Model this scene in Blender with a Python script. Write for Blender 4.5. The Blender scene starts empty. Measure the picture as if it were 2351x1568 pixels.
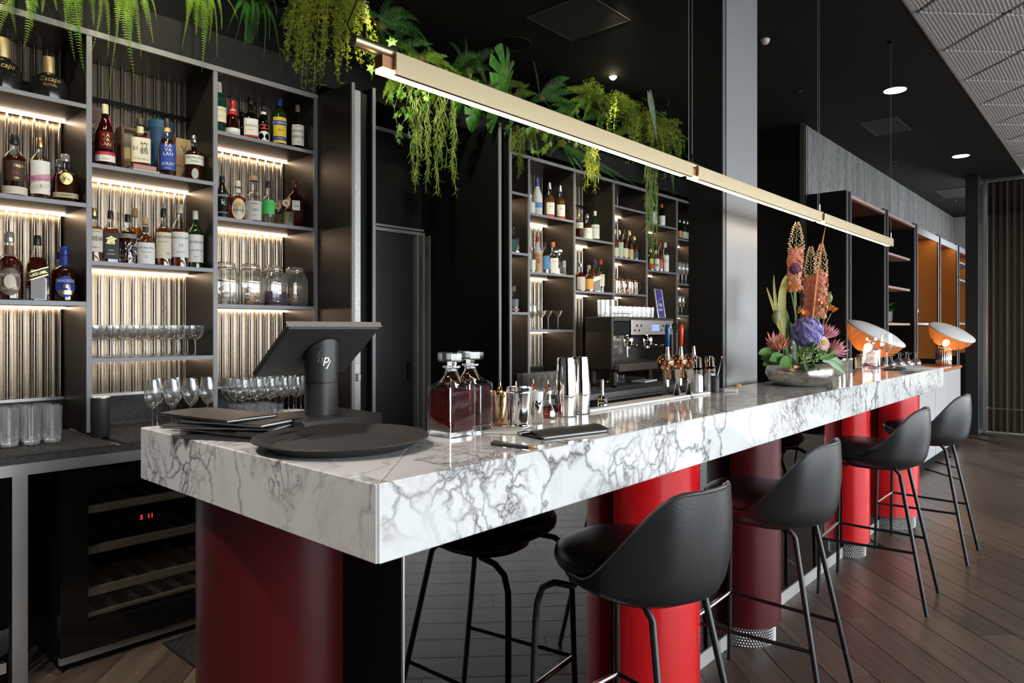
import bpy, bmesh, math, random
from mathutils import Vector, Matrix
random.seed(7)
R = random.Random(11)
C = bpy.context.scene.collection
sc = bpy.context.scene
PI = math.pi
# ------------------------------------------------------------------ camera
TH = math.radians(41.71); FPX = 1595.0; HZ = 754.5; CX = 1175.5; CAMZ = 1.38
cT, sT = math.cos(TH), math.sin(TH)
cam_d = bpy.data.cameras.new('camera'); cam = bpy.data.objects.new('camera', cam_d); C.objects.link(cam)
cam.location = (0, 0, CAMZ); cam.rotation_euler = (PI/2, 0, TH - PI/2)
cam_d.sensor_width = 36.0; cam_d.lens = 36.0*FPX/2351.0; cam_d.shift_y = -(784.0-HZ)/2351.0
cam_d.clip_start = 0.05; cam_d.clip_end = 200
sc.camera = cam
# ------------------------------------------------------------------ world, exposure
w = bpy.data.worlds.new('overcast_sky'); sc.world = w; w.use_nodes = True
bg = w.node_tree.nodes['Background']
bg.inputs['Color'].default_value = (0.90, 0.95, 1.0, 1); bg.inputs['Strength'].default_value = 7.0
sc.view_settings.view_transform = 'Standard'; sc.view_settings.look = 'None'
sc.view_settings.exposure = 0.70; sc.view_settings.gamma = 1.0
sc.view_settings.use_curve_mapping = False
sc.cycles.transparent_max_bounces = 40
sc.cycles.caustics_reflective = False; sc.cycles.caustics_refractive = False
sc.cycles.sample_clamp_indirect = 8.0
sc.cycles.use_denoising = True
sc.cycles.use_adaptive_sampling = True; sc.cycles.adaptive_threshold = 0.02
# daylight enters through the long window wall: portals only guide the sampling of the sky
def portal(loc, rot, sx, sy):
    l = bpy.data.lights.new('window_daylight', 'AREA'); l.shape = 'RECTANGLE'; l.size = sx; l.size_y = sy
    l.cycles.is_portal = True
    o = bpy.data.objects.new('window_daylight', l); C.objects.link(o); o.location = loc; o.rotation_euler = rot
    return o
portal((7.0, -4.40, 1.75), (PI/2, 0, 0), 14.8, 2.9)
portal((14.50, -1.6, 1.75), (PI/2, 0, PI/2), 5.0, 2.9)
# ------------------------------------------------------------------ pixel helpers (positions on real planes)
def ux(u, Y):
    a = (u-CX)/FPX
    return Y*(cT+a*sT)/(sT-a*cT)
def dep(X, Y): return X*cT+Y*sT
def zv(X, Y, v): return CAMZ+(HZ-v)/FPX*dep(X, Y)
def on(u, v, z):
    a = (u-CX)/FPX; D = FPX*(CAMZ-z)/(v-HZ)
    return (D*(cT+a*sT), D*(sT-a*cT))
def pt(u, v, Y):
    X = ux(u, Y); return Vector((X, Y, zv(X, Y, v)))
# ------------------------------------------------------------------ materials
MATS = {}
def _new(name):
    m = bpy.data.materials.new(name); m.use_nodes = True
    nt = m.node_tree; b = nt.nodes['Principled BSDF']; MATS[name] = m
    return m, nt, b
def pm(name, col, rough=0.5, metal=0.0, coat=0.0, spec=None, emit=None, es=0.0, noise=0.0, nscale=40.0, bump=0.0, sheen=0.0):
    if name in MATS: return MATS[name]
    m, nt, b = _new(name)
    b.inputs['Base Color'].default_value = (*col, 1); b.inputs['Roughness'].default_value = rough; b.inputs['Metallic'].default_value = metal
    if coat: b.inputs['Coat Weight'].default_value = coat; b.inputs['Coat Roughness'].default_value = 0.08
    if spec is not None: b.inputs['Specular IOR Level'].default_value = spec
    if emit: b.inputs['Emission Color'].default_value = (*emit, 1); b.inputs['Emission Strength'].default_value = es
    if noise or bump:
        tc = nt.nodes.new('ShaderNodeTexCoord'); n = nt.nodes.new('ShaderNodeTexNoise')
        n.inputs['Scale'].default_value = nscale; n.inputs['Detail'].default_value = 4
        nt.links.new(tc.outputs['Object'], n.inputs['Vector'])
        if noise:
            hsv = nt.nodes.new('ShaderNodeHueSaturation'); hsv.inputs['Color'].default_value = (*col, 1)
            mr = nt.nodes.new('ShaderNodeMapRange'); mr.inputs['To Min'].default_value = 1-noise; mr.inputs['To Max'].default_value = 1+noise
            nt.links.new(n.outputs['Fac'], mr.inputs['Value']); nt.links.new(mr.outputs[0], hsv.inputs['Value'])
            nt.links.new(hsv.outputs[0], b.inputs['Base Color'])
        if bump:
            bp = nt.nodes.new('ShaderNodeBump'); bp.inputs['Strength'].default_value = bump; bp.inputs['Distance'].default_value = 0.01
            nt.links.new(n.outputs['Fac'], bp.inputs['Height']); nt.links.new(bp.outputs[0], b.inputs['Normal'])
    return m
def emis(name, col, s):
    if name in MATS: return MATS[name]
    m = bpy.data.materials.new(name); m.use_nodes = True; nt = m.node_tree; nt.nodes.clear()
    e = nt.nodes.new('ShaderNodeEmission'); e.inputs[0].default_value = (*col, 1); e.inputs[1].default_value = s
    o = nt.nodes.new('ShaderNodeOutputMaterial'); nt.links.new(e.outputs[0], o.inputs[0]); MATS[name] = m
    return m
def clear(name, col=(0.96, 0.97, 0.97), lo=0.06, hi=0.75, blend=0.35, rough=0.02, gl=(1, 1, 1), body=None, bodyw=0.0):
    """thin-walled glass: see-through, reflecting more towards its edges"""
    if name in MATS: return MATS[name]
    m = bpy.data.materials.new(name); m.use_nodes = True; nt = m.node_tree; nt.nodes.clear()
    t = nt.nodes.new('ShaderNodeBsdfTransparent'); t.inputs[0].default_value = (*col, 1)
    g = nt.nodes.new('ShaderNodeBsdfGlossy'); g.inputs['Color'].default_value = (*gl, 1); g.inputs['Roughness'].default_value = rough
    lw = nt.nodes.new('ShaderNodeLayerWeight'); lw.inputs['Blend'].default_value = blend
    mr = nt.nodes.new('ShaderNodeMapRange'); mr.inputs['To Min'].default_value = lo; mr.inputs['To Max'].default_value = hi
    nt.links.new(lw.outputs['Facing'], mr.inputs['Value'])
    mx = nt.nodes.new('ShaderNodeMixShader'); nt.links.new(mr.outputs[0], mx.inputs[0])
    src = t.outputs[0]
    if body:
        d = nt.nodes.new('ShaderNodeBsdfDiffuse'); d.inputs[0].default_value = (*body, 1)
        m2 = nt.nodes.new('ShaderNodeMixShader'); m2.inputs[0].default_value = bodyw
        nt.links.new(t.outputs[0], m2.inputs[1]); nt.links.new(d.outputs[0], m2.inputs[2]); src = m2.outputs[0]
    nt.links.new(src, mx.inputs[1]); nt.links.new(g.outputs[0], mx.inputs[2])
    o = nt.nodes.new('ShaderNodeOutputMaterial'); nt.links.new(mx.outputs[0], o.inputs[0]); MATS[name] = m
    return m
def N(nt, t, **kw):
    n = nt.nodes.new(t)
    for k, v in kw.items():
        if k.startswith('i_'):
            n.inputs[k[2:].replace('_', ' ')].default_value = v
        else: setattr(n, k, v)
    return n
def ramp(nt, src, stops):
    r = nt.nodes.new('ShaderNodeValToRGB'); els = r.color_ramp.elements
    while len(els) < len(stops): els.new(0.5)
    for e, (p, c) in zip(els, stops): e.position = p; e.color = (*c, 1) if len(c) == 3 else c
    nt.links.new(src, r.inputs[0]); return r
def marble():
    m, nt, b = _new('white_veined_marble'); L = nt.links.new
    tc = N(nt, 'ShaderNodeTexCoord')
    n1 = N(nt, 'ShaderNodeTexNoise', i_Scale=2.8, i_Detail=6.0, i_Roughness=0.58)
    L(tc.outputs['Object'], n1.inputs['Vector'])
    sub = N(nt, 'ShaderNodeVectorMath', operation='SUBTRACT'); sub.inputs[1].default_value = (.5, .5, .5); L(n1.outputs['Color'], sub.inputs[0])
    sc_ = N(nt, 'ShaderNodeVectorMath', operation='SCALE'); sc_.inputs['Scale'].default_value = 0.46; L(sub.outputs[0], sc_.inputs[0])
    add = N(nt, 'ShaderNodeVectorMath', operation='ADD'); L(tc.outputs['Object'], add.inputs[0]); L(sc_.outputs[0], add.inputs[1])
    st = N(nt, 'ShaderNodeVectorMath', operation='MULTIPLY'); st.inputs[1].default_value = (1.0, 1.0, 0.62); L(add.outputs[0], st.inputs[0])
    v1 = N(nt, 'ShaderNodeTexVoronoi', feature='DISTANCE_TO_EDGE', i_Scale=5.6); L(st.outputs[0], v1.inputs['Vector'])
    v2 = N(nt, 'ShaderNodeTexVoronoi', feature='DISTANCE_TO_EDGE', i_Scale=21.0); L(st.outputs[0], v2.inputs['Vector'])
    r1 = ramp(nt, v1.outputs['Distance'], [(0.0, (1, 1, 1)), (0.012, (.62, .62, .62)), (0.055, (0, 0, 0))])
    r2 = ramp(nt, v2.outputs['Distance'], [(0.0, (1, 1, 1)), (0.05, (.45, .45, .45)), (0.16, (0, 0, 0))])
    nm = N(nt, 'ShaderNodeTexNoise', i_Scale=2.6, i_Detail=3.0); L(tc.outputs['Object'], nm.inputs['Vector'])
    k1 = ramp(nt, nm.outputs['Fac'], [(0.40, (.10, .10, .10)), (0.61, (1, 1, 1))])
    mp = N(nt, 'ShaderNodeMapping'); mp.inputs['Location'].default_value = (3.1, 7.7, 1.3); L(tc.outputs['Object'], mp.inputs[0])
    nm2 = N(nt, 'ShaderNodeTexNoise', i_Scale=3.4, i_Detail=4.0); L(mp.outputs[0], nm2.inputs['Vector'])
    k2 = ramp(nt, nm2.outputs['Fac'], [(0.51, (0, 0, 0)), (0.62, (1, 1, 1))])
    a = N(nt, 'ShaderNodeMath', operation='MULTIPLY'); L(r1.outputs[0], a.inputs[0]); L(k1.outputs[0], a.inputs[1])
    c = N(nt, 'ShaderNodeMath', operation='MULTIPLY'); L(r2.outputs[0], c.inputs[0]); L(k2.outputs[0], c.inputs[1])
    mxm = N(nt, 'ShaderNodeMath', operation='MAXIMUM'); L(a.outputs[0], mxm.inputs[0]); L(c.outputs[0], mxm.inputs[1])
    n3 = N(nt, 'ShaderNodeTexNoise', i_Scale=11.0, i_Detail=6.0); L(st.outputs[0], n3.inputs['Vector'])
    k3 = ramp(nt, n3.outputs['Fac'], [(0.5, (0, 0, 0)), (0.9, (.3, .3, .3))])
    sm = N(nt, 'ShaderNodeMath', operation='ADD', use_clamp=True); L(mxm.outputs[0], sm.inputs[0]); L(k3.outputs[0], sm.inputs[1])
    mix = N(nt, 'ShaderNodeMix', data_type='RGBA'); L(sm.outputs[0], mix.inputs['Factor'])
    mix.inputs['A'].default_value = (.80, .80, .79, 1); mix.inputs['B'].default_value = (.14, .135, .14, 1)
    L(mix.outputs['Result'], b.inputs['Base Color']); b.inputs['Roughness'].default_value = 0.07
    return m
def wood(name, base, dark, rough=0.35, scale=1.0, objrand=0.5, axis=0):
    m, nt, b = _new(name); L = nt.links.new
    tc = N(nt, 'ShaderNodeTexCoord'); oi = N(nt, 'ShaderNodeObjectInfo')
    cb = N(nt, 'ShaderNodeCombineXYZ'); 
    mul = N(nt, 'ShaderNodeMath', operation='MULTIPLY'); mul.inputs[1].default_value = 37.0; L(oi.outputs['Random'], mul.inputs[0])
    L(mul.outputs[0], cb.inputs[0]); L(mul.outputs[0], cb.inputs[1])
    ad = N(nt, 'ShaderNodeVectorMath', operation='ADD'); L(tc.outputs['Object'], ad.inputs[0]); L(cb.outputs[0], ad.inputs[1])
    mp = N(nt, 'ShaderNodeMapping'); s = [22.0*scale]*3; s[axis] = 1.3*scale; mp.inputs['Scale'].default_value = s; L(ad.outputs[0], mp.inputs[0])
    n = N(nt, 'ShaderNodeTexNoise', i_Scale=1.6, i_Detail=7.0, i_Roughness=0.62, i_Distortion=0.8); L(mp.outputs[0], n.inputs['Vector'])
    r = ramp(nt, n.outputs['Fac'], [(0.3, dark), (0.7, base)])
    hs = N(nt, 'ShaderNodeHueSaturation'); mr = N(nt, 'ShaderNodeMapRange'); mr.inputs['To Min'].default_value = 1-objrand; mr.inputs['To Max'].default_value = 1+objrand
    L(oi.outputs['Random'], mr.inputs['Value']); L(mr.outputs[0], hs.inputs['Value']); L(r.outputs[0], hs.inputs['Color']); L(hs.outputs[0], b.inputs['Base Color'])
    b.inputs['Roughness'].default_value = rough
    bp = N(nt, 'ShaderNodeBump', i_Strength=0.25, i_Distance=0.004); L(n.outputs['Fac'], bp.inputs['Height']); L(bp.outputs[0], b.inputs['Normal'])
    return m
def concrete():
    m, nt, b = _new('board_marked_concrete'); L = nt.links.new
    tc = N(nt, 'ShaderNodeTexCoord'); mp = N(nt, 'ShaderNodeMapping'); mp.inputs['Scale'].default_value = (5.0, 1, .5); L(tc.outputs['Object'], mp.inputs[0])
    n = N(nt, 'ShaderNodeTexNoise', i_Scale=1.3, i_Detail=3.0); L(mp.outputs[0], n.inputs['Vector'])
    n2 = N(nt, 'ShaderNodeTexNoise', i_Scale=14.0, i_Detail=5.0); L(tc.outputs['Object'], n2.inputs['Vector'])
    mx = N(nt, 'ShaderNodeMix', data_type='FLOAT'); mx.inputs['Factor'].default_value = 0.4
    L(n.outputs['Fac'], mx.inputs['A']); L(n2.outputs['Fac'], mx.inputs['B'])
    r = ramp(nt, mx.outputs['Result'], [(0.32, (.13, .13, .13)), (0.66, (.36, .36, .355))])
    L(r.outputs[0], b.inputs['Base Color']); b.inputs['Roughness'].default_value = 0.85
    return m
def striped(name, c1, c2, scale, axis, rough=0.5, bump=0.5):
    m, nt, b = _new(name); L = nt.links.new
    tc = N(nt, 'ShaderNodeTexCoord'); wv = N(nt, 'ShaderNodeTexWave', i_Scale=scale); wv.bands_direction = axis
    L(tc.outputs['Object'], wv.inputs['Vector'])
    r = ramp(nt, wv.outputs['Fac'], [(0.35, c1), (0.6, c2)]); L(r.outputs[0], b.inputs['Base Color']); b.inputs['Roughness'].default_value = rough
    bp = N(nt, 'ShaderNodeBump', i_Strength=bump, i_Distance=0.004); L(wv.outputs['Fac'], bp.inputs['Height']); L(bp.outputs[0], b.inputs['Normal'])
    return m
def checker(name, c1, c2, scale, rough=0.4, metal=0.0):
    m, nt, b = _new(name); L = nt.links.new
    tc = N(nt, 'ShaderNodeTexCoord'); mp = N(nt, 'ShaderNodeMapping'); mp.inputs['Rotation'].default_value = (0, 0, PI/4); L(tc.outputs['UV'], mp.inputs[0])
    ck = N(nt, 'ShaderNodeTexChecker', i_Scale=scale); L(mp.outputs[0], ck.inputs[0])
    ck.inputs[1].default_value = (*c1, 1); ck.inputs[2].default_value = (*c2, 1)
    L(ck.outputs[0], b.inputs['Base Color']); b.inputs['Roughness'].default_value = rough; b.inputs['Metallic'].default_value = metal
    bp = N(nt, 'ShaderNodeBump', i_Strength=0.6, i_Distance=0.003); L(ck.outputs['Fac'], bp.inputs['Height']); L(bp.outputs[0], b.inputs['Normal'])
    return m
M_MARBLE = marble()
M_FLOOR = wood('dark_oak_floor', (.150, .110, .084), (.066, .048, .037), rough=0.34, objrand=0.28)
M_BLACK = pm('matt_black_paint', (.004, .004, .0045), 0.6, spec=.2)
M_CEIL = pm('black_plaster', (.016, .016, .016), 0.8, noise=.15, spec=.2)
M_DARK = pm('charcoal_panel', (.017, .018, .020), 0.45, noise=.08, spec=.3)
M_BRONZE = pm('dark_bronze_sheet', (.050, .042, .033), 0.40, 0.5, noise=.2, nscale=60)
M_EDGE = pm('grey_steel_edge', (.22, .22, .235), 0.45, 0.3)
M_CORR = pm('corrugated_steel', (.46, .40, .33), 0.24, 1.0)
M_STEEL = pm('brushed_steel', (.62, .61, .60), 0.28, 1.0, noise=.08, nscale=90)
M_CHROME = pm('polished_silver', (.88, .85, .82), 0.06, 1.0)
M_COPPER = pm('polished_copper', (.85, .45, .28), 0.12, 1.0)
M_BRASS = pm('satin_brass', (.60, .49, .31), 0.36, 1.0)
M_LED = emis('warm_led', (1.0, .74, .52), 11.0)
M_LEDP = emis('pendant_led', (1.0, .70, .36), 7.0)
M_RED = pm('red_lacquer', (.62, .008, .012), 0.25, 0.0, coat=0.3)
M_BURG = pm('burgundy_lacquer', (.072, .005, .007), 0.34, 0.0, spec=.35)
M_KNURL = checker('knurled_steel', (.55, .54, .53), (.08, .08, .08), 26, 0.35, 0.9)
M_MIRROR = pm('smoked_mirror', (.105, .100, .095), 0.03, 1.0)
M_LEATHER = pm('black_leather', (.020, .020, .021), 0.33, bump=0.06, nscale=220)
M_TUBE = pm('black_steel_tube', (.018, .020, .021), 0.35, 0.4)
M_PLASTIC = pm('black_plastic', (.03, .03, .03), 0.45)
M_POS = pm('anthracite_plastic', (.035, .034, .034), 0.42, noise=.1, nscale=120)
M_RUBBER = pm('black_rubber', (.018, .018, .018), 0.55)
M_STONE = pm('dark_granite', (.05, .048, .045), 0.25, noise=.9, nscale=55)
M_CONC = concrete()
M_GREY = pm('blue_grey_column_paint', (.29, .295, .31), 0.30, noise=.03)
M_GLASS = clear('clear_glass', body=(.9, .9, .9), bodyw=.035)
M_RIB = clear('ribbed_clear_glass', (.97, .97, .97), .10, .85, .45, .04, body=(.92, .92, .92), bodyw=.10)
M_GLASSB = clear('bottle_glass', (.93, .94, .93), .05, .55, .30)
M_PAPER = pm('white_paper', (.82, .81, .79), 0.7)
M_LINEN = pm('white_linen', (.78, .76, .73), 0.9)
M_CREAM = pm('cream_label', (.72, .66, .52), 0.6)
M_WHITE = pm('white_label', (.80, .79, .76), 0.55)
M_INK = pm('black_ink', (.015, .015, .015), 0.6)
M_GOLD = pm('gold_foil', (.80, .58, .22), 0.28, 1.0)
M_SILV = pm('silver_foil', (.75, .75, .76), 0.25, 1.0)
M_CORK = pm('cork', (.42, .27, .15), 0.8, noise=.2)
# ------------------------------------------------------------------ mesh helpers
class MB:
    def __init__(s): s.v = []; s.f = []; s.mi = []; s.uv = None
    def add(s, vs, fs, mi=0):
        o = len(s.v); s.v += [tuple(v) for v in vs]; s.f += [tuple(i+o for i in f) for f in fs]; s.mi += [mi]*len(fs); return s
    def box(s, x0, x1, y0, y1, z0, z1, mi=0):
        return s.add([(x0,y0,z0),(x1,y0,z0),(x1,y1,z0),(x0,y1,z0),(x0,y0,z1),(x1,y0,z1),(x1,y1,z1),(x0,y1,z1)],
            [(3,2,1,0),(4,5,6,7),(0,1,5,4),(1,2,6,5),(2,3,7,6),(3,0,4,7)], mi)
    def cbox(s, x0, x1, y0, y1, z0, z1, c=0.004, mi=0):
        """box with chamfered edges (24 vertices)"""
        bm = bmesh.new(); bmesh.ops.create_cube(bm, size=1)
        for v in bm.verts: v.co = Vector(((x0+x1)/2+v.co.x*(x1-x0), (y0+y1)/2+v.co.y*(y1-y0), (z0+z1)/2+v.co.z*(z1-z0)))
        bmesh.ops.bevel(bm, geom=list(bm.edges), offset=c, segments=1, affect='EDGES', profile=.5)
        return s.bm(bm, mi)
    def bm(s, bm, mi=0):
        bm.verts.index_update(); s.add([v.co[:] for v in bm.verts], [[v.index for v in f.verts] for f in bm.faces], mi); bm.free(); return s
    def lathe(s, prof, n=24, cx=0, cy=0, p=None, cap=True, mi=0, ribs=0, ribd=0.0):
        """prof: (r, z[, squareness]) from bottom to top; p: superellipse exponent"""
        o = len(s.v); m = len(prof)
        for q in prof:
            r, z = q[0], q[1]; pe = q[2] if len(q) > 2 else p
            for i in range(n):
                a = 2*PI*i/n; c_, s_ = math.cos(a), math.sin(a); k = 1.0
                if pe and pe > 2: k = 1.0/((abs(c_)**pe+abs(s_)**pe)**(1.0/pe))
                if ribs: k *= 1+ribd*math.cos(ribs*a)
                s.v.append((cx+r*k*c_, cy+r*k*s_, z))
        for j in range(m-1):
            for i in range(n):
                i2 = (i+1) % n
                s.f.append((o+j*n+i, o+j*n+i2, o+(j+1)*n+i2, o+(j+1)*n+i)); s.mi.append(mi)
        if cap:
            s.f.append(tuple(o+i for i in reversed(range(n)))); s.f.append(tuple(o+(m-1)*n+i for i in range(n))); s.mi += [mi, mi]
        return s
    def tube(s, pts, r, n=8, mi=0, cap=True, r2=None):
        pts = [Vector(p) for p in pts]; o = len(s.v); m = len(pts); up = None
        for j, p in enumerate(pts):
            t = (pts[min(j+1, m-1)]-pts[max(j-1, 0)]).normalized()
            if up is None:
                up = Vector((0, 0, 1)) if abs(t.z) < .9 else Vector((1, 0, 0))
            x = t.cross(up).normalized(); y = x.cross(t).normalized(); up = y
            rr = r if r2 is None else r+(r2-r)*j/(m-1)
            for i in range(n):
                a = 2*PI*i/n; s.v.append(tuple(p+x*(rr*math.cos(a))+y*(rr*math.sin(a))))
        for j in range(m-1):
            for i in range(n):
                i2 = (i+1) % n; s.f.append((o+j*n+i, o+j*n+i2, o+(j+1)*n+i2, o+(j+1)*n+i)); s.mi.append(mi)
        if cap:
            s.f.append(tuple(o+i for i in reversed(range(n)))); s.f.append(tuple(o+(m-1)*n+i for i in range(n))); s.mi += [mi, mi]
        return s
    def prism(s, poly, z0, z1, mi=0):
        n = len(poly); o = len(s.v)
        s.v += [(x, y, z0) for x, y in poly]+[(x, y, z1) for x, y in poly]
        s.f.append(tuple(o+i for i in reversed(range(n)))); s.f.append(tuple(o+n+i for i in range(n)))
        for i in range(n):
            j = (i+1) % n; s.f.append((o+i, o+j, o+n+j, o+n+i))
        s.mi += [mi]*(n+2); return s
    def xf(s, M, start=0):
        s.v[start:] = [tuple(M @ Vector(v)) for v in s.v[start:]]; return s
    def mesh(s, name, mats, smooth=35):
        me = bpy.data.meshes.new(name); me.from_pydata(s.v, [], s.f)
        for m in (mats if isinstance(mats, (list, tuple)) else [mats]): me.materials.append(m)
        if isinstance(mats, (list, tuple)) and len(mats) > 1: me.polygons.foreach_set('material_index', s.mi)
        if smooth:
            me.polygons.foreach_set('use_smooth', [True]*len(me.polygons))
            me.set_sharp_from_angle(angle=math.radians(smooth))
        me.update(); return me
def link(name, me, parent=None, loc=None):
    o = bpy.data.objects.new(name, me); C.objects.link(o)
    if parent: o.parent = parent
    if loc is not None: o.location = loc
    return o
def part(name, mb, mat, parent, smooth=35): return link(name, mb.mesh(name, mat, smooth), parent)
def tag(o, label, cat, group=None):
    o['label'] = label; o['category'] = cat
    if group: o['group'] = group
    return o
def thing(name, label, cat, loc=(0, 0, 0), rz=0.0, group=None):
    o = bpy.data.objects.new(name, None); C.objects.link(o); o.empty_display_size = .05
    o.location = loc; o.rotation_euler = (0, 0, rz); return tag(o, label, cat, group)
def single(name, mb, mat, label, cat, loc=(0, 0, 0), rz=0.0, group=None, smooth=35):
    o = link(name, mb.mesh(name, mat, smooth)); o.location = loc; o.rotation_euler = (0, 0, rz); return tag(o, label, cat, group)
def struct(name, mb, mat, smooth=0):
    o = link(name, mb.mesh(name, mat, smooth)); o['kind'] = 'structure'; return o
def dup(root, loc, rz=None, label=None, sc_=None):
    r = root.copy(); C.objects.link(r); r.location = loc
    if rz is not None: r.rotation_euler = (0, 0, rz)
    if sc_: r.scale = (sc_,)*3
    if label: r['label'] = label
    for ch in root.children:
        c = ch.copy(); C.objects.link(c); c.parent = r
        for g in ch.children:
            d = g.copy(); C.objects.link(d); d.parent = c
    return r
TXT = {}
def text_data(body, size, shear=0.0, spacing=1.0):
    key = (body, size, shear, spacing)
    if key in TXT: return TXT[key]
    cu = bpy.data.curves.new('t', 'FONT'); cu.body = body; cu.size = size; cu.align_x = 'CENTER'; cu.align_y = 'CENTER'
    cu.resolution_u = 2; cu.shear = shear; cu.space_character = spacing; cu.space_line = .85
    o = bpy.data.objects.new('t', cu); C.objects.link(o)
    me = o.to_mesh(); vs = [v.co[:] for v in me.vertices]; fs = [tuple(p.vertices) for p in me.polygons]
    o.to_mesh_clear(); bpy.data.objects.remove(o); bpy.data.curves.remove(cu)
    TXT[key] = (vs, fs); return TXT[key]
def flat_text(body, size, M, shear=0.0, spacing=1.0, mb=None):
    vs, fs = text_data(body, size, shear, spacing); mb = mb or MB()
    return mb.add([tuple(M @ Vector(v)) for v in vs], fs)
# ================================================================== THE SETTING
ZC = 3.375                                           # black ceiling
fl = struct('floor', MB().box(-3.6, 15.2, -4.6, 4.1, -0.10, -0.012), M_FLOOR)
# diagonal oak planks
PW, PL = 0.17, 2.0
pk = MB().cbox(-PL/2+.0008, PL/2-.0008, -PW/2+.0009, PW/2-.0009, -0.0119, 0.0, 0.0016).mesh('plank', M_FLOOR, 0)
e1 = Vector((1, 1, 0)).normalized(); e2 = Vector((-1, 1, 0)).normalized()
npk = 0
for j in range(-60, 60):
    for i in range(-12, 12):
        c = e1*((i+((j*0.37) % 1.0))*PL+.35)+e2*(j*PW+.024)
        ok = (0.2 < c.x < 11.6 and -2.6 < c.y < 1.9) or (-.3 < c.x < 2.2 and 1.8 < c.y < 3.6)
        # keep planks the camera (or the mirror) shows
        if ok and npk < 298:
            o = link('plank', pk, fl, (c.x, c.y, 0)); o.rotation_euler = (0, 0, PI/4); npk += 1
cl = struct('ceiling', MB().box(-3.6, 15.2, 1.04, 4.1, ZC, ZC+.03), M_CEIL)
up = struct('ceiling', MB().box(-3.6, 15.2, -4.6, 4.1, ZC+.12, ZC+.2), M_BLACK)
# pale slatted ceiling tiles over the seating side
M_TILE = striped('slatted_ceiling_tile', (.45, .45, .45), (.95, .94, .93), 14.0, 'Y', 0.6, 0.3)
TS = 0.583
tl = MB().cbox(-TS/2+.012, TS/2-.012, -TS/2+.012, TS/2-.012, 0, .02, .003).mesh('ceiling_tile', M_TILE, 0)
# the stripes run across each square, so turn them with a second UV-free copy: tile mesh pre-rotated 45 degrees
tv = MB(); b0 = MB().cbox(-TS/2+.014, TS/2-.014, -TS/2+.014, TS/2-.014, 0, .02, .003); b0.xf(Matrix.Rotation(PI/4, 4, 'Z'))
tl = b0.mesh('ceiling_tile', M_TILE, 0)
dg = TS*math.sqrt(2)
for i in range(-3, 19):
    for j in range(0, 13):
        x = 5.49+(i-1)*dg/1.0*1.0+(dg/2 if j % 2 else 0); y = 1.022-j*dg/2
        if x < 3.2 or x > 14.6: continue
        link('ceiling_tile', tl, up, (x, y, ZC+.045))
struct('trim_1', MB().box(-3.6, 15.2, 1.030, 1.040, ZC-.004, ZC+.045), M_STEEL)
struct('wall_back', MB().box(-3.6, 7.4, 3.95, 4.1, 0, ZC), M_BLACK)
struct('wall_return', MB().box(6.90, 7.0, 2.378, 3.3, 0, ZC).box(7.0, 7.3, 3.2, 3.3, 0, ZC).box(7.2, 7.3, 3.3, 3.95, 0, ZC), M_BLACK)
struct('trim_2', MB().box(6.885, 6.899, 2.36, 2.40, 0, ZC), pm('dark_bronze_trim', (.06, .055, .04), .4))
wc = struct('wall_concrete', MB().box(7.001, 14.6, 2.378, 2.5, 0, ZC), M_CONC)
for i in range(21):                                    # board-marked concrete panels
    x0 = 7.03+i*.36
    q = MB().cbox(x0+.0015, x0+.3585, 2.366, 2.3778, 2.0, ZC-.012, .003)
    link('concrete_board', q.mesh('concrete_board', M_CONC, 0), wc)
struct('wall_far', MB().box(14.6, 14.75, 1.0, 4.1, 0, ZC+.2).box(14.6, 14.75, -4.6, 1.0, 0, .28).box(14.6, 14.75, -4.6, 1.0, 3.22, ZC+.2), pm('pale_far_wall', (.55, .54, .52), .8))
struct('wall_left', MB().box(-3.6, -3.5, -4.6, 4.1, 0, ZC+.2), pm('grey_wall', (.30, .29, .28), .8))
wr = struct('wall_right', MB().box(-3.6, 15.2, -4.6, -4.5, 0, .28).box(-3.6, 15.2, -4.6, -4.5, 3.22, ZC+.2).box(-3.6, -.5, -4.6, -4.5, .28, 3.22), M_DARK)
M_PANE = clear('window_pane', (.97, .98, .98), .03, .4, .3)
for i in range(10):
    x0 = -.5+i*1.5
    o = struct('window_%d' % (i+1), MB().box(x0, x0+.06, -4.58, -4.5, .28, 3.22).box(x0+1.44, x0+1.5, -4.58, -4.5, .28, 3.22).box(x0+.06, x0+1.44, -4.58, -4.5, .28, .34).box(x0+.06, x0+1.44, -4.58, -4.5, 3.16, 3.22), M_DARK)
    link('pane', MB().box(x0+.06, x0+1.44, -4.55, -4.54, .34, 3.16).mesh('pane', M_PANE, 0), o)
for i in range(4):
    y0 = -4.5+i*1.375
    o = struct('window_%d' % (i+11), MB().box(14.62, 14.7, y0, y0+.06, .28, 3.22).box(14.62, 14.7, y0+1.315, y0+1.375, .28, 3.22).box(14.62, 14.7, y0+.06, y0+1.315, .28, .34).box(14.62, 14.7, y0+.06, y0+1.315, 3.16, 3.22), M_DARK)
    link('pane', MB().box(14.66, 14.67, y0+.06, y0+1.315, .34, 3.16).mesh('pane', M_PANE, 0), o)
g = single('pavement', MB().box(-30, 40, -40, -4.6, -.3, -.1), pm('grey_paving', (.32, .31, .30), .9), 'grey paving outside the window wall', 'pavement'); g['kind'] = 'structure'
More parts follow.
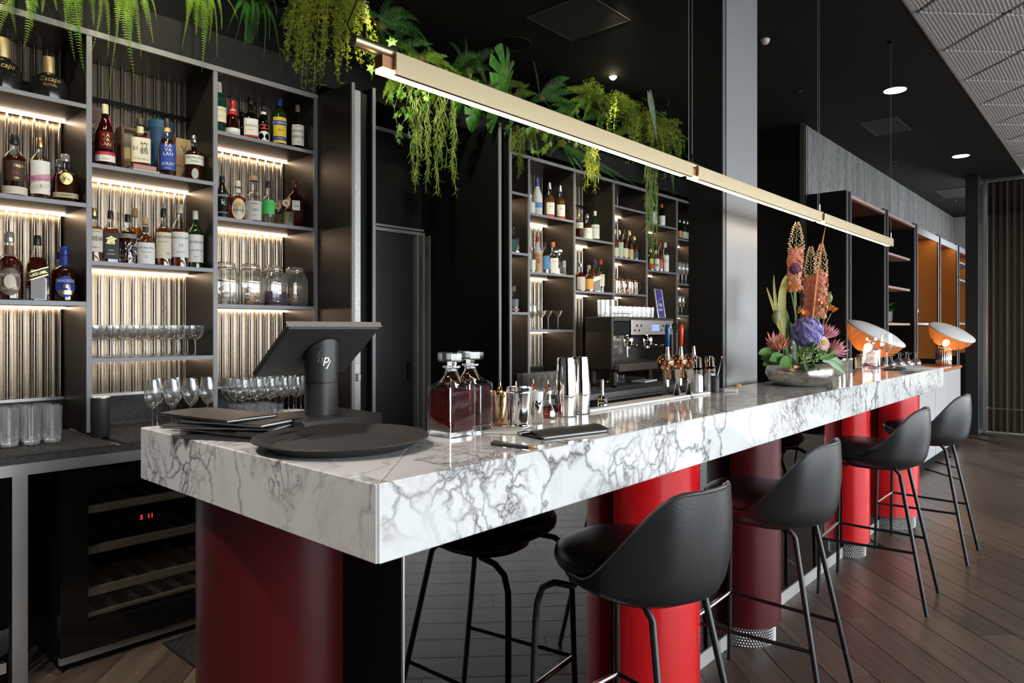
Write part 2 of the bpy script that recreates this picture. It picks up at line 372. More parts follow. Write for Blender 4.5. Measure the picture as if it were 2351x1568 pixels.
# recess between the two shelving units: door with transom
d1 = struct('door_1', MB().box(2.6, 3.30, 3.905, 3.945, 0, 2.06), M_DARK)
link('door_handle', MB().cbox(3.24, 3.27, 3.885, 3.9045, 1.0, 1.14, .004).mesh('door_handle', M_BLACK, 0), d1)
struct('trim_3', MB().box(2.5, 3.40, 3.89, 3.949, 2.062, 2.085).box(2.5, 3.4, 3.90, 3.949, 2.095, 2.11), M_EDGE)
struct('trim_4', MB().box(2.5, 3.42, 3.90, 3.949, 2.76, 2.785), M_EDGE)
struct('trim_5', MB().box(3.315, 3.33, 3.88, 3.949, 0, 2.06).box(3.352, 3.372, 3.86, 3.949, 0, 2.06).box(3.40, 3.41, 3.84, 3.949, 0, 2.06), M_EDGE)
# structural column rising through the back edge of the bar
CMB = MB(); bm = bmesh.new(); bmesh.ops.create_cube(bm, size=1)
for v in bm.verts: v.co = Vector((3.45+v.co.x*.40, 1.59+v.co.y*.20, ZC/2+v.co.z*ZC))
bmesh.ops.bevel(bm, geom=[e for e in bm.edges if abs(e.verts[0].co.z-e.verts[1].co.z) > 1], offset=.012, segments=3, affect='EDGES'); CMB.bm(bm)
cl1 = struct('column_1', CMB, M_GREY, 40)
link('dark_side_sheet', MB().box(3.2435, 3.2495, 1.505, 1.685, 0, ZC).mesh('dark_side_sheet', M_DARK, 0), cl1)  # thin dark sheet added over this side to make the face darker
struct('column_2', MB().cbox(10.72, 11.1, 1.47, 1.62, 0, ZC, .008), M_DARK)
struct('trim_6', MB().box(11.1, 11.125, 1.43, 1.47, 0, ZC), M_STEEL)
# ------------------------------------------------------------------ ceiling fittings
def downlight(u, v, name_l):
    X, Y = on(u, v, ZC)
    t = thing('ceiling_downlight', name_l, 'downlight', (X, Y, ZC), 0, 'recessed downlights in the black ceiling')
    part('ring', MB().lathe([(.085, -.001), (.1, -.006), (.1, -.001)], 28, cap=False), M_BLACK, t)
    part('lamp_disc', MB().lathe([(.0845, -.0045), (.0845, -.0015)], 28), emis('downlight_disc', (1, .97, .92), 6.0), t)
downlight(2055, 207, 'lit round downlight in the black ceiling above the bar end')
downlight(2206, 358, 'lit round downlight in the black ceiling near the far column')
for X, Y, e, lab in ((-.45, 1.15, 78, 'warm recessed downlight in the black ceiling before the bar corner'), (-.35, 2.05, 78, 'warm recessed downlight in the black ceiling before the bar return'), (1.05, 2.55, 40, 'warm recessed downlight in the black ceiling over the aisle behind the bar')):
    t = thing('ceiling_downlight', lab, 'downlight', (X, Y, ZC), 0, 'recessed downlights in the black ceiling')
    part('ring', MB().lathe([(.055, -.001), (.065, -.006), (.065, -.001)], 28, cap=False), M_BLACK, t); part('lamp_disc', MB().lathe([(.0545, -.0045), (.0545, -.0015)], 28), emis('warm_downlight_disc', (1, .88, .76), 8.0), t)
    l = bpy.data.lights.new('downlight_lamp', 'SPOT'); l.energy = e; l.color = (1.0, .92, .86); l.spot_size = math.radians(100); l.spot_blend = .7; l.shadow_soft_size = .05
    o = bpy.data.objects.new('downlight_lamp', l); C.objects.link(o); o.parent = t; o.location = (0, 0, -.02)
def hatch(u, v, sx, sy, lab):
    X, Y = on(u, v, ZC); t = thing('access_panel', lab, 'ceiling panel', (X, Y, ZC), 0, 'access panels in the black ceiling')
    part('frame', MB().box(-sx, sx, -sy, -sy+.008, -.006, -.001).box(-sx, sx, sy-.008, sy, -.006, -.001).box(-sx, -sx+.008, -sy+.008, sy-.008, -.006, -.001).box(sx-.008, sx, -sy+.008, sy-.008, -.006, -.001), pm('dark_grey_frame', (.07, .07, .07), .5), t)
    part('panel', MB().box(-sx+.009, sx-.009, -sy+.009, sy-.009, -.004, -.001), pm('charcoal_ceiling_panel', (.03, .03, .03), .7), t)
hatch(1328, 42, .24, .24, 'square black access panel in the ceiling above the pendant lamp')
hatch(2034, 290, .30, .16, 'oblong dark ceiling panel beside the concrete wall')
hatch(2200, 442, .42, .22, 'pale oblong ceiling panel near the far column')
for u, v, lab in ((1832, 210, 'small dark sprinkler head in the ceiling by the blue grey column'), (2054, 370, 'small dark sprinkler head hanging by the concrete wall'), (2190, 461, 'small dark sprinkler head near the far column')):
    X, Y = on(u, v, ZC); t = thing('sprinkler_head', lab, 'sprinkler', (X, Y, ZC), 0, 'sprinkler heads')
    part('escutcheon', MB().lathe([(.035, -.001), (.03, -.008), (.012, -.010)], 16), M_TUBE, t)
    part('deflector', MB().tube([(0, 0, -.010), (0, 0, -.045)], .006, 6).lathe([(.022, -.049), (.022, -.045)], 12), M_TUBE, t)
X, Y = on(1180, 100, ZC); t = thing('ceiling_speaker', 'round black speaker in the ceiling behind the pendant lamp', 'speaker', (X, Y, ZC))
part('rim', MB().lathe([(.11, -.001), (.125, -.008), (.125, -.001)], 28, cap=False), M_PLASTIC, t); part('grille', MB().lathe([(.1095, -.006), (.1095, -.001)], 28), M_BLACK, t)
single('sensor_dome', MB().lathe([(.03, -.001), (.03, -.012), (.022, -.03), (.008, -.038)], 16), pm('white_dome', (.8, .78, .76), .3), 'small white dome sensor on the ceiling beside the blue grey column', 'sensor', (*on(1757, 90, ZC), ZC))
# ------------------------------------------------------------------ pleated curtain by the far column
M_CURT = clear('dark_sheer_curtain', (.22, .19, .15), .02, .12, .3, .5, (.5, .45, .35), (.035, .029, .021), .74)
cb = MB(); vs = []; K = 260
for k in range(K+1):
    y = 1.43-k*(3.6/K); x = 11.16+.028*math.sin(k*1.15)+.006*math.sin(k*.31)
    cb.v += [(x, y, .015), (x+.006*math.sin(k*.7), y, 1.7), (x, y, ZC-.04)]
for k in range(K):
    for q in range(2): a = k*3+q; cb.f.append((a, a+3, a+4, a+1)); cb.mi.append(0)
t = thing('curtain', 'dark pleated sheer curtain hanging floor to ceiling beside the far column', 'curtain', (0, 0, 0))
part('fabric', cb, M_CURT, t, 0)
part('track', MB().box(11.13, 11.19, -2.2, 1.43, ZC-.038, ZC-.002), M_STEEL, t)
# ================================================================== THE BAR
ZT, ZB = 1.10, 0.954
bar = thing('bar_worktop', 'L-shaped white marble bar top with thick grey-veined edges', 'bar counter', (0, 0, 0))
def slab(poly): 
    m = MB(); bm = bmesh.new(); vs = [bm.verts.new((x, y, ZB)) for x, y in poly]; f = bm.faces.new(vs)
    r = bmesh.ops.extrude_face_region(bm, geom=[f]); bmesh.ops.translate(bm, vec=(0, 0, ZT-ZB), verts=[v for v in r['geom'] if isinstance(v, bmesh.types.BMVert)])
    bmesh.ops.recalc_face_normals(bm, faces=bm.faces); bmesh.ops.bevel(bm, geom=list(bm.edges), offset=.0025, segments=1, affect='EDGES'); m.bm(bm); return m
part('return_slab', slab([(.771, 1.0135), (1.2485, 1.4375), (1.2485, 2.10), (.771, 2.10)]), M_MARBLE, bar, 0)
part('long_slab', slab([(.7735, 1.012), (2.819, 1.012), (2.819, 1.437), (1.2505, 1.437)]), M_MARBLE, bar, 0)
part('long_slab', slab([(2.821, 1.012), (5.82, 1.012), (5.82, 1.437), (2.821, 1.437)]), M_MARBLE, bar, 0)
q = Vector((1.2495-.772, 1.4372-1.0127)).normalized(); nq = (-q.y*.0011, q.x*.0011)
part('mitre_joint', MB().prism([(.774-nq[0], 1.0142-nq[1]), (1.2485-nq[0], 1.4365-nq[1]), (1.2485+nq[0], 1.4365+nq[1]), (.774+nq[0], 1.0142+nq[1])], ZB+.002, ZT-.0003), pm('pale_joint_filler', (.72, .69, .66), .4), bar, 0)
body = thing('bar_base_cabinet', 'smoked mirror front of the bar between red lacquer columns', 'bar front', (0, 0, 0))
part('carcass', MB().box(1.08, 5.75, 1.31, 1.42, .06, ZB-.001).box(1.08, 1.24, 1.42, 2.08, .06, ZB-.001), M_BLACK, body, 0)
for i in range(4):
    x0 = 1.075+i*1.168
    part('mirror_panel', MB().box(x0, x0+1.1665, 1.3045, 1.3095, .062, ZB-.001), M_MIRROR, body, 0)
part('mirror_edge', MB().box(1.069, 1.0745, 1.303, 1.3095, .062, ZB-.001), M_STEEL, body, 0)
part('end_panel', MB().box(1.070, 1.0795, 1.3105, 2.08, .062, ZB-.001), M_BLACK, body, 0)
part('skirting', MB().box(1.07, 5.75, 1.30, 1.32, .0, .06), pm('grey_skirting', (.34, .33, .32), .5), body, 0)
def half(cx, cy, r, a0, a1, z0, z1, n=40, uv=False):
    m = MB(); 
    for z in (z0, z1):
        for i in range(n+1):
            a = a0+(a1-a0)*i/n; m.v.append((cx+r*math.cos(a), cy+r*math.sin(a), z))
    for i in range(n): m.f.append((i, i+1, n+2+i, n+1+i)); m.mi.append(0)
    m.f.append(tuple(reversed(range(n+1)))); m.f.append(tuple(range(n+1, 2*n+2))); m.mi += [0, 0]
    return m
def barcol(cx, cy, r, mat, a0, lab, base=.092):
    t = thing('bar_column', lab, 'column', (cx, cy, 0), 0, 'half-round columns along the bar front')
    part('shaft', half(0, 0, r, a0, a0+PI, base, ZB-.0015), mat, t, 40)
    n = 96; m = MB(); rb = r-.022; H = base-.001
    # knurled steel foot: rows of small diamond studs standing proud of the drum
    m2 = half(0, 0, rb-.003, a0, a0+PI, .0, H); k0 = len(m2.v)
    step = .012; na = int(PI*rb/step)
    for j in range(int(H/step)):
        for i in range(na):
            a = a0+(i+.5+(.5 if j % 2 else 0))*PI/na; z = (j+.5)*step
            if a > a0+PI-.02: continue
            c, s = math.cos(a), math.sin(a); da = .55*step/rb
            P = lambda rr, aa, zz: (rr*math.cos(aa), rr*math.sin(aa), zz)
            m2.add([P(rb-.003, a-da, z), P(rb-.003, a, z-.0066), P(rb-.003, a+da, z), P(rb-.003, a, z+.0066), P(rb+.001, a, z)], [(0, 1, 4), (1, 2, 4), (2, 3, 4), (3, 0, 4)])
    part('knurled_foot', m2, pm('knurled_steel_foot', (.20, .195, .19), .35, .9), t, 0)
    return t
barcol(2.165, 1.3, .195, M_RED, PI, 'bright red wide half column behind the stool next to the bar corner')
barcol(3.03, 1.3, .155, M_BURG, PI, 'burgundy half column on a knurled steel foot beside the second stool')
barcol(4.56, 1.3, .122, M_RED, PI, 'slim bright red half column on a knurled steel foot')
barcol(5.45, 1.3, .205, M_RED, PI, 'broad bright red half column on a knurled foot at the far bar end')
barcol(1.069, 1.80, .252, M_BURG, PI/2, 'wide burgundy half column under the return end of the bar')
# ------------------------------------------------------------------ bar stools
def stool():
    t = thing('bar_stool', 'x', 'bar stool', (0, 0, 0), 0, 'black leather bar stools along the bar')
    SZ = .70                                       # underside of the seat
    # seat cushion: rounded pad, front towards +Y
    m = MB(); bm = bmesh.new(); bmesh.ops.create_uvsphere(bm, u_segments=40, v_segments=20, radius=1)
    for v in bm.verts:
        x, y, z = v.co; k = 5.0
        rr = max(math.hypot(x, y), 1e-6); c, s = (x/rr, y/rr) if rr > 1e-5 else (1.0, 0.0); sq = 1/((abs(c)**2.6+abs(s)**2.6)**(1/2.6))
        zz = math.copysign(abs(z)**.75, z)
        hx = .198*(rr**.55)*sq if rr < 1 else .198*sq
        v.co = Vector((c*hx, s*hx*1.08+.016, SZ+.045+zz*.05-.018*(1-rr)*0+(.012*(s*hx/.225 if s > 0 else 0))))
    part('seat', m.bm(bm), M_LEATHER, t, 80)
    # wrap-around shell backrest growing out of the seat sides
    m = MB(); n = 44; rows = 9
    def prof(a):                                   # a: 0 at back, +-1 at front tips
        x = min(1.0, max(0.0, (abs(a)-.17)/.50)); return 1-x*x*(3-2*x)
    outer = []; inner = []
    for j in range(rows+1):
        f = j/rows
        for i in range(n+1):
            a = -1+2*i/n; ang = -PI/2+a*math.radians(150)
            top = SZ+.028-.018*max(0, abs(a)-.6)+.245*prof(a); bot = SZ-.034+.012*(1-prof(a))
            z = bot+(top-bot)*f
            fl_ = .018*f*prof(a); bul = .016*math.sin(f*PI)*prof(a)
            under = .075*max(0, 1-(z-bot)/.052)**2
            R0 = .212+fl_+bul-under*.9
            sx = R0*math.cos(ang); sy = R0*math.sin(ang)-.012*f*prof(a)
            outer.append((sx, sy, z))
            ri = R0-.018-.010*math.sin(f*PI)
            inner.append((ri*math.cos(ang), ri*math.sin(ang)-.012*f*prof(a), z+(.002 if f > .9 else 0)))
    m.v = outer+inner; O = len(outer); W = n+1
    for j in range(rows):
        for i in range(n):
            a = j*W+i; m.f.append((a, a+1, a+W+1, a+W)); m.f.append((O+a, O+a+W, O+a+W+1, O+a+1))
    for i in range(n):
        a = rows*W+i; m.f.append((a, a+1, O+a+1, O+a)); m.f.append((i, O+i, O+i+1, i+1))
    for j in range(rows):
        a = j*W; m.f.append((a, a+W, O+a+W, O+a)); b = a+n; m.f.append((b, O+b, O+b+W, b+W))
    m.mi = [0]*len(m.f)
    bk = part('backrest', m, M_LEATHER, t, 50)
    rim = [(outer[rows*W+i][0]*.97, outer[rows*W+i][1]*.97, outer[rows*W+i][2]+.003) for i in range(n+1)]
    part('piping', MB().tube(rim, .006, 6), pm('black_leather_piping', (.05, .05, .05), .35), bk, 60)
    part('seat_pan', MB().lathe([(.09, SZ-.034), (.135, SZ-.032), (.14, SZ-.01)], 36, p=2.6), M_LEATHER, t, 60)
    fw, bw, fy, by = .195, .190, .235, -.255
    legs = {}
    for nme, sx, sy in (('fl', -1, 1), ('fr', 1, 1), ('rl', -1, -1), ('rr', 1, -1)):
        if sy > 0: pts = [(sx*.150, .10, SZ-.018), (sx*.165, .165, SZ-.022), (sx*.172, .205, SZ-.045), (sx*.176, .222, SZ-.09), (sx*.180, .226, SZ-.16), (sx*fw, fy, 0)]
        else: pts = [(sx*.115, -.10, SZ-.015), (sx*.118, -.13, SZ-.05), (sx*bw, by, 0)]
        legs[nme] = pts; part('leg', MB().tube(pts, .0095, 10), M_TUBE, t, 60)
    def at(pts, z):
        for a, b in zip(pts, pts[1:]):
            if a[2] >= z >= b[2]:
                k = (a[2]-z)/(a[2]-b[2]); return Vector(a).lerp(Vector(b), k)
    zf = .285
    part('side_rail', MB().tube([at(legs['fl'], zf), at(legs['rl'], zf)], .007, 8), M_TUBE, t, 60)
    part('side_rail', MB().tube([at(legs['fr'], zf), at(legs['rr'], zf)], .007, 8), M_TUBE, t, 60)
    part('footrest', MB().tube([at(legs['fl'], zf), at(legs['fr'], zf)], .0085, 10), M_CHROME, t, 60)
    return t
st = stool(); st.location = (1.66, 1.01, 0); st.rotation_euler = (0, 0, math.radians(-6))
st['label'] = 'black leather stool in front of the wide red column near the bar corner'
for x, y, a, lab in ((2.58, 1.01, 2, 'black leather stool between the wide red and the burgundy column'), (3.98, .995, 3, 'black leather stool beside the slim red column'), (4.97, .965, 0, 'black leather stool nearest the far end of the bar')):
    dup(st, (x, y, 0), math.radians(a), lab)
# ================================================================== BACK BAR
YF, YB, ZBC = 3.49, 3.83, 0.90                          # shelf fronts, corrugated panel, back counter top
ZTOP = 2.72
def corr(x0, x1, z0, z1, y=YB, pitch=.0525, amp=.0150):
    m = MB(); n = int((x1-x0)/pitch*12); 
    for i in range(n+1):
        x = x0+(x1-x0)*i/n; yy = y+amp*math.cos(2*PI*(x-x0)/pitch)
        m.v += [(x, yy, z0), (x, yy, z1)]
    for i in range(n): m.f.append((2*i, 2*i+2, 2*i+3, 2*i+1)); m.mi.append(0)
    return m
def shelf_unit(name, label, xs, shelves, xend0, xend1, cut_low=()):
    """xs: divider positions; shelves: list per bay of shelf-top heights"""
    t = thing(name, label, 'shelving', (0, 0, 0))
    for x in xs:
        d = part('divider', MB().box(x-.011, x+.011, YF+.012, YB+.03, ZBC+.0135, ZTOP-.02), M_BRONZE, t, 0)
        part('front_edge', MB().box(x-.011, x+.011, YF, YF+.0115, ZBC+.0135, ZTOP-.02), M_EDGE, d, 0)
    tr = part('top_panel', MB().box(xs[0]-.011, xs[-1]+.011, YF+.012, YB+.03, ZTOP-.019, ZTOP), M_BRONZE, t, 0)
    part('front_edge', MB().box(xs[0]-.011, xs[-1]+.011, YF-.004, YF+.0115, ZTOP-.024, ZTOP+.002), M_EDGE, tr, 0)
    for k, (a, b) in enumerate(zip(xs, xs[1:])):
        zz = shelves[k]
        part('corrugated_panel', corr(a+.012, b-.012, ZBC+.158, ZTOP-.02), M_CORR, t, 60)
        part('splashback', MB().box(a+.012, b-.012, YB-.012, YB+.02, ZBC+.001, ZBC+.142), M_STONE, t, 0)
        part('splashback_rail', MB().box(a+.012, b-.012, YB-.022, YB+.02, ZBC+.143, ZBC+.157), M_STEEL, t, 0)
        for z in zz:
            s = part('shelf', MB().box(a+.0115, b-.0115, YF+.012, YB-.014, z-.018, z), M_BRONZE, t, 0)
            part('front_edge', MB().box(a+.0115, b-.0115, YF+.001, YF+.0115, z-.0185, z+.0005), M_EDGE, s, 0)
            part('led_strip', MB().box(a+.013, b-.013, YB-.052, YB-.040, z-.027, z-.0185), M_LED, s, 0)
        # dark bar high in the bay
        part('upper_dark_bar', MB().box(a+.012, b-.012, YB-.045, YB-.03, 2.50, 2.515), M_BLACK, t, 0)
    return t
B1 = [2.383, 1.941, 1.500]; B2 = [2.127, 1.686, 1.244]; B3 = [2.396, 1.955, 1.506]
CAB1 = [.478, 1.065, 1.641, 2.226]
su1 = shelf_unit('shelving_unit', 'tall dark bronze shelving with lit corrugated back behind the bar return', CAB1, [B1, B2, B3], 0, 0)
CAB2 = [3.56, 4.116, 4.71, 5.303, 5.879, 6.474, 7.068]
C0 = [2.419, 1.961, 1.506]; CA = [2.285, 1.826, 1.371]; CBs = [2.156, 1.703]; CCs = [2.50, 2.035, 1.706]; CD = [2.412, 1.953]; CE = [2.314, 1.85, 1.519]
su2 = shelf_unit('shelving_unit', 'long dark bronze shelving with lit bays behind the espresso machine', CAB2, [C0, CA, CBs, CCs, CD, CE], 0, 0)
# tall end panels and the pocket beside the door
for x0, y0, z1, lab in ((2.2385, 3.16, 2.72, 'tall black end panel of the shelving beside the steel jamb'), (2.385, 3.17, 2.73, 'tall black side panel between the steel jamb and the door'), (3.418, 3.16, 2.76, 'tall black side panel beside the door on the espresso side'), (3.524, 3.16, 2.75, 'tall black end panel of the long shelving')):
    t = thing('side_panel', lab, 'panel', (x0, 0, 0), 0, 'tall black panels beside the door')
    part('board', MB().box(0, .020, y0+.012, 3.94, 0, z1), M_BRONZE if x0 < 2.3 else M_BLACK, t, 0)
    part('front_edge', MB().box(0, .020, y0, y0+.0115, 0, z1), M_EDGE, t, 0)
t = thing('steel_jamb', 'galvanised steel jamb between two tall black panels', 'jamb', (2.262, 3.20, 0))
part('profile', MB().box(0, .062, 0, .03, 0, 2.70), pm('galvanised_steel', (.42, .42, .40), .42, .9, noise=.35, nscale=70), t, 0)
part('bracket', MB().cbox(.012, .05, -.012, -.0005, 1.13, 1.19, .002).cbox(.035, .055, -.014, -.0005, 1.09, 1.128, .002), pm('zinc_bracket', (.5, .48, .45), .4, .9), t, 0)
part('shadow_gap', MB().box(.0625, .12, .02, .04, 0, 2.70), M_BLACK, t, 0)
# planter trough along the top
M_TROUGH = pm('dark_grey_trough', (.008, .008, .009), .6, spec=.2)
for x0, x1, lab in ((.2, 2.235, 'dark planter trough on top of the shelving behind the bar return'), (2.237, 3.50, 'dark planter trough bridging the recess above the door'), (3.502, 6.86, 'dark planter trough on top of the long shelving')):
    y0 = 3.50; zb = 2.724 if x0 < 1 else 2.79 if x0 < 3 else 2.765
    t = thing('planter_trough', lab, 'planter', (x0, y0, zb), 0, 'planter troughs above the back bar'); w_ = x1-x0
    part('front_board', MB().box(0, w_, 0, .015, 0, .17), M_TROUGH, t, 0); part('back_board', MB().box(0, w_, .30, .315, 0, .17), M_TROUGH, t, 0)
    part('base_board', MB().box(0, w_, .0155, .2995, 0, .015), M_TROUGH, t, 0)
    part('soil', MB().box(0, w_, .0155, .2995, .0155, .12), pm('dark_soil', (.02, .014, .01), .95, noise=.4), t, 0)
# ------------------------------------------------------------------ back counters
def back_counter(x0, x1, lab):
    t = thing('back_counter', lab, 'counter', (0, 0, 0))
    part('stone_top', MB().box(x0, x1, 3.12, 3.86, ZBC-.03, ZBC), M_STONE, t, 0)
    part('steel_edge', MB().box(x0, x1, 3.125, 3.16, ZBC-.075, ZBC-.0305), M_STEEL, t, 0)
    part('back_board', MB().box(x0, x1, 3.80, 3.86, 0.02, ZBC-.0305), M_BLACK, t, 0)
    return t
bc1 = back_counter(-.6, 2.236, 'dark stone back counter with a steel edge under the lit shelves')
for x in (.705, ): part('steel_leg', MB().box(x, x+.05, 3.165, 3.215, 0, ZBC-.0305), M_STEEL, bc1, 0)
bc2 = back_counter(3.55, 6.88, 'dark stone back counter with a steel edge under the espresso machine')
part('front_panel', MB().box(3.55, 6.98, 3.18, 3.20, 0, ZBC-.076), M_BLACK, bc2, 0)
part('drawer_rail', MB().box(4.6, 6.2, 3.15, 3.178, .80, .815), M_STEEL, bc2, 0)
# rubber bar mats with studs
def mat_studs(x0, x1, y0, y1, lab):
    t = thing('bar_mat', lab, 'mat', (0, 0, ZBC), 0, 'rubber bar mats on the back counters')
    part('sheet', MB().box(x0, x1, y0, y1, .0005, .006), M_RUBBER, t, 0)
    m = MB(); nx = int((x1-x0)/.017); ny = int((y1-y0)/.017)
    for i in range(nx):
        for j in range(ny):
            cx = x0+.01+i*.017; cy = y0+.008+j*.017; r = .0062
            m.add([(cx-r, cy-r, .006), (cx+r, cy-r, .006), (cx+r, cy+r, .006), (cx-r, cy+r, .006), (cx-r*.5, cy-r*.5, .0125), (cx+r*.5, cy-r*.5, .0125), (cx+r*.5, cy+r*.5, .0125), (cx-r*.5, cy+r*.5, .0125)], [(4, 5, 6, 7), (0, 1, 5, 4), (1, 2, 6, 5), (2, 3, 7, 6), (3, 0, 4, 7)])
    o = part('studs', m, pm('rubber_studs', (.045, .043, .04), .4), t, 0); o['kind'] = 'stuff'
    return t
mat_studs(.05, 1.05, 3.118, 3.72, 'studded black rubber mat on the back counter under the ribbed glasses')
mat_studs(1.08, 2.2, 3.118, 3.72, 'studded black rubber mat on the back counter under the tulip glasses')
mat_studs(4.8, 5.75, 3.13, 3.45, 'studded black rubber mat under the espresso machine')
# ------------------------------------------------------------------ wine cooler, steel fridge door, floor mat
t = thing('wine_cooler', 'black wine cooler with glass door and wooden racks under the back counter', 'wine cooler', (.87, 3.19, 0))
W, D, H = .92, .55, .80
part('cabinet', MB().box(0, .02, .04, D, .03, H).box(W-.02, W, .04, D, .03, H).box(.02, W-.02, D-.02, D, .03, H).box(.02, W-.02, .04, D-.02, H-.02, H).box(.02, W-.02, .04, D-.02, .03, .14), M_BLACK, t, 0)
dr = part('door_frame', MB().box(0, .10, 0, .035, .06, H).box(W-.05, W, 0, .035, .06, H).box(.10, W-.05, 0, .035, H-.08, H).box(.10, W-.05, 0, .035, .06, .17), pm('gloss_black', (.006, .006, .006), .12), t, 0)
part('pane', MB().box(.10, W-.05, .012, .022, .17, H-.08), clear('tinted_pane', (.80, .81, .81), .02, .35, .3), dr, 0)
part('base_trim', MB().box(0, W, .01, .03, .028, .058), pm('dull_steel_trim', (.35, .33, .30), .5, .6), t, 0)
M_RACK = pm('pale_beech', (.36, .31, .24), .55, noise=.12)
for z in (.61, .44, .265, .18):
    rk = part('wine_rack', MB().box(.105, W-.055, .045, .07, z, z+.032 if z > .25 else z+.012), M_RACK, t, 0)
    for i in range(8): part('rack_slat', MB().box(.12+i*.092, .15+i*.092, .0705, .5, z+.002, z+.012), pm('grey_slat', (.22, .21, .19), .5), rk, 0)
dsp = part('display', MB().box(.22, .48, .05, .07, .53, .575), M_BLACK, t, 0)
Mx = Matrix.Translation((.345, .0488, .552)) @ Matrix.Rotation(PI/2, 4, 'X')
part('digits', flat_text('5  11', .028, Mx), emis('red_digits', (1, .02, .03), 5.0), dsp, 0)
Mx = Matrix.Translation((.435, .0488, .578)) @ Matrix.Rotation(PI/2, 4, 'X')
part('key_marks', flat_text('- :            : -', .022, Matrix.Translation((.35, .0488, .55)) @ Matrix.Rotation(PI/2, 4, 'X')), pm('pale_mark', (.7, .7, .7), .5), dsp, 0)
single('wine_bottle', MB().lathe([(.033, 0), (.036, .005), (.036, .19), (.016, .24), (.014, .30)], 20).xf(Matrix.Rotation(PI/2, 4, 'X')), pm('dark_green_glass', (.02, .03, .02), .1), 'dark wine bottle lying on the top rack of the wine cooler', 'bottle', (1.30, 3.62, .69))
single('wine_bottle', MB().lathe([(.033, 0), (.036, .005), (.036, .19), (.016, .24), (.014, .30)], 20).xf(Matrix.Rotation(PI/2, 4, 'X')), pm('black_wine_glass', (.03, .02, .02), .1), 'black wine bottle lying deeper on the top rack of the wine cooler', 'bottle', (1.44, 3.66, .69))
t = thing('steel_fridge', 'brushed steel under-counter fridge at the left end of the back counter', 'fridge', (0, 3.17, 0))
part('door', MB().cbox(-.55, .66, 0, .03, .13, .80, .004), M_STEEL, t, 0); part('body', MB().box(-.55, .66, .031, .55, .10, .82), M_BLACK, t, 0); part('foot_rail', MB().box(-.55, .69, .01, .04, .075, .115), M_STEEL, t, 0)
t = thing('floor_mat', 'black ribbed rubber mat on the floor behind the bar', 'mat', (1.25, 2.66, 0)); m = MB()
part('sheet', MB().cbox(0, 1.8, 0, .5, .0005, .012, .004), M_RUBBER, t, 0)
for i in range(80):
    for j in range(20):
        cx, cy = .025+i*.022, .025+j*.0235; s_ = 1 if (i+j) % 2 else -1
        m.add([(cx-.008, cy-.008*s_-.002, .012), (cx+.008, cy+.008*s_-.002, .012), (cx+.008, cy+.008*s_+.002, .012), (cx-.008, cy-.008*s_+.002, .012), (cx-.007, cy-.007*s_, .0145), (cx+.007, cy+.007*s_, .0145)], [(0, 1, 5, 4), (2, 3, 4, 5), (0, 4, 3), (1, 2, 5)])
part('tread_bars', m, M_RUBBER, t, 0)['kind'] = 'stuff'
# ------------------------------------------------------------------ inner work counter of the bar
for x0, x1, lab in ((1.26, 3.22, 'steel work counter behind the bar top near the decanters'), (3.68, 5.70, 'steel work counter behind the bar top past the blue grey column')):
    t = thing('work_counter', lab, 'counter', (0, 0, 0), 0, 'steel work counters inside the bar')
    part('steel_top', MB().cbox(x0, x1, 1.44, 1.95, .86, .90, .003), M_STEEL, t, 0)
    part('front_panel', MB().box(x0, x1, 1.92, 1.94, .0, .859), M_BLACK, t, 0)
# ------------------------------------------------------------------ far shelving along the concrete wall
FY, FB, FT = 2.0, 2.36, 2.66
fu = [(1945, 1955), (2032, 2040), (2101, 2107), (2155, 2160), (2198, 2203)]
FX = [(ux(a, FY), ux(b, FY)) for a, b in fu]; FX.append((FX[-1][0]+1.8, FX[-1][1]+1.8))
M_ORA = pm('ochre_fabric_lining', (.42, .17, .03), .85, noise=.15, nscale=120)
M_PINK = pm('pale_oak_edge', (.50, .36, .32), .5)
M_REDB = pm('dark_red_soffit', (.16, .035, .02), .6)
t = thing('niche_shelving', 'tall black shelving with ochre lined niches along the concrete wall', 'shelving', (0, 0, 0))
for a, b in FX:
    d = part('divider', MB().box(a, b, FY+.012, FB, 0, FT+.03), M_BLACK, t, 0)
    part('front_edge', MB().box(a, a+.02, FY, FY+.0115, 0, FT+.03).box(b-.02, b, FY, FY+.0115, 0, FT+.03), M_EDGE, d, 0)
fsh = {0: [], 1: [(578, 593), (655, 668), (741, 742)], 2: [(741, 741)], 3: [], 4: [(600, 610), (640, 645), (741, 741)]}
for k in range(5):
    x0, x1 = FX[k][1]+.001, FX[k+1][0]-.001
    part('top_board', MB().box(x0, x1, FY, FB, FT-.03, FT), M_PINK if k < 2 else M_EDGE, t, 0)
    part('soffit', MB().box(x0, x1, FY+.02, FB, FT-.036, FT-.0305), M_REDB, t, 0)
    part('lining', MB().box(x0, x1, FB-.012, FB, 0.96, FT-.037), M_BLACK if k < 2 else M_ORA, t, 0)
    part('uplight_strip', MB().box(x0, x1, FB-.06, FB-.045, FT+.001, FT+.009), emis('soft_uplight', (1.0, .93, .85), 5.0 if k > 1 else 2.0), t, 0)
    if k > 1: part('niche_light', MB().box(x0+.05, x1-.05, FY+.03, FY+.06, FT-.046, FT-.0365), emis('niche_led', (1.0, .75, .45), 9.0), t, 0); part('light_lip', MB().box(x0, x1, FY, FY+.012, FT-.085, FT-.0305), M_EDGE, t, 0)
    if k > 1: part('side_lining', MB().box(x1-.008, x1, FY+.02, FB-.0125, .96, FT-.037), M_ORA, t, 0)
    for va, vb in fsh[k]:
        z = zv(x0, FY+.02, va)
        part('shelf', MB().box(x0, x1-.22, FY+.01, FB-.013, z-.026, z), M_PINK if k == 1 else M_EDGE, t, 0)
t = thing('sideboard', 'long grey sideboard with an orange top in front of the wall shelving', 'sideboard', (0, 0, 0))
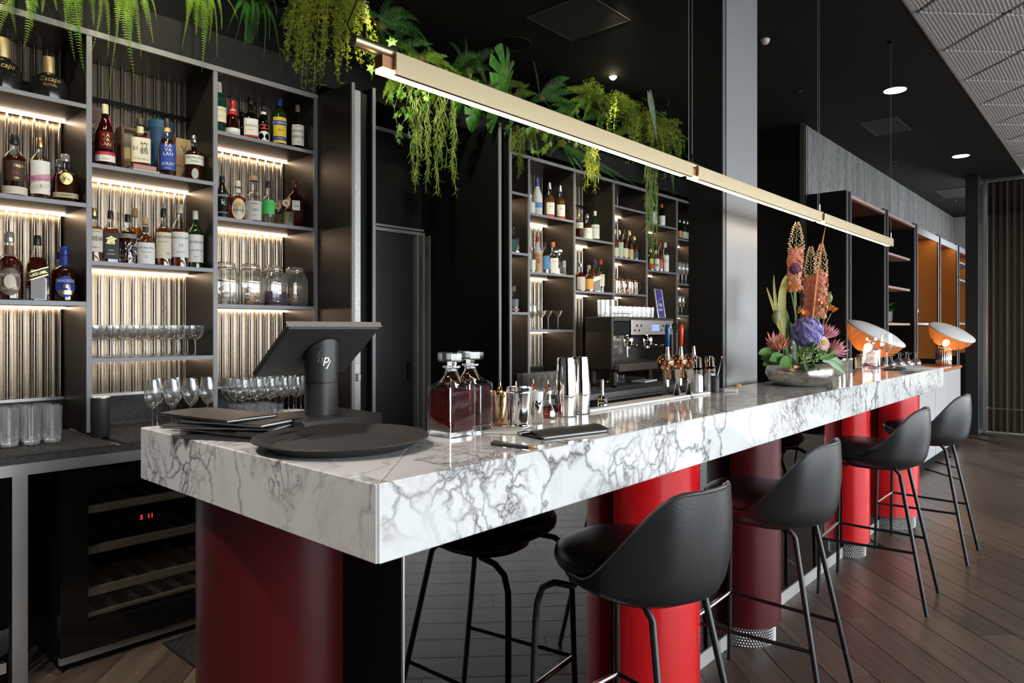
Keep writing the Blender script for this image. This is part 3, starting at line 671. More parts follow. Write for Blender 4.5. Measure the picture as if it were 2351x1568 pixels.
part('top', MB().cbox(6.1, 9.66, 1.49, 1.985, .92, .95, .004), pm('orange_lacquer', (.55, .17, .06), .25), t, 0)
for i in range(5):
    x0 = 6.12+i*.705; part('door', MB().cbox(x0, x0+.68, 1.50, 1.52, .08, .915, .003), pm('pale_grey_lacquer', (.50, .49, .50), .4), t, 0)
part('carcass', MB().box(6.12, 9.64, 1.521, 1.98, .0, .919), M_BLACK, t, 0)
# ================================================================== PENDANT LAMP
YL, ZL = 1.23, 1.953
M_DIFF = M_LEDP
M_WIRE = pm('steel_wire', (.6, .6, .6), .35, 1.0)
segs = [(.985, 2.392), (2.440, 3.846), (3.895, 5.335)]
t = thing('pendant_lamp', 'long brass linear pendant lamp hanging over the bar', 'pendant lamp', (0, YL, ZL))
for a, b in segs:
    pr = part('brass_profile', MB().cbox(a, b, -.006, .003, -.006, .046, .001).cbox(a, b, .0035, .034, .034, .046, .001), M_BRASS, t, 0)
    part('led_diffuser', MB().box(a-.03, b-.03, .006, .030, -.004, .006), M_DIFF, pr, 0)
    part('led_channel', MB().box(a-.03, b-.03, .0045, .032, .0065, .0335), pm('copper_channel', (.45, .22, .12), .4, .8), pr, 0)
for x0, x1 in ((.885, 1.0), (2.385, 2.46), (3.84, 3.90), (5.30, 5.36)):
    part('joint_tube', MB().tube([(x0, .015, .046), (x1, .015, .046)], .013, 14), M_BRASS, t, 40)
for x, d in ((.915, 0), (2.425, 1), (3.868, 1), (5.345, 0)):
    part('suspension_wire', MB().tube([(x, .015, .058), (x, .015, ZC-ZL-.0005)], .0012, 5), M_WIRE, t, 0)
    part('wire_grip', MB().tube([(x, .015, .058), (x, .015, .09)], .004, 6), M_CHROME, t, 0)
    if d: part('power_cable', MB().tube([(x-.028, .015, .058), (x-.028, .015, ZC-ZL-.0005)], .0015, 5), M_WIRE, t, 0)
    part('ceiling_rose', MB().lathe([(.02, ZC-ZL-.02), (.02, ZC-ZL-.0005)], 12, x, .015), M_BLACK, t, 0)
part('power_cable', MB().tube([(.888, .015, .05), (.87, .015, .075), (.888, .012, .12), (.905, .012, .17), (.912, .012, ZC-ZL-.0005)], .002, 6), M_BLACK, t, 0)
# ceiling spots that light the plants
def spot(x, y, power, lab, aim=None, col=(1.0, .90, .55), size=70):
    t = thing('plant_spotlight', lab, 'spotlight', (x, y, ZC), 0, 'ceiling spotlights over the plants')
    part('housing', MB().lathe([(.030, -.010), (.034, -.008), (.034, -.001)], 20, cap=False), M_PLASTIC, t)
    part('lens', MB().lathe([(.0295, -.002), (.027, -.018), (.014, -.030)], 20), emis('spot_lens', (1, .85, .45), 25.0), t)
    l = bpy.data.lights.new('spot_lamp', 'SPOT'); l.energy = power; l.color = col; l.spot_size = math.radians(size); l.spot_blend = .8; l.shadow_soft_size = .03
    o = bpy.data.objects.new('spot_lamp', l); C.objects.link(o); o.parent = t; o.location = (0, 0, -.04)
    if aim: o.rotation_euler = (Vector(aim)-Vector((x, y, ZC-.02))).to_track_quat('-Z', 'Y').to_euler()
    return t
spot(.55, 2.75, 38, 'black ceiling spotlight in front of the first ferns', (.75, 3.35, 3.0))
spot(1.30, 2.70, 38, 'black ceiling spotlight in front of the ferns by the second divider', (1.45, 3.35, 3.0))
spot(2.42, 3.10, 70, 'black ceiling spotlight over the bright asparagus fern')
spot(2.35, 2.45, 70, 'black ceiling spotlight aimed at the ivy and strands by the door', (3.15, 3.2, 2.70), size=60)
spot(4.62, 3.05, 80, 'black ceiling spotlight over the trailing plants on the espresso side')
spot(3.45, 2.2, 80, 'black ceiling spotlight aimed at the plants over the long shelving', (4.9, 3.2, 2.75), size=60)
# ================================================================== BOTTLES
SHELF_ITEMS = []
LIQ = {'amber': (.62, .20, .035), 'dark': (.30, .065, .015), 'red': (.50, .03, .02), 'gold': (.80, .45, .12), 'orange': (.85, .22, .06),
       'green': (.10, .32, .10), 'teal': (.10, .42, .36), 'black': (.02, .02, .02), 'ruby': (.24, .010, .014), 'pale': (.86, .80, .62), 'brandy': (.42, .022, .022), 'bottlegreen': (.06, .17, .06)}
def liq(k):
    c = LIQ[k]; return clear('liquid_'+k, c, .02, .16, .3, .05, (1, 1, 1), tuple(x*.5 for x in c), .22)
def tint(k):
    c = LIQ[k]; return clear('glass_'+k, c, .05, .5, .3, .03, (1, 1, 1), tuple(x*.4 for x in c), .18)
M_OPAQ = pm('gloss_black_bottle', (.012, .012, .013), .12)
M_FROST = pm('frosted_glass', (.62, .64, .66), .45)
PROF = {   # (radius share, height share, square?)
 'whisky': [(.90, 0, 1), (1, .015, 1), (1, .57, 1), (.93, .63, 1), (.72, .69, 1), (.44, .735, 0), (.34, .77, 0), (.31, .80, 0), (.31, .93, 0)],
 'slope':  [(.90, 0, 1), (1, .015, 1), (1, .46, 1), (.92, .55, 1), (.66, .66, 0), (.42, .75, 0), (.33, .80, 0), (.31, .93, 0)],
 'squat':  [(.86, 0, 1), (1, .03, 1), (1, .50, 1), (.92, .575, 1), (.66, .63, 0), (.38, .66, 0), (.33, .69, 0), (.33, .90, 0)],
 'round':  [(.70, 0, 1), (.94, .05, 1), (1, .20, 1), (.98, .36, 1), (.82, .50, 1), (.50, .59, 0), (.31, .64, 0), (.29, .67, 0), (.29, .90, 0)],
 'tall':   [(.92, 0, 1), (1, .012, 1), (1, .64, 1), (.90, .70, 1), (.60, .77, 0), (.38, .81, 0), (.34, .84, 0), (.34, .95, 0)],
 'beer':   [(.92, 0, 1), (1, .012, 1), (1, .50, 1), (.86, .60, 1), (.50, .74, 0), (.40, .82, 0), (.38, .97, 0)]}
def rad_at(prof, f):
    for (r0, h0, s0), (r1, h1, s1) in zip(prof, prof[1:]):
        if h0 <= f <= h1: return r0+(r1-r0)*(f-h0)/(h1-h0)
    return prof[-1][0]
def sq(a, p):
    if not p: return 1.0
    c, s = abs(math.cos(a)), abs(math.sin(a)); return 1/((c**p+s**p)**(1/p))
def wrap_patch(r, p, z0, z1, ha, off, n=14, rows=2, slant=0.0, oval=False):
    m = MB()
    if oval:
        ns = 28; zc = (z0+z1)/2; hz = (z1-z0)/2
        pts = [(0, zc)]+[(ha*math.cos(2*PI*i/ns), zc+hz*math.sin(2*PI*i/ns)) for i in range(ns)]
        for a, z in pts:
            k = r*sq(-PI/2+a, p)+off; m.v.append((k*math.cos(-PI/2+a), k*math.sin(-PI/2+a), z))
        for i in range(ns): m.f.append((0, 1+i, 1+(i+1) % ns)); m.mi.append(0)
        return m
    for j in range(rows):
        for i in range(n+1):
            a = -ha+2*ha*i/n; ang = -PI/2+a; k = r*sq(ang, p)+off
            m.v.append((k*math.cos(ang), k*math.sin(ang), (z0 if j == 0 else z1)+slant*a/ha))
    for i in range(n): m.f.append((i, i+1, n+2+i, n+1+i)); m.mi.append(0)
    return m
def wrap_text(body, size, r, p, zc, off, shear=0, spacing=1.0, maxw=None, rot=0.0, ac=0.0):
    vs, fs = text_data(body, size, shear, spacing); m = MB()
    w_ = max(v[0] for v in vs)-min(v[0] for v in vs) if vs else 1
    k = 1.0 if not maxw or w_ <= maxw else maxw/w_
    cr, sr = math.cos(rot), math.sin(rot)
    o = []
    for x, y, z in vs:
        x *= k; x, y = x*cr-y*sr, x*sr+y*cr
        a = -PI/2+ac+x/r; rr = r*sq(a, p)+off; o.append((rr*math.cos(a), rr*math.sin(a), zc+y))
    return m.add(o, fs)
def bottle(u, z, Y, h, r, kind='whisky', liquid='amber', fill=.66, cap=('black_cap', (.015, .015, .016), .35, 0), capz=(.85, 1.0), capr=1.12, labels=(), desc='', glass='clear', p=None, turn=0.0, group='bottles on the back bar shelves', neck=None, X=None, name='bottle', sides=28):
    if X is None: X = ux(u, Y)
    # turned towards the middle of the room, roughly at the camera's side
    rz = math.atan2(-X, Y)*-.72*-1+turn
    prof = PROF[kind]
    t = thing(name, desc, 'bottle', (X, Y, z+.0006), rz, group)
    SHELF_ITEMS.append([t, r*(1.02 if not p or p < 5 else 1.18), Y])
    pp = p
    P = [(a*r, b*h, (pp if s else None)) for a, b, s in prof]
    gm = M_GLASSB if glass == 'clear' else (M_OPAQ if glass == 'opaque' else M_FROST if glass == 'frost' else tint(glass))
    part('glass_body', MB().lathe(P, sides), gm, t)
    if glass == 'clear' and liquid:
        Q = [(max(a*r*.93, .004), max(b*h, .008), (pp if s else None)) for a, b, s in prof if b < fill]
        Q.append((rad_at(prof, fill)*r*.93, fill*h, None if rad_at(prof, fill) < .5 else pp))
        part('liquid', MB().lathe(Q, sides), liq(liquid), t)
    cn, cc, cr_, cm = cap
    R0 = rad_at(prof, capz[0])*r*capr
    part('cap', MB().lathe([(R0*1.0, capz[0]*h), (R0*1.04, (capz[0]+.012)*h), (R0*.98, (capz[1]-.02)*h), (R0*.85, capz[1]*h)], 18), pm(cn, cc, cr_, cm), t)
    if neck:
        nn, nc, na, nb = neck; m = MB(); K = 5
        part('neck_band', m.lathe([((rad_at(prof, na+(nb-na)*i/K)*r+.0009), (na+(nb-na)*i/K)*h) for i in range(K+1)], 18, cap=False), pm(nn, nc, .5), t)
    for L in labels:
        z0, z1, ha, col = L['z'][0]*h, L['z'][1]*h, L.get('a', 1.0), L['c']
        rr = r if not L.get('r') else r*L['r']
        lm = col if not isinstance(col, tuple) else pm('label_%02x%02x%02x' % tuple(int(c*255) for c in col), col, .55)
        lo = part('label', wrap_patch(rr, pp, z0, z1, ha, .0012, slant=L.get('s', 0)*h, oval=L.get('o', False)), lm, t, 0)
        for T in L.get('t', ()):
            tm = T[3] if len(T) > 3 else M_INK
            part('label_print', wrap_text(T[0], T[1], rr, pp, T[2]*h, .0019, shear=L.get('sh', 0), maxw=T[4] if len(T) > 4 else ha*2*rr*.94, rot=L.get('rot', 0), ac=T[5] if len(T) > 5 else 0), tm, lo, 0)
    return t
BLK = ('black_cap', (.015, .015, .016), .35, 0); GLD = ('gold_cap', (.70, .52, .22), .3, 1); WHT = ('white_cap', (.8, .79, .76), .4, 0); CRK = ('cork_stopper', (.46, .30, .17), .8, 0)
BLU = ('blue_cap', (.02, .05, .30), .3, 0); REDC = ('red_cap', (.55, .02, .02), .35, 0); CLR = ('crystal_stopper', (.55, .54, .50), .1, .6); CRM = ('cream_cap', (.72, .66, .50), .4, 0); ORC = ('orange_cap', (.75, .20, .03), .4, 0); SLV = ('silver_cap', (.6, .6, .62), .25, 1)
M_BLUEL = (.02, .06, .36); M_YEL = (.80, .55, .04); M_GRN = (.06, .50, .12); M_REDL = (.55, .03, .03)
M_WH2 = M_WHITE
Yb = 3.60
def S(u, z, h, r, kind, liquid, cap, labels, desc, **k): return bottle(u, z, k.pop('Y', Yb), h, r, kind, liquid, cap=cap, labels=labels, desc=desc, **k)
# --- bay 1 (behind the return, left)
S(4, B1[0], .235, .075, 'round', None, ('antique_gold_stopper', (.50, .36, .18), .4, .6), [dict(z=(.36, .50), a=.7, c=M_OPAQ, t=(('Zacapa', .03, .43, M_GOLD),), sh=.3)], 'squat gloss black bottle with a gold neck at the shelf end', glass='opaque', capz=(.63, 1.0), capr=1.25)
S(112, B1[0], .205, .076, 'round', None, ('antique_gold_stopper', (.50, .36, .18), .4, .6), [dict(z=(.20, .50), a=.7, c=M_OPAQ, t=(('Zacapa', .028, .42, M_GOLD), ('ROYAL', .016, .30, M_GOLD)), sh=.15)], 'squat gloss black bottle with a gold ball stopper under the fern', glass='opaque', capz=(.64, 1.0), capr=1.0)
S(33, B1[1], .275, .046, 'whisky', 'dark', BLK, [dict(z=(.05, .17), a=1.4, c=M_CREAM), dict(z=(.25, .57), a=.8, c=(.05, .02, .015), t=(('Zacapa', .022, .50, M_GOLD), ('23', .022, .38, pm('red_print', (.6, .03, .03), .5)), ('RON', .012, .30, M_GOLD)))], 'dark rum bottle with black cap and cream foot band')
S(95, B1[1], .280, .043, 'whisky', 'amber', GLD, [dict(z=(.10, .62), a=.95, c=M_WHITE, t=(('Flor de Caña', .018, .33, pm('plum_print', (.30, .06, .16), .5)),), sh=.2), dict(z=(.30, .40), a=1.0, c=(.62, .30, .42), r=1.006, s=.03), dict(z=(.18, .25), a=1.0, c=M_CREAM, r=1.006, t=(('7', .018, .215),), s=.03)], 'amber rum bottle with gold cap and pink and white label')
S(136, B1[1], .215, .036, 'squat', 'dark', CLR, [dict(z=(.08, .2), a=.9, c=M_CREAM)], 'small amber bottle half hidden behind the round dark bottle', Y=3.68)
S(160, B1[1], .225, .050, 'squat', 'dark', CLR, [dict(z=(.36, .60), a=.46, c=M_GOLD, o=True, t=(('VV', .022, .48),)), dict(z=(.10, .20), a=1.2, c=(.45, .40, .25), t=(('RESERVA', .010, .15),))], 'round-shouldered dark rum bottle with gold bat medallion and crystal stopper', p=3)
S(4, B1[2], .33, .044, 'slope', None, REDC, [dict(z=(.20, .56), a=1.0, c=M_CREAM, t=(('JAMESON', .022, .50), ('IRISH WHISKEY', .009, .36), ('1780', .012, .28, pm('red_print', (.6, .03, .03), .5)))), dict(z=(.05, .16), a=1.0, c=(.05, .05, .05), t=(('TRIPLE DISTILLED', .010, .10, M_GOLD),))], 'green whiskey bottle with cream label and red cap at the shelf end', glass='green')
S(50, B1[2], .295, .050, 'squat', 'dark', CLR, [dict(z=(.07, .47), a=.85, c=(.16, .11, .08), o=True, t=(("MICHTER'S", .021, .36, M_CREAM, .07), ('SOUR MASH', .017, .17, M_CREAM, .06))), dict(z=(.17, .37), a=.42, c=M_CREAM, o=True, r=1.01)], 'amber bottle with brown oval label reading sour mash', neck=('brown_neck_paper', (.22, .13, .09), .64, .80))
S(104, B1[2], .290, .042, 'slope', 'dark', BLK, [dict(z=(.03, .47), a=.55, c=(.30, .30, .30), r=1.0), dict(z=(.36, .46), a=.75, c=M_INK, r=1.01, s=.05, rot=.38, t=(('BLACK LABEL', .016, .41, M_GOLD),)), dict(z=(.345, .36), a=.75, c=M_GOLD, r=1.012, s=.05), dict(z=(.46, .475), a=.75, c=M_GOLD, r=1.012, s=.05)], 'tall square whisky bottle with slanted black and gold band', p=7)
S(135, B1[2], .235, .036, 'squat', 'amber', BLU, [], 'blue capped bottle half hidden behind another blue capped bottle', Y=3.70)
S(158, B1[2], .250, .052, 'squat', 'dark', BLU, [dict(z=(.08, .46), a=.75, c=M_BLUEL, o=True, t=(('CHIVAS REGAL', .018, .37, M_WHITE, .075), ('18', .022, .27, M_GOLD))), dict(z=(.13, .20), a=.55, c=M_GOLD, r=1.01)], 'dark amber whisky bottle with blue cap and ornate blue and gold label', neck=('blue_neck_foil', (.02, .05, .28), .66, .84))
# --- bay 2
M_BOXBR = pm('brown_gift_box', (.11, .06, .05), .6)
def box_thing(name, u0, u1, z, Y, dy, h, mat, lab, cat, texts=(), group=None):
    x0, x1 = ux(u0, Y), ux(u1, Y); t = thing(name, lab, cat, ((x0+x1)/2, Y, z+.0006), 0, group); w_ = (x1-x0)/2
    part('carton', MB().cbox(-w_, w_, 0, dy, 0, h, .002), mat, t, 0)
    for b, s, xz, zz, tm in texts: part('print', flat_text(b, s, Matrix.Translation((xz, -.0008, zz)) @ Matrix.Rotation(PI/2, 4, 'X')), tm, t, 0)
    return t
box_thing('gift_box', 196, 233, B2[0], 3.70, .085, .315, M_BOXBR, 'brown gift box with gold lettering behind the dark red bottle', 'box', (('KA\nVA\nLAN', .034, .012, .19, M_GOLD), ('DISTILLERY', .010, .012, .12, M_GOLD)))
box_thing('gift_box', 246, 256, B2[0], 3.76, .04, .30, pm('crimson_box', (.30, .03, .06), .6), 'narrow crimson gift box behind the dark red bottle', 'box')
S(241, B2[0], .305, .042, 'slope', None, ('cream_top_seal', (.70, .62, .42), .5, 0), [dict(z=(.30, .56), a=.7, c=LIQ and pm('dark_red_print_area', (.10, .008, .008), .2), t=(('KA\nVA\nLAN', .024, .43, M_GOLD),)), dict(z=(.10, .22), a=1.3, c=M_WHITE, t=(('SOLIST', .010, .14),)), dict(z=(.20, .25), a=1.3, c=(.55, .03, .06), r=1.008)], 'tall dark red bottle with white and red foot label and hanging tag', glass='ruby')
t = thing('wooden_case', 'open wooden gift case with pale lining behind the Japanese whisky', 'box', (ux(313, 3.70), 3.70, B2[0]+.0006)); wd = wood('dark_walnut', (.16, .08, .06), (.08, .04, .03), objrand=.1)
part('frame', MB().box(-.066, .066, .005, .09, 0, .012).box(-.066, .066, .005, .09, .238, .25).box(-.066, -.054, .005, .09, .012, .238).box(.054, .066, .005, .09, .012, .238), wd, t, 0)
part('lining', MB().box(-.054, .054, .08, .09, .012, .238), pm('pale_gold_lining', (.62, .52, .28), .5), t, 0)
for k, (w_, col, tx) in enumerate(((.060, (.50, .40, .36), 'NIKKA WHISKY'), (.052, (.42, .22, .22), ''))):
    t = thing('book', ('flat pale book under the Japanese whisky bottle, lower of two', 'flat rose book under the Japanese whisky bottle, upper of two')[k], 'book', (ux(327, 3.60)-k*.006, 3.60, B2[0]+.0006+k*.0206), 0, 'books under the whisky bottle')
    part('cover', MB().box(-w_, w_, -.05, .05, 0, .003).box(-w_, w_, -.05, .05, .0165, .0195).box(-w_, w_, -.05, -.046, .003, .0165), pm('book_cover_%d' % k, col, .6), t, 0)
    part('pages', MB().box(-w_+.004, w_-.004, -.0455, .046, .0032, .0163), M_PAPER, t, 0)
    if tx: part('spine_print', flat_text(tx, .008, Matrix.Translation((0, -.0506, .0098)) @ Matrix.Rotation(PI/2, 4, 'X')), M_INK, t, 0)
S(322, B2[0]+.041, .235, .044, 'squat', 'amber', ('dark_wood_cap', (.06, .045, .03), .5, 0), [dict(z=(.05, .56), a=.95, c=M_CREAM, t=(('竹\n鶴', .034, .34, M_INK, None, .25), ('21', .024, .33, M_INK, None, -.5), ('PURE MALT', .010, .12)))], 'Japanese whisky bottle with cream label and brush lettering on two books', p=4, neck=('cream_neck_paper', (.70, .62, .42), .68, .82))
t = thing('gift_tube', 'tall dark blue cylindrical gift tube behind a blue label bottle', 'gift tube', (ux(368, 3.72), 3.72, B2[0]+.0006)); part('tube', MB().lathe([(.057, 0), (.057, .27)], 32), pm('navy_tube', (.015, .06, .17), .5), t); part('lid', MB().lathe([(.0585, .2705), (.0585, .308), (.055, .312)], 32), pm('navy_lid', (.02, .09, .22), .45), t)
S(384, B2[0], .300, .041, 'slope', 'dark', ('dark_seal', (.03, .03, .03), .4, 0), [dict(z=(.13, .56), a=.95, c=M_BLUEL, t=(('KA\nVA\nLAN', .024, .46, M_WHITE), ('SOLIST', .020, .23, M_WHITE), ('VINHO', .009, .16, M_WHITE)))], 'tall amber bottle with bright blue label and gold neck', neck=('gold_neck_foil', (.70, .50, .18), .78, .90))
M_OAKB = wood('light_oak_box', (.55, .40, .24), (.40, .27, .15), objrand=.05, axis=2)
box_thing('wooden_box', 404, 440, B2[0], 3.70, .09, .245, M_OAKB, 'pale oak gift box with burnt lettering behind the white label bottle', 'box', (('HIGHLAND', .020, -.012, .10, M_INK), ('V', .05, 0, .19, M_INK)))
S(447, B2[0], .245, .047, 'whisky', 'dark', SLV, [dict(z=(.36, .56), a=1.15, c=M_WHITE, t=(('HIGHLAND', .018, .50), ('PARK', .016, .42))), dict(z=(.06, .28), a=.35, c=(.45, .45, .45), o=True)], 'dark oval bottle with white label and embossed silver emblem')
S(222, B2[1], .255, .038, 'whisky', 'gold', GLD, [dict(z=(.19, .60), a=1.1, c=M_CREAM, t=(('SINGLE MALT', .010, .56), ('宮城峡', .026, .42), ('MIYAGIKYO', .008, .27)))], 'clear Japanese whisky bottle with cream label and gold cap beside the divider', neck=('black_neck_band', (.03, .03, .03), .80, .88))
S(254, B2[1], .250, .035, 'whisky', 'amber', BLK, [dict(z=(.08, .57), a=.85, c=(.02, .02, .018), t=(('倉', .042, .42, M_GOLD), ('KURA', .009, .24, M_WHITE), ('WHISKY', .009, .17, M_WHITE)))], 'square whisky bottle with black label and large gold character', p=7)
t = S(286, B2[1], .242, .037, 'whisky', 'dark', BLK, [dict(z=(.52, .60), a=1.3, c=(.35, .34, .33), t=(('HIGHLAND', .014, .56),))], 'silver embossed bottle with interlaced relief pattern', glass='clear')
m = MB()
for k in range(34):
    a = R.uniform(-1.3, 1.3); z = R.uniform(.02, .115); rr = .0385
    c = Vector((rr*math.cos(-PI/2+a), rr*math.sin(-PI/2+a), z)); pts = []
    for q in range(9):
        b = 2*PI*q/9; da = .2*math.cos(b); dz = .011*math.sin(b); pts.append((rr*math.cos(-PI/2+a+da), rr*math.sin(-PI/2+a+da), z+dz))
    m.tube(pts+[pts[0]], .0011, 4, cap=False)
part('relief', m, M_SILV, t, 60)
S(309, B2[1], .295, .043, 'slope', 'gold', CRK, [dict(z=(.38, .52), a=.7, c=M_INK, s=.05, rot=.35, t=(('GOLD LABEL', .013, .45, M_GOLD),))], 'tall square amber bottle with black slanted label standing behind', p=6, Y=3.72)
S(338, B2[1], .235, .046, 'round', 'amber', CRK, [dict(z=(.03, .47), a=.95, c=M_WHITE, r=.985, t=(('THE BALVENIE', .012, .36), ('PORTWOOD', .007, .27), ('21', .016, .18)))], 'round-shouldered bottle with large white label and cork stopper', capz=(.86, 1.0), neck=('dark_neck_seal', (.05, .04, .04), .70, .82))
S(381, B2[1], .292, .039, 'whisky', 'amber', BLK, [dict(z=(.14, .58), a=1.0, c=M_CREAM, t=(('TALISKER', .019, .50), ('SINGLE MALT', .008, .42), ('10', .018, .22, M_INK, None, .45)))], 'amber bottle with beige label and black cap between white labels')
S(414, B2[1], .325, .043, 'whisky', 'amber', ('cream_tall_cap', (.66, .58, .40), .4, 0), [dict(z=(.16, .55), a=1.05, c=M_WHITE, t=(('MACALLAN', .016, .46), ('12', .022, .34), ('YEARS OLD', .008, .24)))], 'clear broad-shouldered bottle with white label reading twelve and cream cap', fill=.60)
S(460, B2[1], .300, .039, 'whisky', None, WHT, [dict(z=(.11, .58), a=1.1, c=M_WHITE, t=(('LAPHROAIG', .016, .45), ('QUARTER CASK', .012, .31), ('ISLAY', .008, .20)))], 'green bottle with white label and white cap beside the divider', glass='green')
# --- bay 3
S(506, B3[0], .285, .038, 'tall', None, WHT, [dict(z=(.24, .52), a=1.1, c=M_CREAM, t=(('ITALICUS', .017, .46), ('ROSOLIO', .009, .34))), dict(z=(.80, .92), a=1.2, c=M_CREAM, r=.40)], 'teal ribbed glass bottle with cream label beside the divider', glass='teal')
S(531, B3[0], .205, .036, 'slope', None, REDC, [dict(z=(.05, .26), a=1.2, c=M_WHITE, t=(('Cointreau', .014, .14),)), dict(z=(.7, .76), a=1.4, c=M_WHITE, r=.45)], 'small red bottle with white foot label and red cap', glass='ruby', neck=('red_neck_foil', (.50, .02, .03), .62, .84))
S(556, B3[0], .19, .036, 'slope', None, BLK, [], 'small plain dark bottle behind the cherry liqueur', glass='black', Y=3.70)
S(577, B3[0], .248, .040, 'squat', None, BLK, [dict(z=(.10, .50), a=.95, c=M_WHITE, t=(('HEERING', .016, .34), ('CHERRY', .009, .25, pm('red_print', (.6, .03, .03), .5)))), dict(z=(.10, .14), a=.96, c=M_REDL, r=1.008)], 'dark liqueur bottle with white label edged in red', glass='black', p=3)
S(603, B3[0], .232, .033, 'slope', None, BLK, [dict(z=(.06, .32), a=1.1, c=M_WHITE, o=True), dict(z=(.36, .48), a=1.0, c=M_REDL, o=True), dict(z=(.70, .80), a=1.3, c=M_WHITE, r=.42)], 'dark bottle with red seal and round white label', glass='black')
S(641, B3[0], .285, .041, 'tall', None, BLU, [dict(z=(.09, .60), a=1.0, c=M_YEL, t=(('1807', .016, .34, M_INK),)), dict(z=(.44, .53), a=1.15, c=M_BLUEL, r=1.012, t=(('BECHEROVKA', .016, .485, M_WHITE),)), dict(z=(.14, .22), a=1.05, c=M_BLUEL, r=1.012, t=(('ORIGINAL', .012, .18, M_GOLD),))], 'flat green liqueur bottle with blue cap and yellow and blue label', glass='green')
S(686, B3[0], .275, .038, 'slope', None, ('brown_stopper', (.30, .20, .15), .5, 0), [dict(z=(.13, .56), a=1.05, c=M_WHITE, t=(('BITTER', .010, .52), ('AMARO', .022, .42), ('BREYE', .024, .30), ('1807', .010, .19)))], 'black bottle with ornate white label and brown stopper', glass='black')
S(512, B3[1], .235, .039, 'slope', None, BLK, [dict(z=(.30, .60), a=.8, c=M_OPAQ, t=(('BAREKSTEN', .015, .53, M_WHITE), ('k', .04, .38, M_WHITE), ('BOTANICAL', .009, .15, M_WHITE)))], 'matt black botanical bottle with white lettering beside the divider', glass='opaque')
S(529, B3[1], .16, .034, 'squat', None, BLK, [dict(z=(.2, .6), a=.9, c=M_WHITE, o=True)], 'dark bottle with round white label peeping out behind the orange bottle', glass='black', Y=3.70)
S(549, B3[1], .222, .044, 'squat', 'orange', CRM, [dict(z=(.04, .54), a=.85, c=M_CREAM, o=True, t=(('KYLENE', .015, .26),)), dict(z=(.34, .46), a=.25, c=(.72, .36, .04), r=1.01, o=True)], 'orange liqueur bottle with cream oval label and cream cap', neck=('white_neck_ring', (.7, .68, .62), .70, .80))
S(580, B3[1], .262, .044, 'squat', 'pale', CRK, [dict(z=(.06, .46), a=.9, c=(.62, .62, .62), t=(('NORDIC', .012, .40), ('GIN', .020, .27), ('DRY', .009, .16))), dict(z=(.50, .58), a=.25, c=M_INK, o=True)], 'large clear gin bottle with grey label, black seal and glass-topped cork', fill=.05, capr=1.5, capz=(.90, 1.0))
S(614, B3[1], .250, .037, 'squat', 'pale', BLK, [dict(z=(.24, .55), a=1.0, c=M_GRN, t=(('SAKURA', .012, .45, pm('dark_green_print', (.02, .2, .05), .5)),))], 'clear bottle with bright green label and black cap', fill=.25)
t = thing('tasting_ring', 'upright gold ring ornament behind the small corked bottles', 'ornament', (ux(634, 3.62), 3.74, B3[1]+.0006), .5)
m = MB(); pts = [(.042*math.cos(2*PI*i/28), 0, .046+.042*math.sin(2*PI*i/28)) for i in range(29)]; part('ring', m.tube(pts, .004, 8, cap=False), M_GOLD, t, 60); part('foot', MB().cbox(-.015, .015, -.012, .012, 0, .004, .001), M_GOLD, t, 0)
for u_, Y_, d in ((646, 3.66, 'small corked bottle with round wooden tag beside the gold ring'), (663, 3.56, 'small corked bottle with round wooden tag beside the hammered red bottle')):
    t = S(u_, B3[1], .165, .029, 'squat', 'pale', CRK, [], d, fill=.5, p=4, Y=Y_)
    tg = part('wooden_tag', MB().lathe([(.021, 0), (.021, .004)], 20).xf(Matrix.Translation((-.02, -.036, .125)) @ Matrix.Rotation(PI/2, 4, 'X')), pm('birch_tag', (.62, .46, .26), .6), t)
    part('tag_print', flat_text('B', .026, Matrix.Translation((-.02, -.0408, .125)) @ Matrix.Rotation(PI/2, 4, 'X')), M_INK, tg, 0)
t = S(698, B3[1], .278, .046, 'whisky', None, ('wine_red_cap', (.10, .01, .015), .3, 0), [dict(z=(.36, .56), a=.42, c=M_WHITE, t=(('BEEFEATER', .007, .53), ('24', .026, .45)), r=1.0)], 'hammered dark red square gin bottle with small white label reading 24', glass='ruby', p=8)
m = MB()
for i in range(9):
    for j in range(16):
        x = -.036+i*.009; z = .012+j*.0088
        if .095 < z < .16 and abs(x) < .022: continue
        m.add([(x-.003, -.0462, z), (x+.003, -.0462, z), (x, -.0462, z-.003), (x, -.0462, z+.003), (x, -.0482, z)], [(0, 2, 4), (2, 1, 4), (1, 3, 4), (3, 0, 4)])
part('hammered_studs', m, pm('ruby_facets', (.06, .004, .006), .08), t, 0)
# --- cabinet 2 bottles (plain labels; their print is too small to read)
def G(u, z, h, r, kind, liquid, cap, labs, desc, **k): return S(u, z, h, r, kind, liquid, cap, labs, desc, sides=18, group='bottles on the long shelving', **k)
def lb(z0, z1, c, a=1.0, t=(), **k): return dict(z=(z0, z1), c=c, a=a, t=t, **k)
G(1187, C0[1], .225, .046, 'squat', 'pale', BLK, [lb(.1, .5, (.05, .16, .12), .6, o=True)], 'clear square gin bottle with dark green oval label', p=6, fill=.3)
G(1183, C0[2], .205, .042, 'squat', 'pale', CRK, [lb(.06, .16, (.6, .4, .42)), lb(.2, .5, (.35, .36, .37), .8)], 'clear corked bottle with swirling silver label on the lowest narrow shelf', fill=.3)
G(1217, CA[0], .17, .04, 'squat', None, WHT, [lb(.05, .6, M_WHITE, 1.3)], 'white labelled bottle half hidden by the divider beside the frosted vodka', glass='frost')
G(1233, CA[0], .315, .044, 'slope', None, BLU, [lb(.22, .36, (.10, .25, .55), 1.0), lb(.10, .20, (.55, .58, .62), 1.0)], 'tall frosted vodka bottle with blue cap', glass='frost', capz=(.78, 1.0))
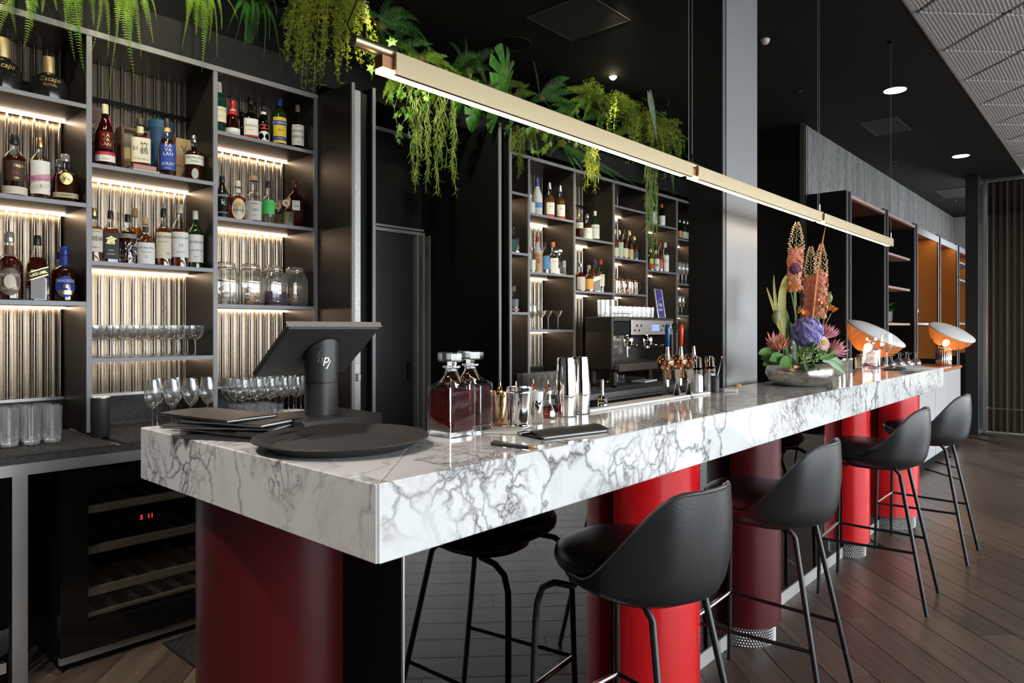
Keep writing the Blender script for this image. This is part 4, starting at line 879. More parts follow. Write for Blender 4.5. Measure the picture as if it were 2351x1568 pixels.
for u_, d in ((1262, 'amber bottle with white and red label beside the frosted vodka'), (1293, 'amber bottle with white and red label beside the divider')):
    G(u_, CA[0], .305, .042, 'squat', 'amber', SLV, [lb(.12, .44, M_WHITE, .9, (('No.3', .016, .33),)), lb(.03, .11, (.6, .03, .06), .95)], d, capz=(.82, 1.0))
G(1220, CA[1], .21, .038, 'tall', 'pale', WHT, [lb(.1, .5, M_WHITE)], 'clear bottle half hidden by the divider beside the beige vodka', fill=.2)
G(1233, CA[1], .30, .040, 'slope', None, REDC, [lb(.05, .56, (.58, .36, .16), 1.2, (("Tito's", .022, .47),)), lb(.26, .40, (.45, .10, .05), .4, o=True, r=1.01)], 'kraft-labelled vodka bottle with red and white cap', glass='frost')
G(1251, CA[1], .265, .038, 'whisky', 'pale', BLK, [lb(.14, .56, (.08, .28, .55), 1.1)], 'bottle with sky blue label and black cap', fill=.2)
G(1270, CA[1], .275, .042, 'squat', 'pale', ORC, [lb(.05, .5, M_WHITE, .7, (('EIGHT', .012, .4),))], 'clear bottle with orange cap and white label beside a decanter', p=5, fill=.2)
G(1328, CBs[0], .235, .042, 'whisky', 'dark', GLD, [lb(.40, .62, M_CREAM, 1.2, (('DRAM', .012, .5),))], 'dark bottle with cream shoulder label on the middle long shelf')
G(1348, CBs[0], .24, .050, 'round', 'amber', SLV, [lb(.03, .46, M_WHITE, .95, (('MALT', .012, .3),), r=.98)], 'round bottle with broad white label on the long shelving')
G(1366, CBs[0], .28, .040, 'whisky', None, WHT, [lb(.1, .55, M_WHITE, 1.1, (('LAPHROAIG', .014, .45), ('10', .014, .3)))], 'green bottle with white label and white cap on the long shelving', glass='green')
G(1391, CBs[0], .295, .040, 'squat', 'dark', BLK, [lb(.14, .56, M_CREAM, 1.0, (('BRORA', .012, .45),))], 'dark whisky bottle with tall cream label beside the divider')
G(1332, CBs[1], .255, .048, 'squat', 'red', SLV, [lb(.06, .50, (.55, .52, .50), .85)], 'reddish bottle with silver label and silver cap')
G(1352, CBs[1], .24, .044, 'squat', 'amber', CRK, [lb(.1, .48, (.70, .34, .08), .9)], 'amber bottle with orange label and wooden cap')
G(1369, CBs[1], .295, .042, 'slope', 'amber', BLK, [lb(.05, .5, (.25, .25, .25), .7), lb(.36, .46, M_GOLD, .8, s=.05, r=1.01)], 'tall square bottle with slanted gold band on the long shelving', p=7)
G(1385, CBs[1], .305, .036, 'slope', None, REDC, [lb(.2, .55, M_CREAM, 1.0, (('JURA', .014, .5),))], 'slim green bottle with red cap and cream label', glass='bottlegreen')
for u_, z_, h_, r_, lq, cp, lc, d in ((1414, CCs[1], .27, .036, 'amber', CRM, M_CREAM, 'cream capped bottle half behind the divider'), (1421, CCs[1], .275, .038, 'gold', GLD, (.45, .55, .42), 'gold capped bottle with pale green label'), (1432, CCs[1], .29, .040, 'dark', BLK, M_CREAM, 'dark cognac bottle with low cream label'), (1446, CCs[1], .285, .040, 'dark', GLD, (.50, .40, .10), 'dark bottle with gold cap and ochre label'), (1461, CCs[1], .24, .042, 'dark', GLD, (.02, .05, .07), 'dark bottle with navy label beside the divider')):
    G(u_, z_, h_, r_, 'slope', lq, cp, [lb(.08, .36 if u_ != 1421 else .56, lc, 1.0)], d)
G(1500, CD[0], .24, .036, 'tall', 'pale', WHT, [lb(.1, .6, M_WHITE)], 'clear bottle with white label behind the hanging strands', fill=.2)
G(1519, CD[0], .245, .038, 'slope', None, ORC, [lb(.1, .5, M_WHITE, .9)], 'black bottle with orange cap and white label', glass='black')
G(1535, CD[0], .245, .037, 'slope', None, WHT, [lb(.05, .32, (.55, .60, .62), 1.0), lb(.12, .2, (.6, .03, .05), .5, r=1.01)], 'red bottle with white neck beside the orange capped bottle', glass='ruby')
G(1494, CD[1], .23, .040, 'whisky', None, GLD, [lb(.1, .3, (.5, .03, .03)), lb(.32, .55, (.6, .6, .05), .5)], 'bright green bottle with red and yellow label', glass='green')
G(1506, CD[1], .22, .036, 'tall', 'pale', WHT, [lb(.1, .6, M_WHITE), lb(.25, .35, M_GRN, .6, r=1.01)], 'clear bottle with white and green label', fill=.3)
G(1515, CD[1], .31, .040, 'slope', 'orange', REDC, [lb(.12, .40, (.65, .12, .10), .6, o=True)], 'clear bottle of orange aperitif with red round label', fill=.6)
G(1530, CD[1], .315, .038, 'tall', 'pale', WHT, [lb(.05, .58, M_WHITE, 1.1, (('51', .03, .38),))], 'tall clear bottle with white label reading 51', fill=.3, neck=('red_black_neck', (.25, .02, .02), .86, .93))
for u_, d, gl in ((1560, 'small brown bottle with orange label at the end of the row', 'black'), (1570, 'small green bottle beside the brown bottle', 'green'), (1578, 'small green bottle in the middle of the row', 'bottlegreen'), (1584, 'small dark bottle behind the green bottles', 'black'), (1594, 'small dark bottle with silver script label by the column', 'black')):
    G(u_, CE[0], .235 if u_ != 1594 else .255, .031, 'beer', None, SLV, [lb(.15, .45, (.60, .26, .08) if u_ == 1560 else (.45, .55, .45) if gl != 'black' else (.5, .5, .5), 1.0)], d, glass=gl, Y=3.60 if u_ != 1584 else 3.70)

def settle(items, gap=.002):
    """nudge shelf items clear of each other and of the dividers"""
    from collections import defaultdict
    sh = defaultdict(list)
    for it in items: sh[round(it[0].location.z, 2)].append(it)
    divs = CAB1+CAB2
    for z, L in sh.items():
        by = defaultdict(list)
        for it in L:
            x = it[0].location.x; lo = max([d for d in divs if d <= x] or [CAB1[0]]); hi = min([d for d in divs if d > lo+.05] or [lo+.6]); by[(lo, hi)].append(it)
        for (lo, hi), G_ in by.items():
            for step in range(160):
                for i, a in enumerate(G_):
                    for b in G_[i+1:]:
                        d = a[0].location-b[0].location; d.z = 0; need = a[1]+b[1]+gap
                        if d.length < need:
                            if d.length < 1e-4: d = Vector((.001, .001, 0))
                            d.x *= .35; n = d.normalized()*(need-(a[0].location-b[0].location).to_2d().length)*.5
                            a[0].location += n; b[0].location -= n
                for a in G_:
                    r_ = a[1]; l = a[0].location
                    l.x = min(max(l.x, lo+.0135+r_), hi-.0135-r_); l.y = min(max(l.y, YF+.004+r_), YB-.06-r_)
# ================================================================== GLASSWARE AND JARS
def glass_kind(name, label, cat, bowl, stem, foot, group, ribs=0, ribd=0.0, seg=24, mat=None):
    t = thing(name, label, cat, (0, 0, 0), 0, group); mt = mat or M_GLASS
    part('bowl', MB().lathe(bowl, seg if not ribs else ribs*4, cap=False, ribs=ribs, ribd=ribd), mt, t, 60)
    if stem: part('stem', MB().lathe(stem, 10), mt, t, 60)
    if foot: part('foot', MB().lathe(foot, seg), mt, t, 60)
    return t
def row(proto, pts, rows=None):
    ys = sorted({round(q[1], 1 if not rows else 3) for q in pts}); base = proto['label']
    for k, (x, y, z) in enumerate(pts):
        o = proto if k == 0 else dup(proto, (x, y, z), R.uniform(0, 6))
        o.location = (x, y, z+.0006)
        if rows: o['label'] = base+', '+('front row', 'middle row', 'back row')[min(2, min(range(len(ys)), key=lambda i: abs(ys[i]-y))*(2 if len(ys) == 2 else 1))]
E_ = .0006
coupe = lambda l, g: glass_kind('coupe_glass', l, 'glass', [(.003, .078), (.018, .082), (.034, .096), (.041, .118), (.0425, .152)], [(.007, .004), (.0035, .02), (.0032, .06), (.004, .079)], [(.034, 0), (.034, .0015), (.012, .004), (.004, .006)], g)
row(coupe('clear stemmed coupe glass in the close rows on the lit shelf', 'coupe glasses on the shelf'), [(1.122+i*.088, 3.545+j*.089, B2[2]) for j in range(3) for i in range(6)], 1)
tul = lambda l, g, n='tulip_glass': glass_kind(n, l, 'glass', [(.003, .105), (.02, .118), (.032, .142), (.035, .165), (.031, .198), (.026, .232)], [(.007, .004), (.0035, .02), (.0032, .09), (.004, .107)], [(.034, 0), (.034, .0015), (.012, .004), (.004, .006)], g)
row(tul('clear tulip champagne glass on the dark rubber mat', 'tulip glasses on the back counter'), [(1.26+i*.084+(.03 if j % 2 else 0)+R.uniform(-.003, .003), 3.29+j*.083+R.uniform(-.003, .003), ZBC+.0125) for j in range(3) for i in range(4) if (i, j) not in ((0, 2), (3, 2))])
hb = lambda l, g, r=.034, h=.15: glass_kind('ribbed_glass', l, 'glass', [(.0015, .001), (r*.88, .002), (r*.9, .012), (r*.97, h*.6), (r, h)], None, [(r*.80, .0025), (r*.82, .012)], g, ribs=14, ribd=.03, mat=M_RIB)
row(hb('clear ribbed highball glass on the rubber mat at the counter end', 'ribbed highball glasses on the back counter'), [(.36+i*.0735+(.01 if j % 2 else 0), 3.31+j*.074, ZBC+.0125) for j in range(3) for i in range(8)], 1)
row(hb('short ribbed tumbler beside the wine glasses on the back counter', 'ribbed tumblers on the back counter', .033, .085), [(1.695+i*.071, 3.24+j*.071, ZBC+.0125) for j in range(3) for i in range(3)], 1)
wg = lambda l, g, n='wine_glass', s=1.0: glass_kind(n, l, 'glass', [(.003*s, .085*s), (.022*s, .096*s), (.036*s, .122*s), (.037*s, .145*s), (.031*s, .20*s)], [(.007*s, .004), (.0035*s, .02*s), (.0032*s, .07*s), (.004*s, .087*s)], [(.033*s, 0), (.033*s, .0015), (.012*s, .004), (.004*s, .006)], g)
row(wg('clear wine glass in the rows behind the till screen', 'wine glasses on the back counter'), [(1.775+i*.078, 3.47+j*.078, ZBC+.0125) for j in range(3) for i in range(6)], 1)
row(hb('ribbed highball glass on the counter below the narrow shelf', 'ribbed highball glasses by the end panel', .034, .145), [(3.92+i*.0735, 3.25+j*.074, ZBC) for j in range(3) for i in range(7)], 1)
row(wg('large wine glass on the shelf beside the martini glasses', 'wine glasses on the long shelving', s=1.05), [(4.175, 3.56, CA[2]), (4.26, 3.58, CA[2]), (4.19, 3.66, CA[2]), (4.28, 3.68, CA[2])])
mart = glass_kind('martini_glass', 'wide conical martini glass on the long shelving', 'glass', [(.003, .10), (.02, .115), (.048, .158)], [(.007, .004), (.0035, .02), (.0032, .08), (.004, .102)], [(.034, 0), (.034, .0015), (.012, .004), (.004, .006)], 'martini glasses on the long shelving')
row(mart, [(4.36, 3.56, CA[2]), (4.465, 3.58, CA[2]), (4.57, 3.56, CA[2]), (4.40, 3.68, CA[2]), (4.51, 3.69, CA[2])])
row(tul('champagne flute in the row beside the column', 'flutes on the shelf by the column'), [(6.60+i*.085, 3.55+j*.08, CE[1]) for j in range(2) for i in range(5)], 1)
row(wg('wine glass on the low shelf beside the column', 'wine glasses by the column', s=1.05), [(6.63, 3.56, CE[2]), (6.74, 3.58, CE[2])])
row(hb('upturned glass cup on top of the espresso machine', 'cups on the espresso machine', .032, .09), [(4.90+i*.075, 3.185+j*.075, 1.477) for j in range(2) for i in range(8)], 1)
row(hb('tall upturned glass on the glasses over the espresso machine', 'tall glasses on the espresso machine', .030, .14), [(4.795, 3.19, 1.477), (4.82, 3.27, 1.477), (4.755, 3.255, 1.477)])
# preserving jars with dried fruit
def jar(x, y, label, kind):
    t = thing('preserving_jar', label, 'jar', (x, y, B3[2]+E_), 0, 'swing-top jars on the lit shelf')
    part('glass_body', MB().lathe([(.052, 0), (.060, .006), (.0635, .02), (.0635, .145), (.060, .165), (.047, .185), (.046, .195)], 32, p=4), clear('jar_glass', (.96, .96, .95), .06, .6, .35, body=(.9, .9, .88), bodyw=.06), t, 50)
    part('rubber_ring', MB().lathe([(.0475, .1955), (.0475, .199)], 28), pm('amber_rubber', (.55, .30, .12), .5), t)
    part('glass_lid', MB().lathe([(.048, .1995), (.049, .212), (.044, .222), (.030, .224)], 28), M_RIB, t)
    c = [(.0505*math.cos(2*PI*i/24), .0505*math.sin(2*PI*i/24), .190) for i in range(25)]
    w_ = MB().tube(c, .0017, 6, cap=False).tube([(.0505, 0, .19), (.060, 0, .185), (.058, 0, .15)], .0022, 6).tube([(-.0505, 0, .19), (-.056, 0, .205), (-.03, 0, .226), (.03, 0, .226), (.056, 0, .205), (.0505, 0, .19)], .0018, 6)
    part('wire_clasp', w_, M_CHROME, t, 60)
    if kind == 'dark': part('contents', MB().lathe([(.05, .008), (.057, .02), (.057, .075), (.04, .082)], 28, p=4), pm('dark_plum_syrup', (.06, .012, .05), .25), t)
    return t
def slices(x, y, n, cols, label, top=.10):
    for k in range(n):
        m = MB(); r_ = R.uniform(.024, .030)
        m.lathe([(r_*.9, -.0022), (r_, 0), (r_*.9, .0022)], 16, mi=0); m.lathe([(r_*.78, .0024), (r_*.1, .0032)], 16, cap=True, mi=1)
        M = Matrix.Translation((x+R.uniform(-.024, .024), y+R.uniform(-.024, .024), B3[2]+.022+k*(top-.02)/n)) @ Matrix.Rotation(R.uniform(-.55, .55), 4, 'X') @ Matrix.Rotation(R.uniform(-.55, .55), 4, 'Y')
        m.xf(M); single('citrus_slice', m, [pm('rind_%d' % cols, ((.72, .36, .10), (.62, .55, .42))[cols], .6), pm('pulp_%d' % cols, ((.86, .52, .18), (.80, .74, .60))[cols], .5)], label, 'fruit slice', group=label)
jx = [1.735, 1.875, 2.012, 2.142]; jy = 3.575
jar(jx[0], jy, 'swing-top jar of pale dried slices beside the divider', 'pale'); slices(jx[0], jy, 9, 1, 'pale dried slice inside the jar beside the divider', .14)
jar(jx[1], jy, 'swing-top jar of orange slices next to the pale jar', 'orange'); slices(jx[1], jy, 9, 0, 'dried orange slice in the jar next to the pale slices')
jar(jx[2], jy, 'swing-top jar of dark fruit between two orange jars', 'dark')
jar(jx[3], jy, 'swing-top jar of curled orange slices at the shelf end', 'orange'); slices(jx[3], jy, 10, 0, 'dried orange slice in the jar at the shelf end', .12)
jar(2.08, 3.715, 'swing-top jar standing empty behind the front row', 'empty')
t = thing('canister', 'black cylindrical canister in front of the shelf divider', 'canister', (1.062, 3.34, ZBC+.0125+E_)); part('body', MB().lathe([(.036, 0), (.0375, .003), (.0375, .165)], 32), M_PLASTIC, t); part('rim', MB().lathe([(.0378, .1655), (.0378, .171), (.034, .172)], 32), M_SILV, t)
# ================================================================== ON THE BAR TOP
ZS = ZT+E_
M_CRYS = _new('cut_crystal')[0]; b = M_CRYS.node_tree.nodes['Principled BSDF']; b.inputs['Transmission Weight'].default_value = 1.0; b.inputs['Roughness'].default_value = .02; b.inputs['IOR'].default_value = 1.5
def decanter(x, y, z, label, fill=.75, col='brandy', crys=None, rz=0.0):
    t = thing('decanter', label, 'decanter', (x, y, z), rz, 'square cut-glass decanters'); cr = crys or clear('crystal_thin', (.93, .93, .93), .12, .85, .45)
    s = .047
    def body(k, z0, z1, top):
        m = MB(); n = 12; pts = []
        for sx, sy, dx, dy in ((1, -1, 0, 1), (1, 1, -1, 0), (-1, 1, 0, -1), (-1, -1, 1, 0)):
            for i in range(n*2):
                f = i/(n*2); d = (.0024*math.cos(i*PI) if 1 < i < n*2-1 else -.004)*k
                px = sx*s*k+dx*2*s*k*f; py = sy*s*k+dy*2*s*k*f; ox, oy = (dy, -dx); pts.append((px+ox*d, py+oy*d))
        return pts
    P = body(1.0, 0, 0, 0); m = MB(); n = len(P)
    rings = [(P, .0), (P, .122), ([(x_*.98, y_*.98) for x_, y_ in P], .128)]
    circ = lambda r: [(r*math.cos(math.atan2(y_, x_)), r*math.sin(math.atan2(y_, x_))) for x_, y_ in P]
    for r_, z_ in ((.034, .140), (.024, .150), (.017, .163), (.0155, .172), (.024, .177), (.024, .181), (.014, .183)): rings.append((circ(r_), z_))
    for pl, z_ in rings: m.v += [(a, b_, z_) for a, b_ in pl]
    for j in range(len(rings)-1):
        for i in range(n): i2 = (i+1) % n; m.f.append((j*n+i, j*n+i2, (j+1)*n+i2, (j+1)*n+i)); m.mi.append(0)
    m.f.append(tuple(reversed(range(n)))); m.mi.append(0)
    part('cut_glass_body', m, cr, t, 25)
    if fill: part('liquid', MB().lathe([(s*.86, .014), (s*.90, .018), (s*.90, .118*fill), (s*.88, .118*fill+.0015)], 32, p=9), liq(col), t, 30)
    part('glass_base', MB().lathe([(s*.93, .0012), (s*.93, .0128)], 32, p=9), clear('thick_glass_base', (.88, .88, .88), .22, .8, .4), t, 30)
    st_ = part('stopper', MB().lathe([(.012, .168), (.012, .184), (.0135, .192), (.034, .193), (.037, .197), (.037, .214), (.034, .218)], 8), clear('crystal_stopper_glass', (.90, .90, .90), .18, .8, .42), t, 20)
    return t
decanter(1.262, 1.338, ZS, 'square cut-glass decanter of dark red spirit at the mitred corner', .98)
decanter(1.378, 1.385, ZS, 'square cut-glass decanter of dark red spirit beside the silver cups', 1.0)
decanter(5.37, 1.375, ZS, 'square cut-glass decanter nearly empty at the far end of the bar', .30)
t = thing('julep_cup', 'polished silver mixing cup with banded foot beside the decanters', 'cup', (1.472, 1.285, ZS)); part('cup', MB().lathe([(.033, 0), (.034, .004), (.0335, .012), (.031, .014), (.0365, .10), (.0375, .101), (.0375, .105), (.0368, .106), (.0372, .115), (.035, .1152), (.030, .02), (.002, .018)], 40, cap=False), M_CHROME, t); part('foot_ring', MB().lathe([(.0338, .0005), (.0352, .006), (.0345, .011)], 40), M_CHROME, t)
t = thing('julep_cup', 'copper toned metal cup behind the silver mixing cup', 'cup', (1.487, 1.385, ZS)); part('cup', MB().lathe([(.030, 0), (.031, .004), (.035, .088), (.0358, .089), (.0358, .096), (.0335, .0955), (.028, .01), (.002, .008)], 36, cap=False), pm('polished_bronze', (.80, .56, .36), .1, 1), t); part('foot_ring', MB().lathe([(.031, .0005), (.032, .006)], 36), M_COPPER, t)
t = thing('salt_shaker', 'small steel shaker with frosted lid beside the silver cup', 'shaker', (1.585, 1.318, ZS)); part('body', MB().lathe([(.020, 0), (.0215, .003), (.0215, .068)], 28), M_CHROME, t); part('lid', MB().lathe([(.0218, .0685), (.0225, .09), (.021, .094)], 28), pm('frosted_lid', (.70, .68, .66), .35), t)
for k, (x, y, lab) in enumerate(((1.70, 1.365, 'bitters flask of orange liquid with copper dasher top beside the cocktail tins'), (1.60, 1.41, 'bitters flask with copper dasher top behind the steel shaker'), (1.70, 1.425, 'bitters flask with copper dasher top behind the tins'), (1.545, 1.445-.02, 'bitters flask with copper dasher top behind the silver cup'))):
    t = thing('bitters_flask', lab, 'flask', (x, y, ZS), 0, 'bitters flasks on the bar')
    part('glass_body', MB().lathe([(.020, 0), (.025, .004), (.0255, .015), (.016, .038), (.0115, .05), (.0115, .074)], 24), M_GLASSB, t); part('liquid', MB().lathe([(.019, .003), (.0235, .006), (.024, .015), (.018, .03)], 24), liq('orange'), t)
    part('collar', MB().lathe([(.012, .0742), (.0128, .08), (.011, .086)], 16), M_SILV, t); part('dasher', MB().lathe([(.004, .086), (.007, .090), (.0085, .096), (.006, .102), (.0025, .106), (.0018, .118)], 14), M_COPPER, t)
for k, (x, y) in enumerate(((1.775, 1.352), (1.862, 1.36))):
    t = thing('cocktail_tins', ('polished cocktail shaker tins stacked mouth to mouth beside the bitters flask', 'polished cocktail shaker tins stacked mouth to mouth beside the pepper mill')[k], 'shaker', (x, y, ZS), 0, 'cocktail shaker tins')
    part('lower_tin', MB().lathe([(.027, 0), (.030, .003), (.0305, .012), (.0355, .062), (.0355, .066)], 36), M_CHROME, t); part('seam_band', MB().lathe([(.0357, .0662), (.0365, .069), (.0357, .072)], 36), M_CHROME, t)
    part('upper_tin', MB().lathe([(.0355, .0722), (.0345, .09), (.028, .178), (.0265, .186), (.024, .187)], 36), M_CHROME, t)
t = thing('pepper_mill', 'slim chrome pestle mill at the back edge of the bar', 'mill', (2.06, 1.405, ZS)); part('base', MB().lathe([(.018, 0), (.019, .01), (.017, .014), (.019, .02), (.017, .026), (.019, .032), (.014, .042)], 20), M_CHROME, t); part('handle', MB().lathe([(.006, .0425), (.005, .06), (.005, .095), (.003, .1)], 12), M_SILV, t)
t = thing('linen_runner', 'long folded white linen runner along the back edge of the bar', 'cloth', (0, 0, ZS)); part('cloth', MB().cbox(2.10, 2.79, 1.372, 1.433, 0, .005, .0015), M_LINEN, t, 0); part('hem', MB().cbox(1.90, 2.79, 1.345, 1.3715, 0, .009, .002), M_LINEN, t, 0)
single('napkin', MB().cbox(-.06, .06, -.045, .045, 0, .004, .001), M_LINEN, 'small folded white napkin beside the decanter feet', 'napkin', (1.405, 1.275, ZS), .5)
# serving tray
t = thing('serving_tray', 'round black non-slip serving tray over the mitred corner', 'tray', (.968, 1.405, ZS))
part('tray', MB().lathe([(.150, 0), (.165, .001), (.200, .022), (.205, .024), (.206, .0225), (.204, .026), (.199, .0255), (.164, .0065), (.150, .0055), (.002, .0055)], 72, cap=False), pm('black_tray', (.028, .025, .023), .5, bump=.1, nscale=300), t, 50)
part('tray_mat', MB().lathe([(.158, .0058), (.158, .0066)], 64), pm('cork_black_mat', (.035, .031, .029), .62, noise=.3, nscale=200), t, 0)
# till (point of sale)
def till(loc, label, riser=0.0):
    t = thing('till', label, 'till', loc, 0, 'till screens on the bar'); z = riser
    if riser: part('riser', MB().cbox(-.10, .10, -.09, .09, 0, riser-.0005, .003), M_BLACK, t, 0)
    part('base', MB().cbox(-.125, .13, -.11, .12, z+.004, z+.038, .003), M_POS, t, 0); part('feet', MB().box(-.10, -.08, -.09, -.07, z, z+.0038).box(.09, .11, -.09, -.07, z, z+.0038).box(-.10, -.08, .08, .1, z, z+.0038).box(.09, .11, .08, .1, z, z+.0038), M_RUBBER, t, 0)
    n = 40; m = MB(); r_ = .046
    part('lower_stand', MB().lathe([(r_, z+.0385), (r_, z+.128)], n), M_POS, t)
    for i in range(n): m.v.append((r_*math.cos(2*PI*i/n), r_*math.sin(2*PI*i/n), z+.1295))
    for i in range(n): yy = r_*math.sin(2*PI*i/n); m.v.append((r_*math.cos(2*PI*i/n), yy, z+.25-.0-(yy+r_)*.72))
    for i in range(n): i2 = (i+1) % n; m.f.append((i, i2, n+i2, n+i))
    m.f += [tuple(reversed(range(n))), tuple(range(n, 2*n))]; m.mi = [0]*len(m.f)
    up_ = part('upper_stand', m, M_POS, t, 40)
    lg = MB()
    for b_, s_, dx, dz in (('hp', .034, 0, 0), ('/', .034, -.013, .016), ('/', .034, .013, -.016)): lg.add(*[(lambda vs, fs: ([((r_+.0008)*math.cos(-2.05+(v[0]+dx)/r_), (r_+.0008)*math.sin(-2.05+(v[0]+dx)/r_), z+.195+v[1]+dz) for v in vs], fs))(*text_data(b_, s_, .25))][0])
    part('maker_mark', lg, M_SILV, up_, 0)
    # tilted screen: upper edge towards the guests, lower edge towards the staff
    M = Matrix.Translation((.0, .02, z+.222)) @ Matrix.Rotation(math.radians(-37), 4, 'X')
    part('screen_housing', MB().cbox(-.150, .150, -.115, .115, -.012, .006, .006).cbox(-.03, .03, -.045, .05, -.026, -.0122, .006).xf(M), M_POS, t, 0)
    part('display', MB().box(-.14, .14, -.105, .105, .0062, .0072).xf(M), pm('dark_display', (.02, .02, .022), .1), t, 0)
    part('bezel_edge', MB().cbox(-.152, .152, -.119, -.1155, -.010, .007, .001).xf(M), pm('warm_grey_bezel', (.22, .20, .19), .4), t, 0)
    return t
till((1.108, 1.71, ZS), 'anthracite till with tilted screen on a round stand at the bar return')
till((4.70, 1.70, .9006), 'anthracite till with tilted screen behind the flower bowl', .2)
# menus beside the till
M_MENU = pm('black_menu_cover', (.022, .021, .02), .42)
def menu(poly_pts, z0, th, label, sheets=True, grp='black menu folders on the bar', curl=0.0):
    t = thing('menu_folder', label, 'menu', (0, 0, 0), 0, grp)
    P = [on(u, v, z0) for u, v in poly_pts]; c = Vector((sum(p[0] for p in P)/4, sum(p[1] for p in P)/4))
    sh = lambda k: [(c.x+(p[0]-c.x)*k, c.y+(p[1]-c.y)*k) for p in P]
    part('back_cover', MB().prism(P, z0, z0+.0018), M_MENU, t, 0); part('front_cover', MB().prism(P, z0+th-.0018, z0+th), M_MENU, t, 0)
    part('pages', MB().prism(sh(.97), z0+.002, z0+th-.002), M_PAPER, t, 0)
    return t
def menu_rect(cx, cy, w_, d_, rz, z0, th, label):
    t = thing('menu_folder', label, 'menu', (cx, cy, z0), rz, 'black menu folders beside the till')
    part('back_cover', MB().cbox(-w_/2, w_/2, -d_/2, d_/2, 0, .002, .0006), M_MENU, t, 0)
    part('pages', MB().box(-w_/2+.006, w_/2-.004, -d_/2+.005, d_/2-.005, .0022, th-.0022), M_PAPER, t, 0)
    m = MB(); n = 8                                   # front cover bows slightly
    for i in range(n+1):
        f = i/n; x = -w_/2+w_*f; z = th+.003*math.sin(f*PI)
        m.v += [(x, -d_/2, z-.002), (x, d_/2, z-.002), (x, -d_/2, z), (x, d_/2, z)]
    for i in range(n):
        a = i*4; m.f += [(a+2, a+6, a+7, a+3), (a, a+1, a+5, a+4), (a, a+4, a+6, a+2), (a+1, a+3, a+7, a+5)]
    m.f += [(0, 2, 3, 1), (n*4, n*4+1, n*4+3, n*4+2)]; m.mi = [0]*len(m.f)
    part('front_cover', m, M_MENU, t, 30)
    return t
zz = ZS
for k, (cx, cy, w_, d_, rz, th) in enumerate(((.895, 1.70, .16, .32, .45, .007), (.90, 1.73, .16, .30, .25, .008), (.885, 1.78, .16, .32, .55, .007), (.90, 1.77, .16, .28, .35, .008), (.872, 1.84, .155, .30, .15, .007))):
    menu_rect(cx, cy, w_, d_, rz, zz, th, 'black menu folder in the stack beside the till, %s' % ('lowest', 'second from the bottom', 'in the middle', 'second from the top', 'topmost with pages showing')[k]); zz += th+.0034
single('paper_sheet', MB().cbox(-.07, .07, -.10, .10, 0, .0015, .0004), M_PAPER, 'loose white paper sheet under the edge of the tray by the till', 'paper', (.99, 1.60, ZS), .35)
menu_b = thing('menu_folder', 'black leather bill folder lying beside the pen', 'menu', (1.47, 1.125, ZS), math.radians(-12), 'black menu folders on the bar')
part('back_cover', MB().cbox(-.115, .115, -.05, .05, 0, .0025, .0008), M_MENU, menu_b, 0); part('bill_paper', MB().box(-.105, .11, -.047, .047, .0027, .006), M_PAPER, menu_b, 0)
m = MB(); n = 10
for i in range(n+1):
    f = i/n; y = -.052+.104*f; z = .0062+.010*math.sin(f*PI)**1.2
    m.v += [(-.117, y, z), (.117, y, z), (-.117, y, z+.0025), (.117, y, z+.0025)]
for i in range(n): a = i*4; m.f += [(a+2, a+3, a+7, a+6), (a, a+4, a+5, a+1), (a, a+2, a+6, a+4), (a+1, a+5, a+7, a+3)]
m.f += [(0, 1, 3, 2), (n*4, n*4+2, n*4+3, n*4+1)]; m.mi = [0]*len(m.f); part('front_cover', m, pm('black_grained_cover', (.03, .03, .03), .38), menu_b, 40)
p0, p1 = Vector((*on(1129, 1019, ZT+.005), ZS+.0056)), Vector((*on(1236, 1031, ZT+.005), ZS+.0056)); d_ = (p1-p0)
t = thing('pen', 'black ballpoint pen with copper tip lying in front of the bill folder', 'pen', p0)
part('barrel', MB().tube([(0, 0, 0), d_*.82], .0052, 12), M_PLASTIC, t, 50); part('tip', MB().tube([d_*.823, d_], .005, 12, r2=.0012), M_COPPER, t, 50); part('clip', MB().cbox(-.002, .002, -.0015, .0015, .0055, .008, .0003).xf(Matrix.Translation(d_*.05)).tube([d_*.05+Vector((0, 0, .0068)), d_*.35+Vector((0, 0, .0068))], .0012, 6), M_PLASTIC, t, 0)
# jiggers, pourers, cup with spoon
for k, (u, v) in enumerate(((1559, 911), (1587, 911))):
    X, Y = on(u, v, ZT); t = thing('jigger', ('tall double-cone silver jigger beside the copper taps', 'tall double-cone silver jigger beside the sugar pourers')[k], 'jigger', (X, Y+.01, ZS+(.0095 if X < 2.8 else 0)*0), 0, 'silver jiggers on the bar')
    part('lower_cone', MB().lathe([(.0185, 0), (.0175, .003), (.0062, .052), (.0055, .054)], 28), M_CHROME, t); part('waist_ring', MB().lathe([(.0058, .0542), (.0075, .056), (.0058, .058)], 20), M_CHROME, t); part('upper_cone', MB().lathe([(.0057, .0582), (.0195, .112), (.0185, .1122), (.004, .062)], 28, cap=False), M_CHROME, t)
for k, (u, v) in enumerate(((1607, 905), (1634, 901))):
    X, Y = on(u, v, ZT); t = thing('sugar_pourer', ('glass sugar pourer with slanted steel spout beside the jiggers', 'glass sugar pourer with slanted steel spout beside the ribbed black cup')[k], 'pourer', (X+.01*k, Y+.012, ZS), .6, 'sugar pourers on the bar')
    part('glass_body', MB().lathe([(.021, 0), (.024, .003), (.024, .075), (.021, .085)], 24), pm('silvery_glass', (.72, .74, .75), .15, .35), t); part('screw_ring', MB().lathe([(.0225, .0855), (.0245, .09), (.0225, .095), (.0245, .10), (.0225, .105)], 24), M_CHROME, t)
    part('spout', MB().lathe([(.020, 0), (.021, .045), (.019, .05)], 24).xf(Matrix.Translation((0, 0, .1056)) @ Matrix.Rotation(.42, 4, 'Y')), M_CHROME, t)
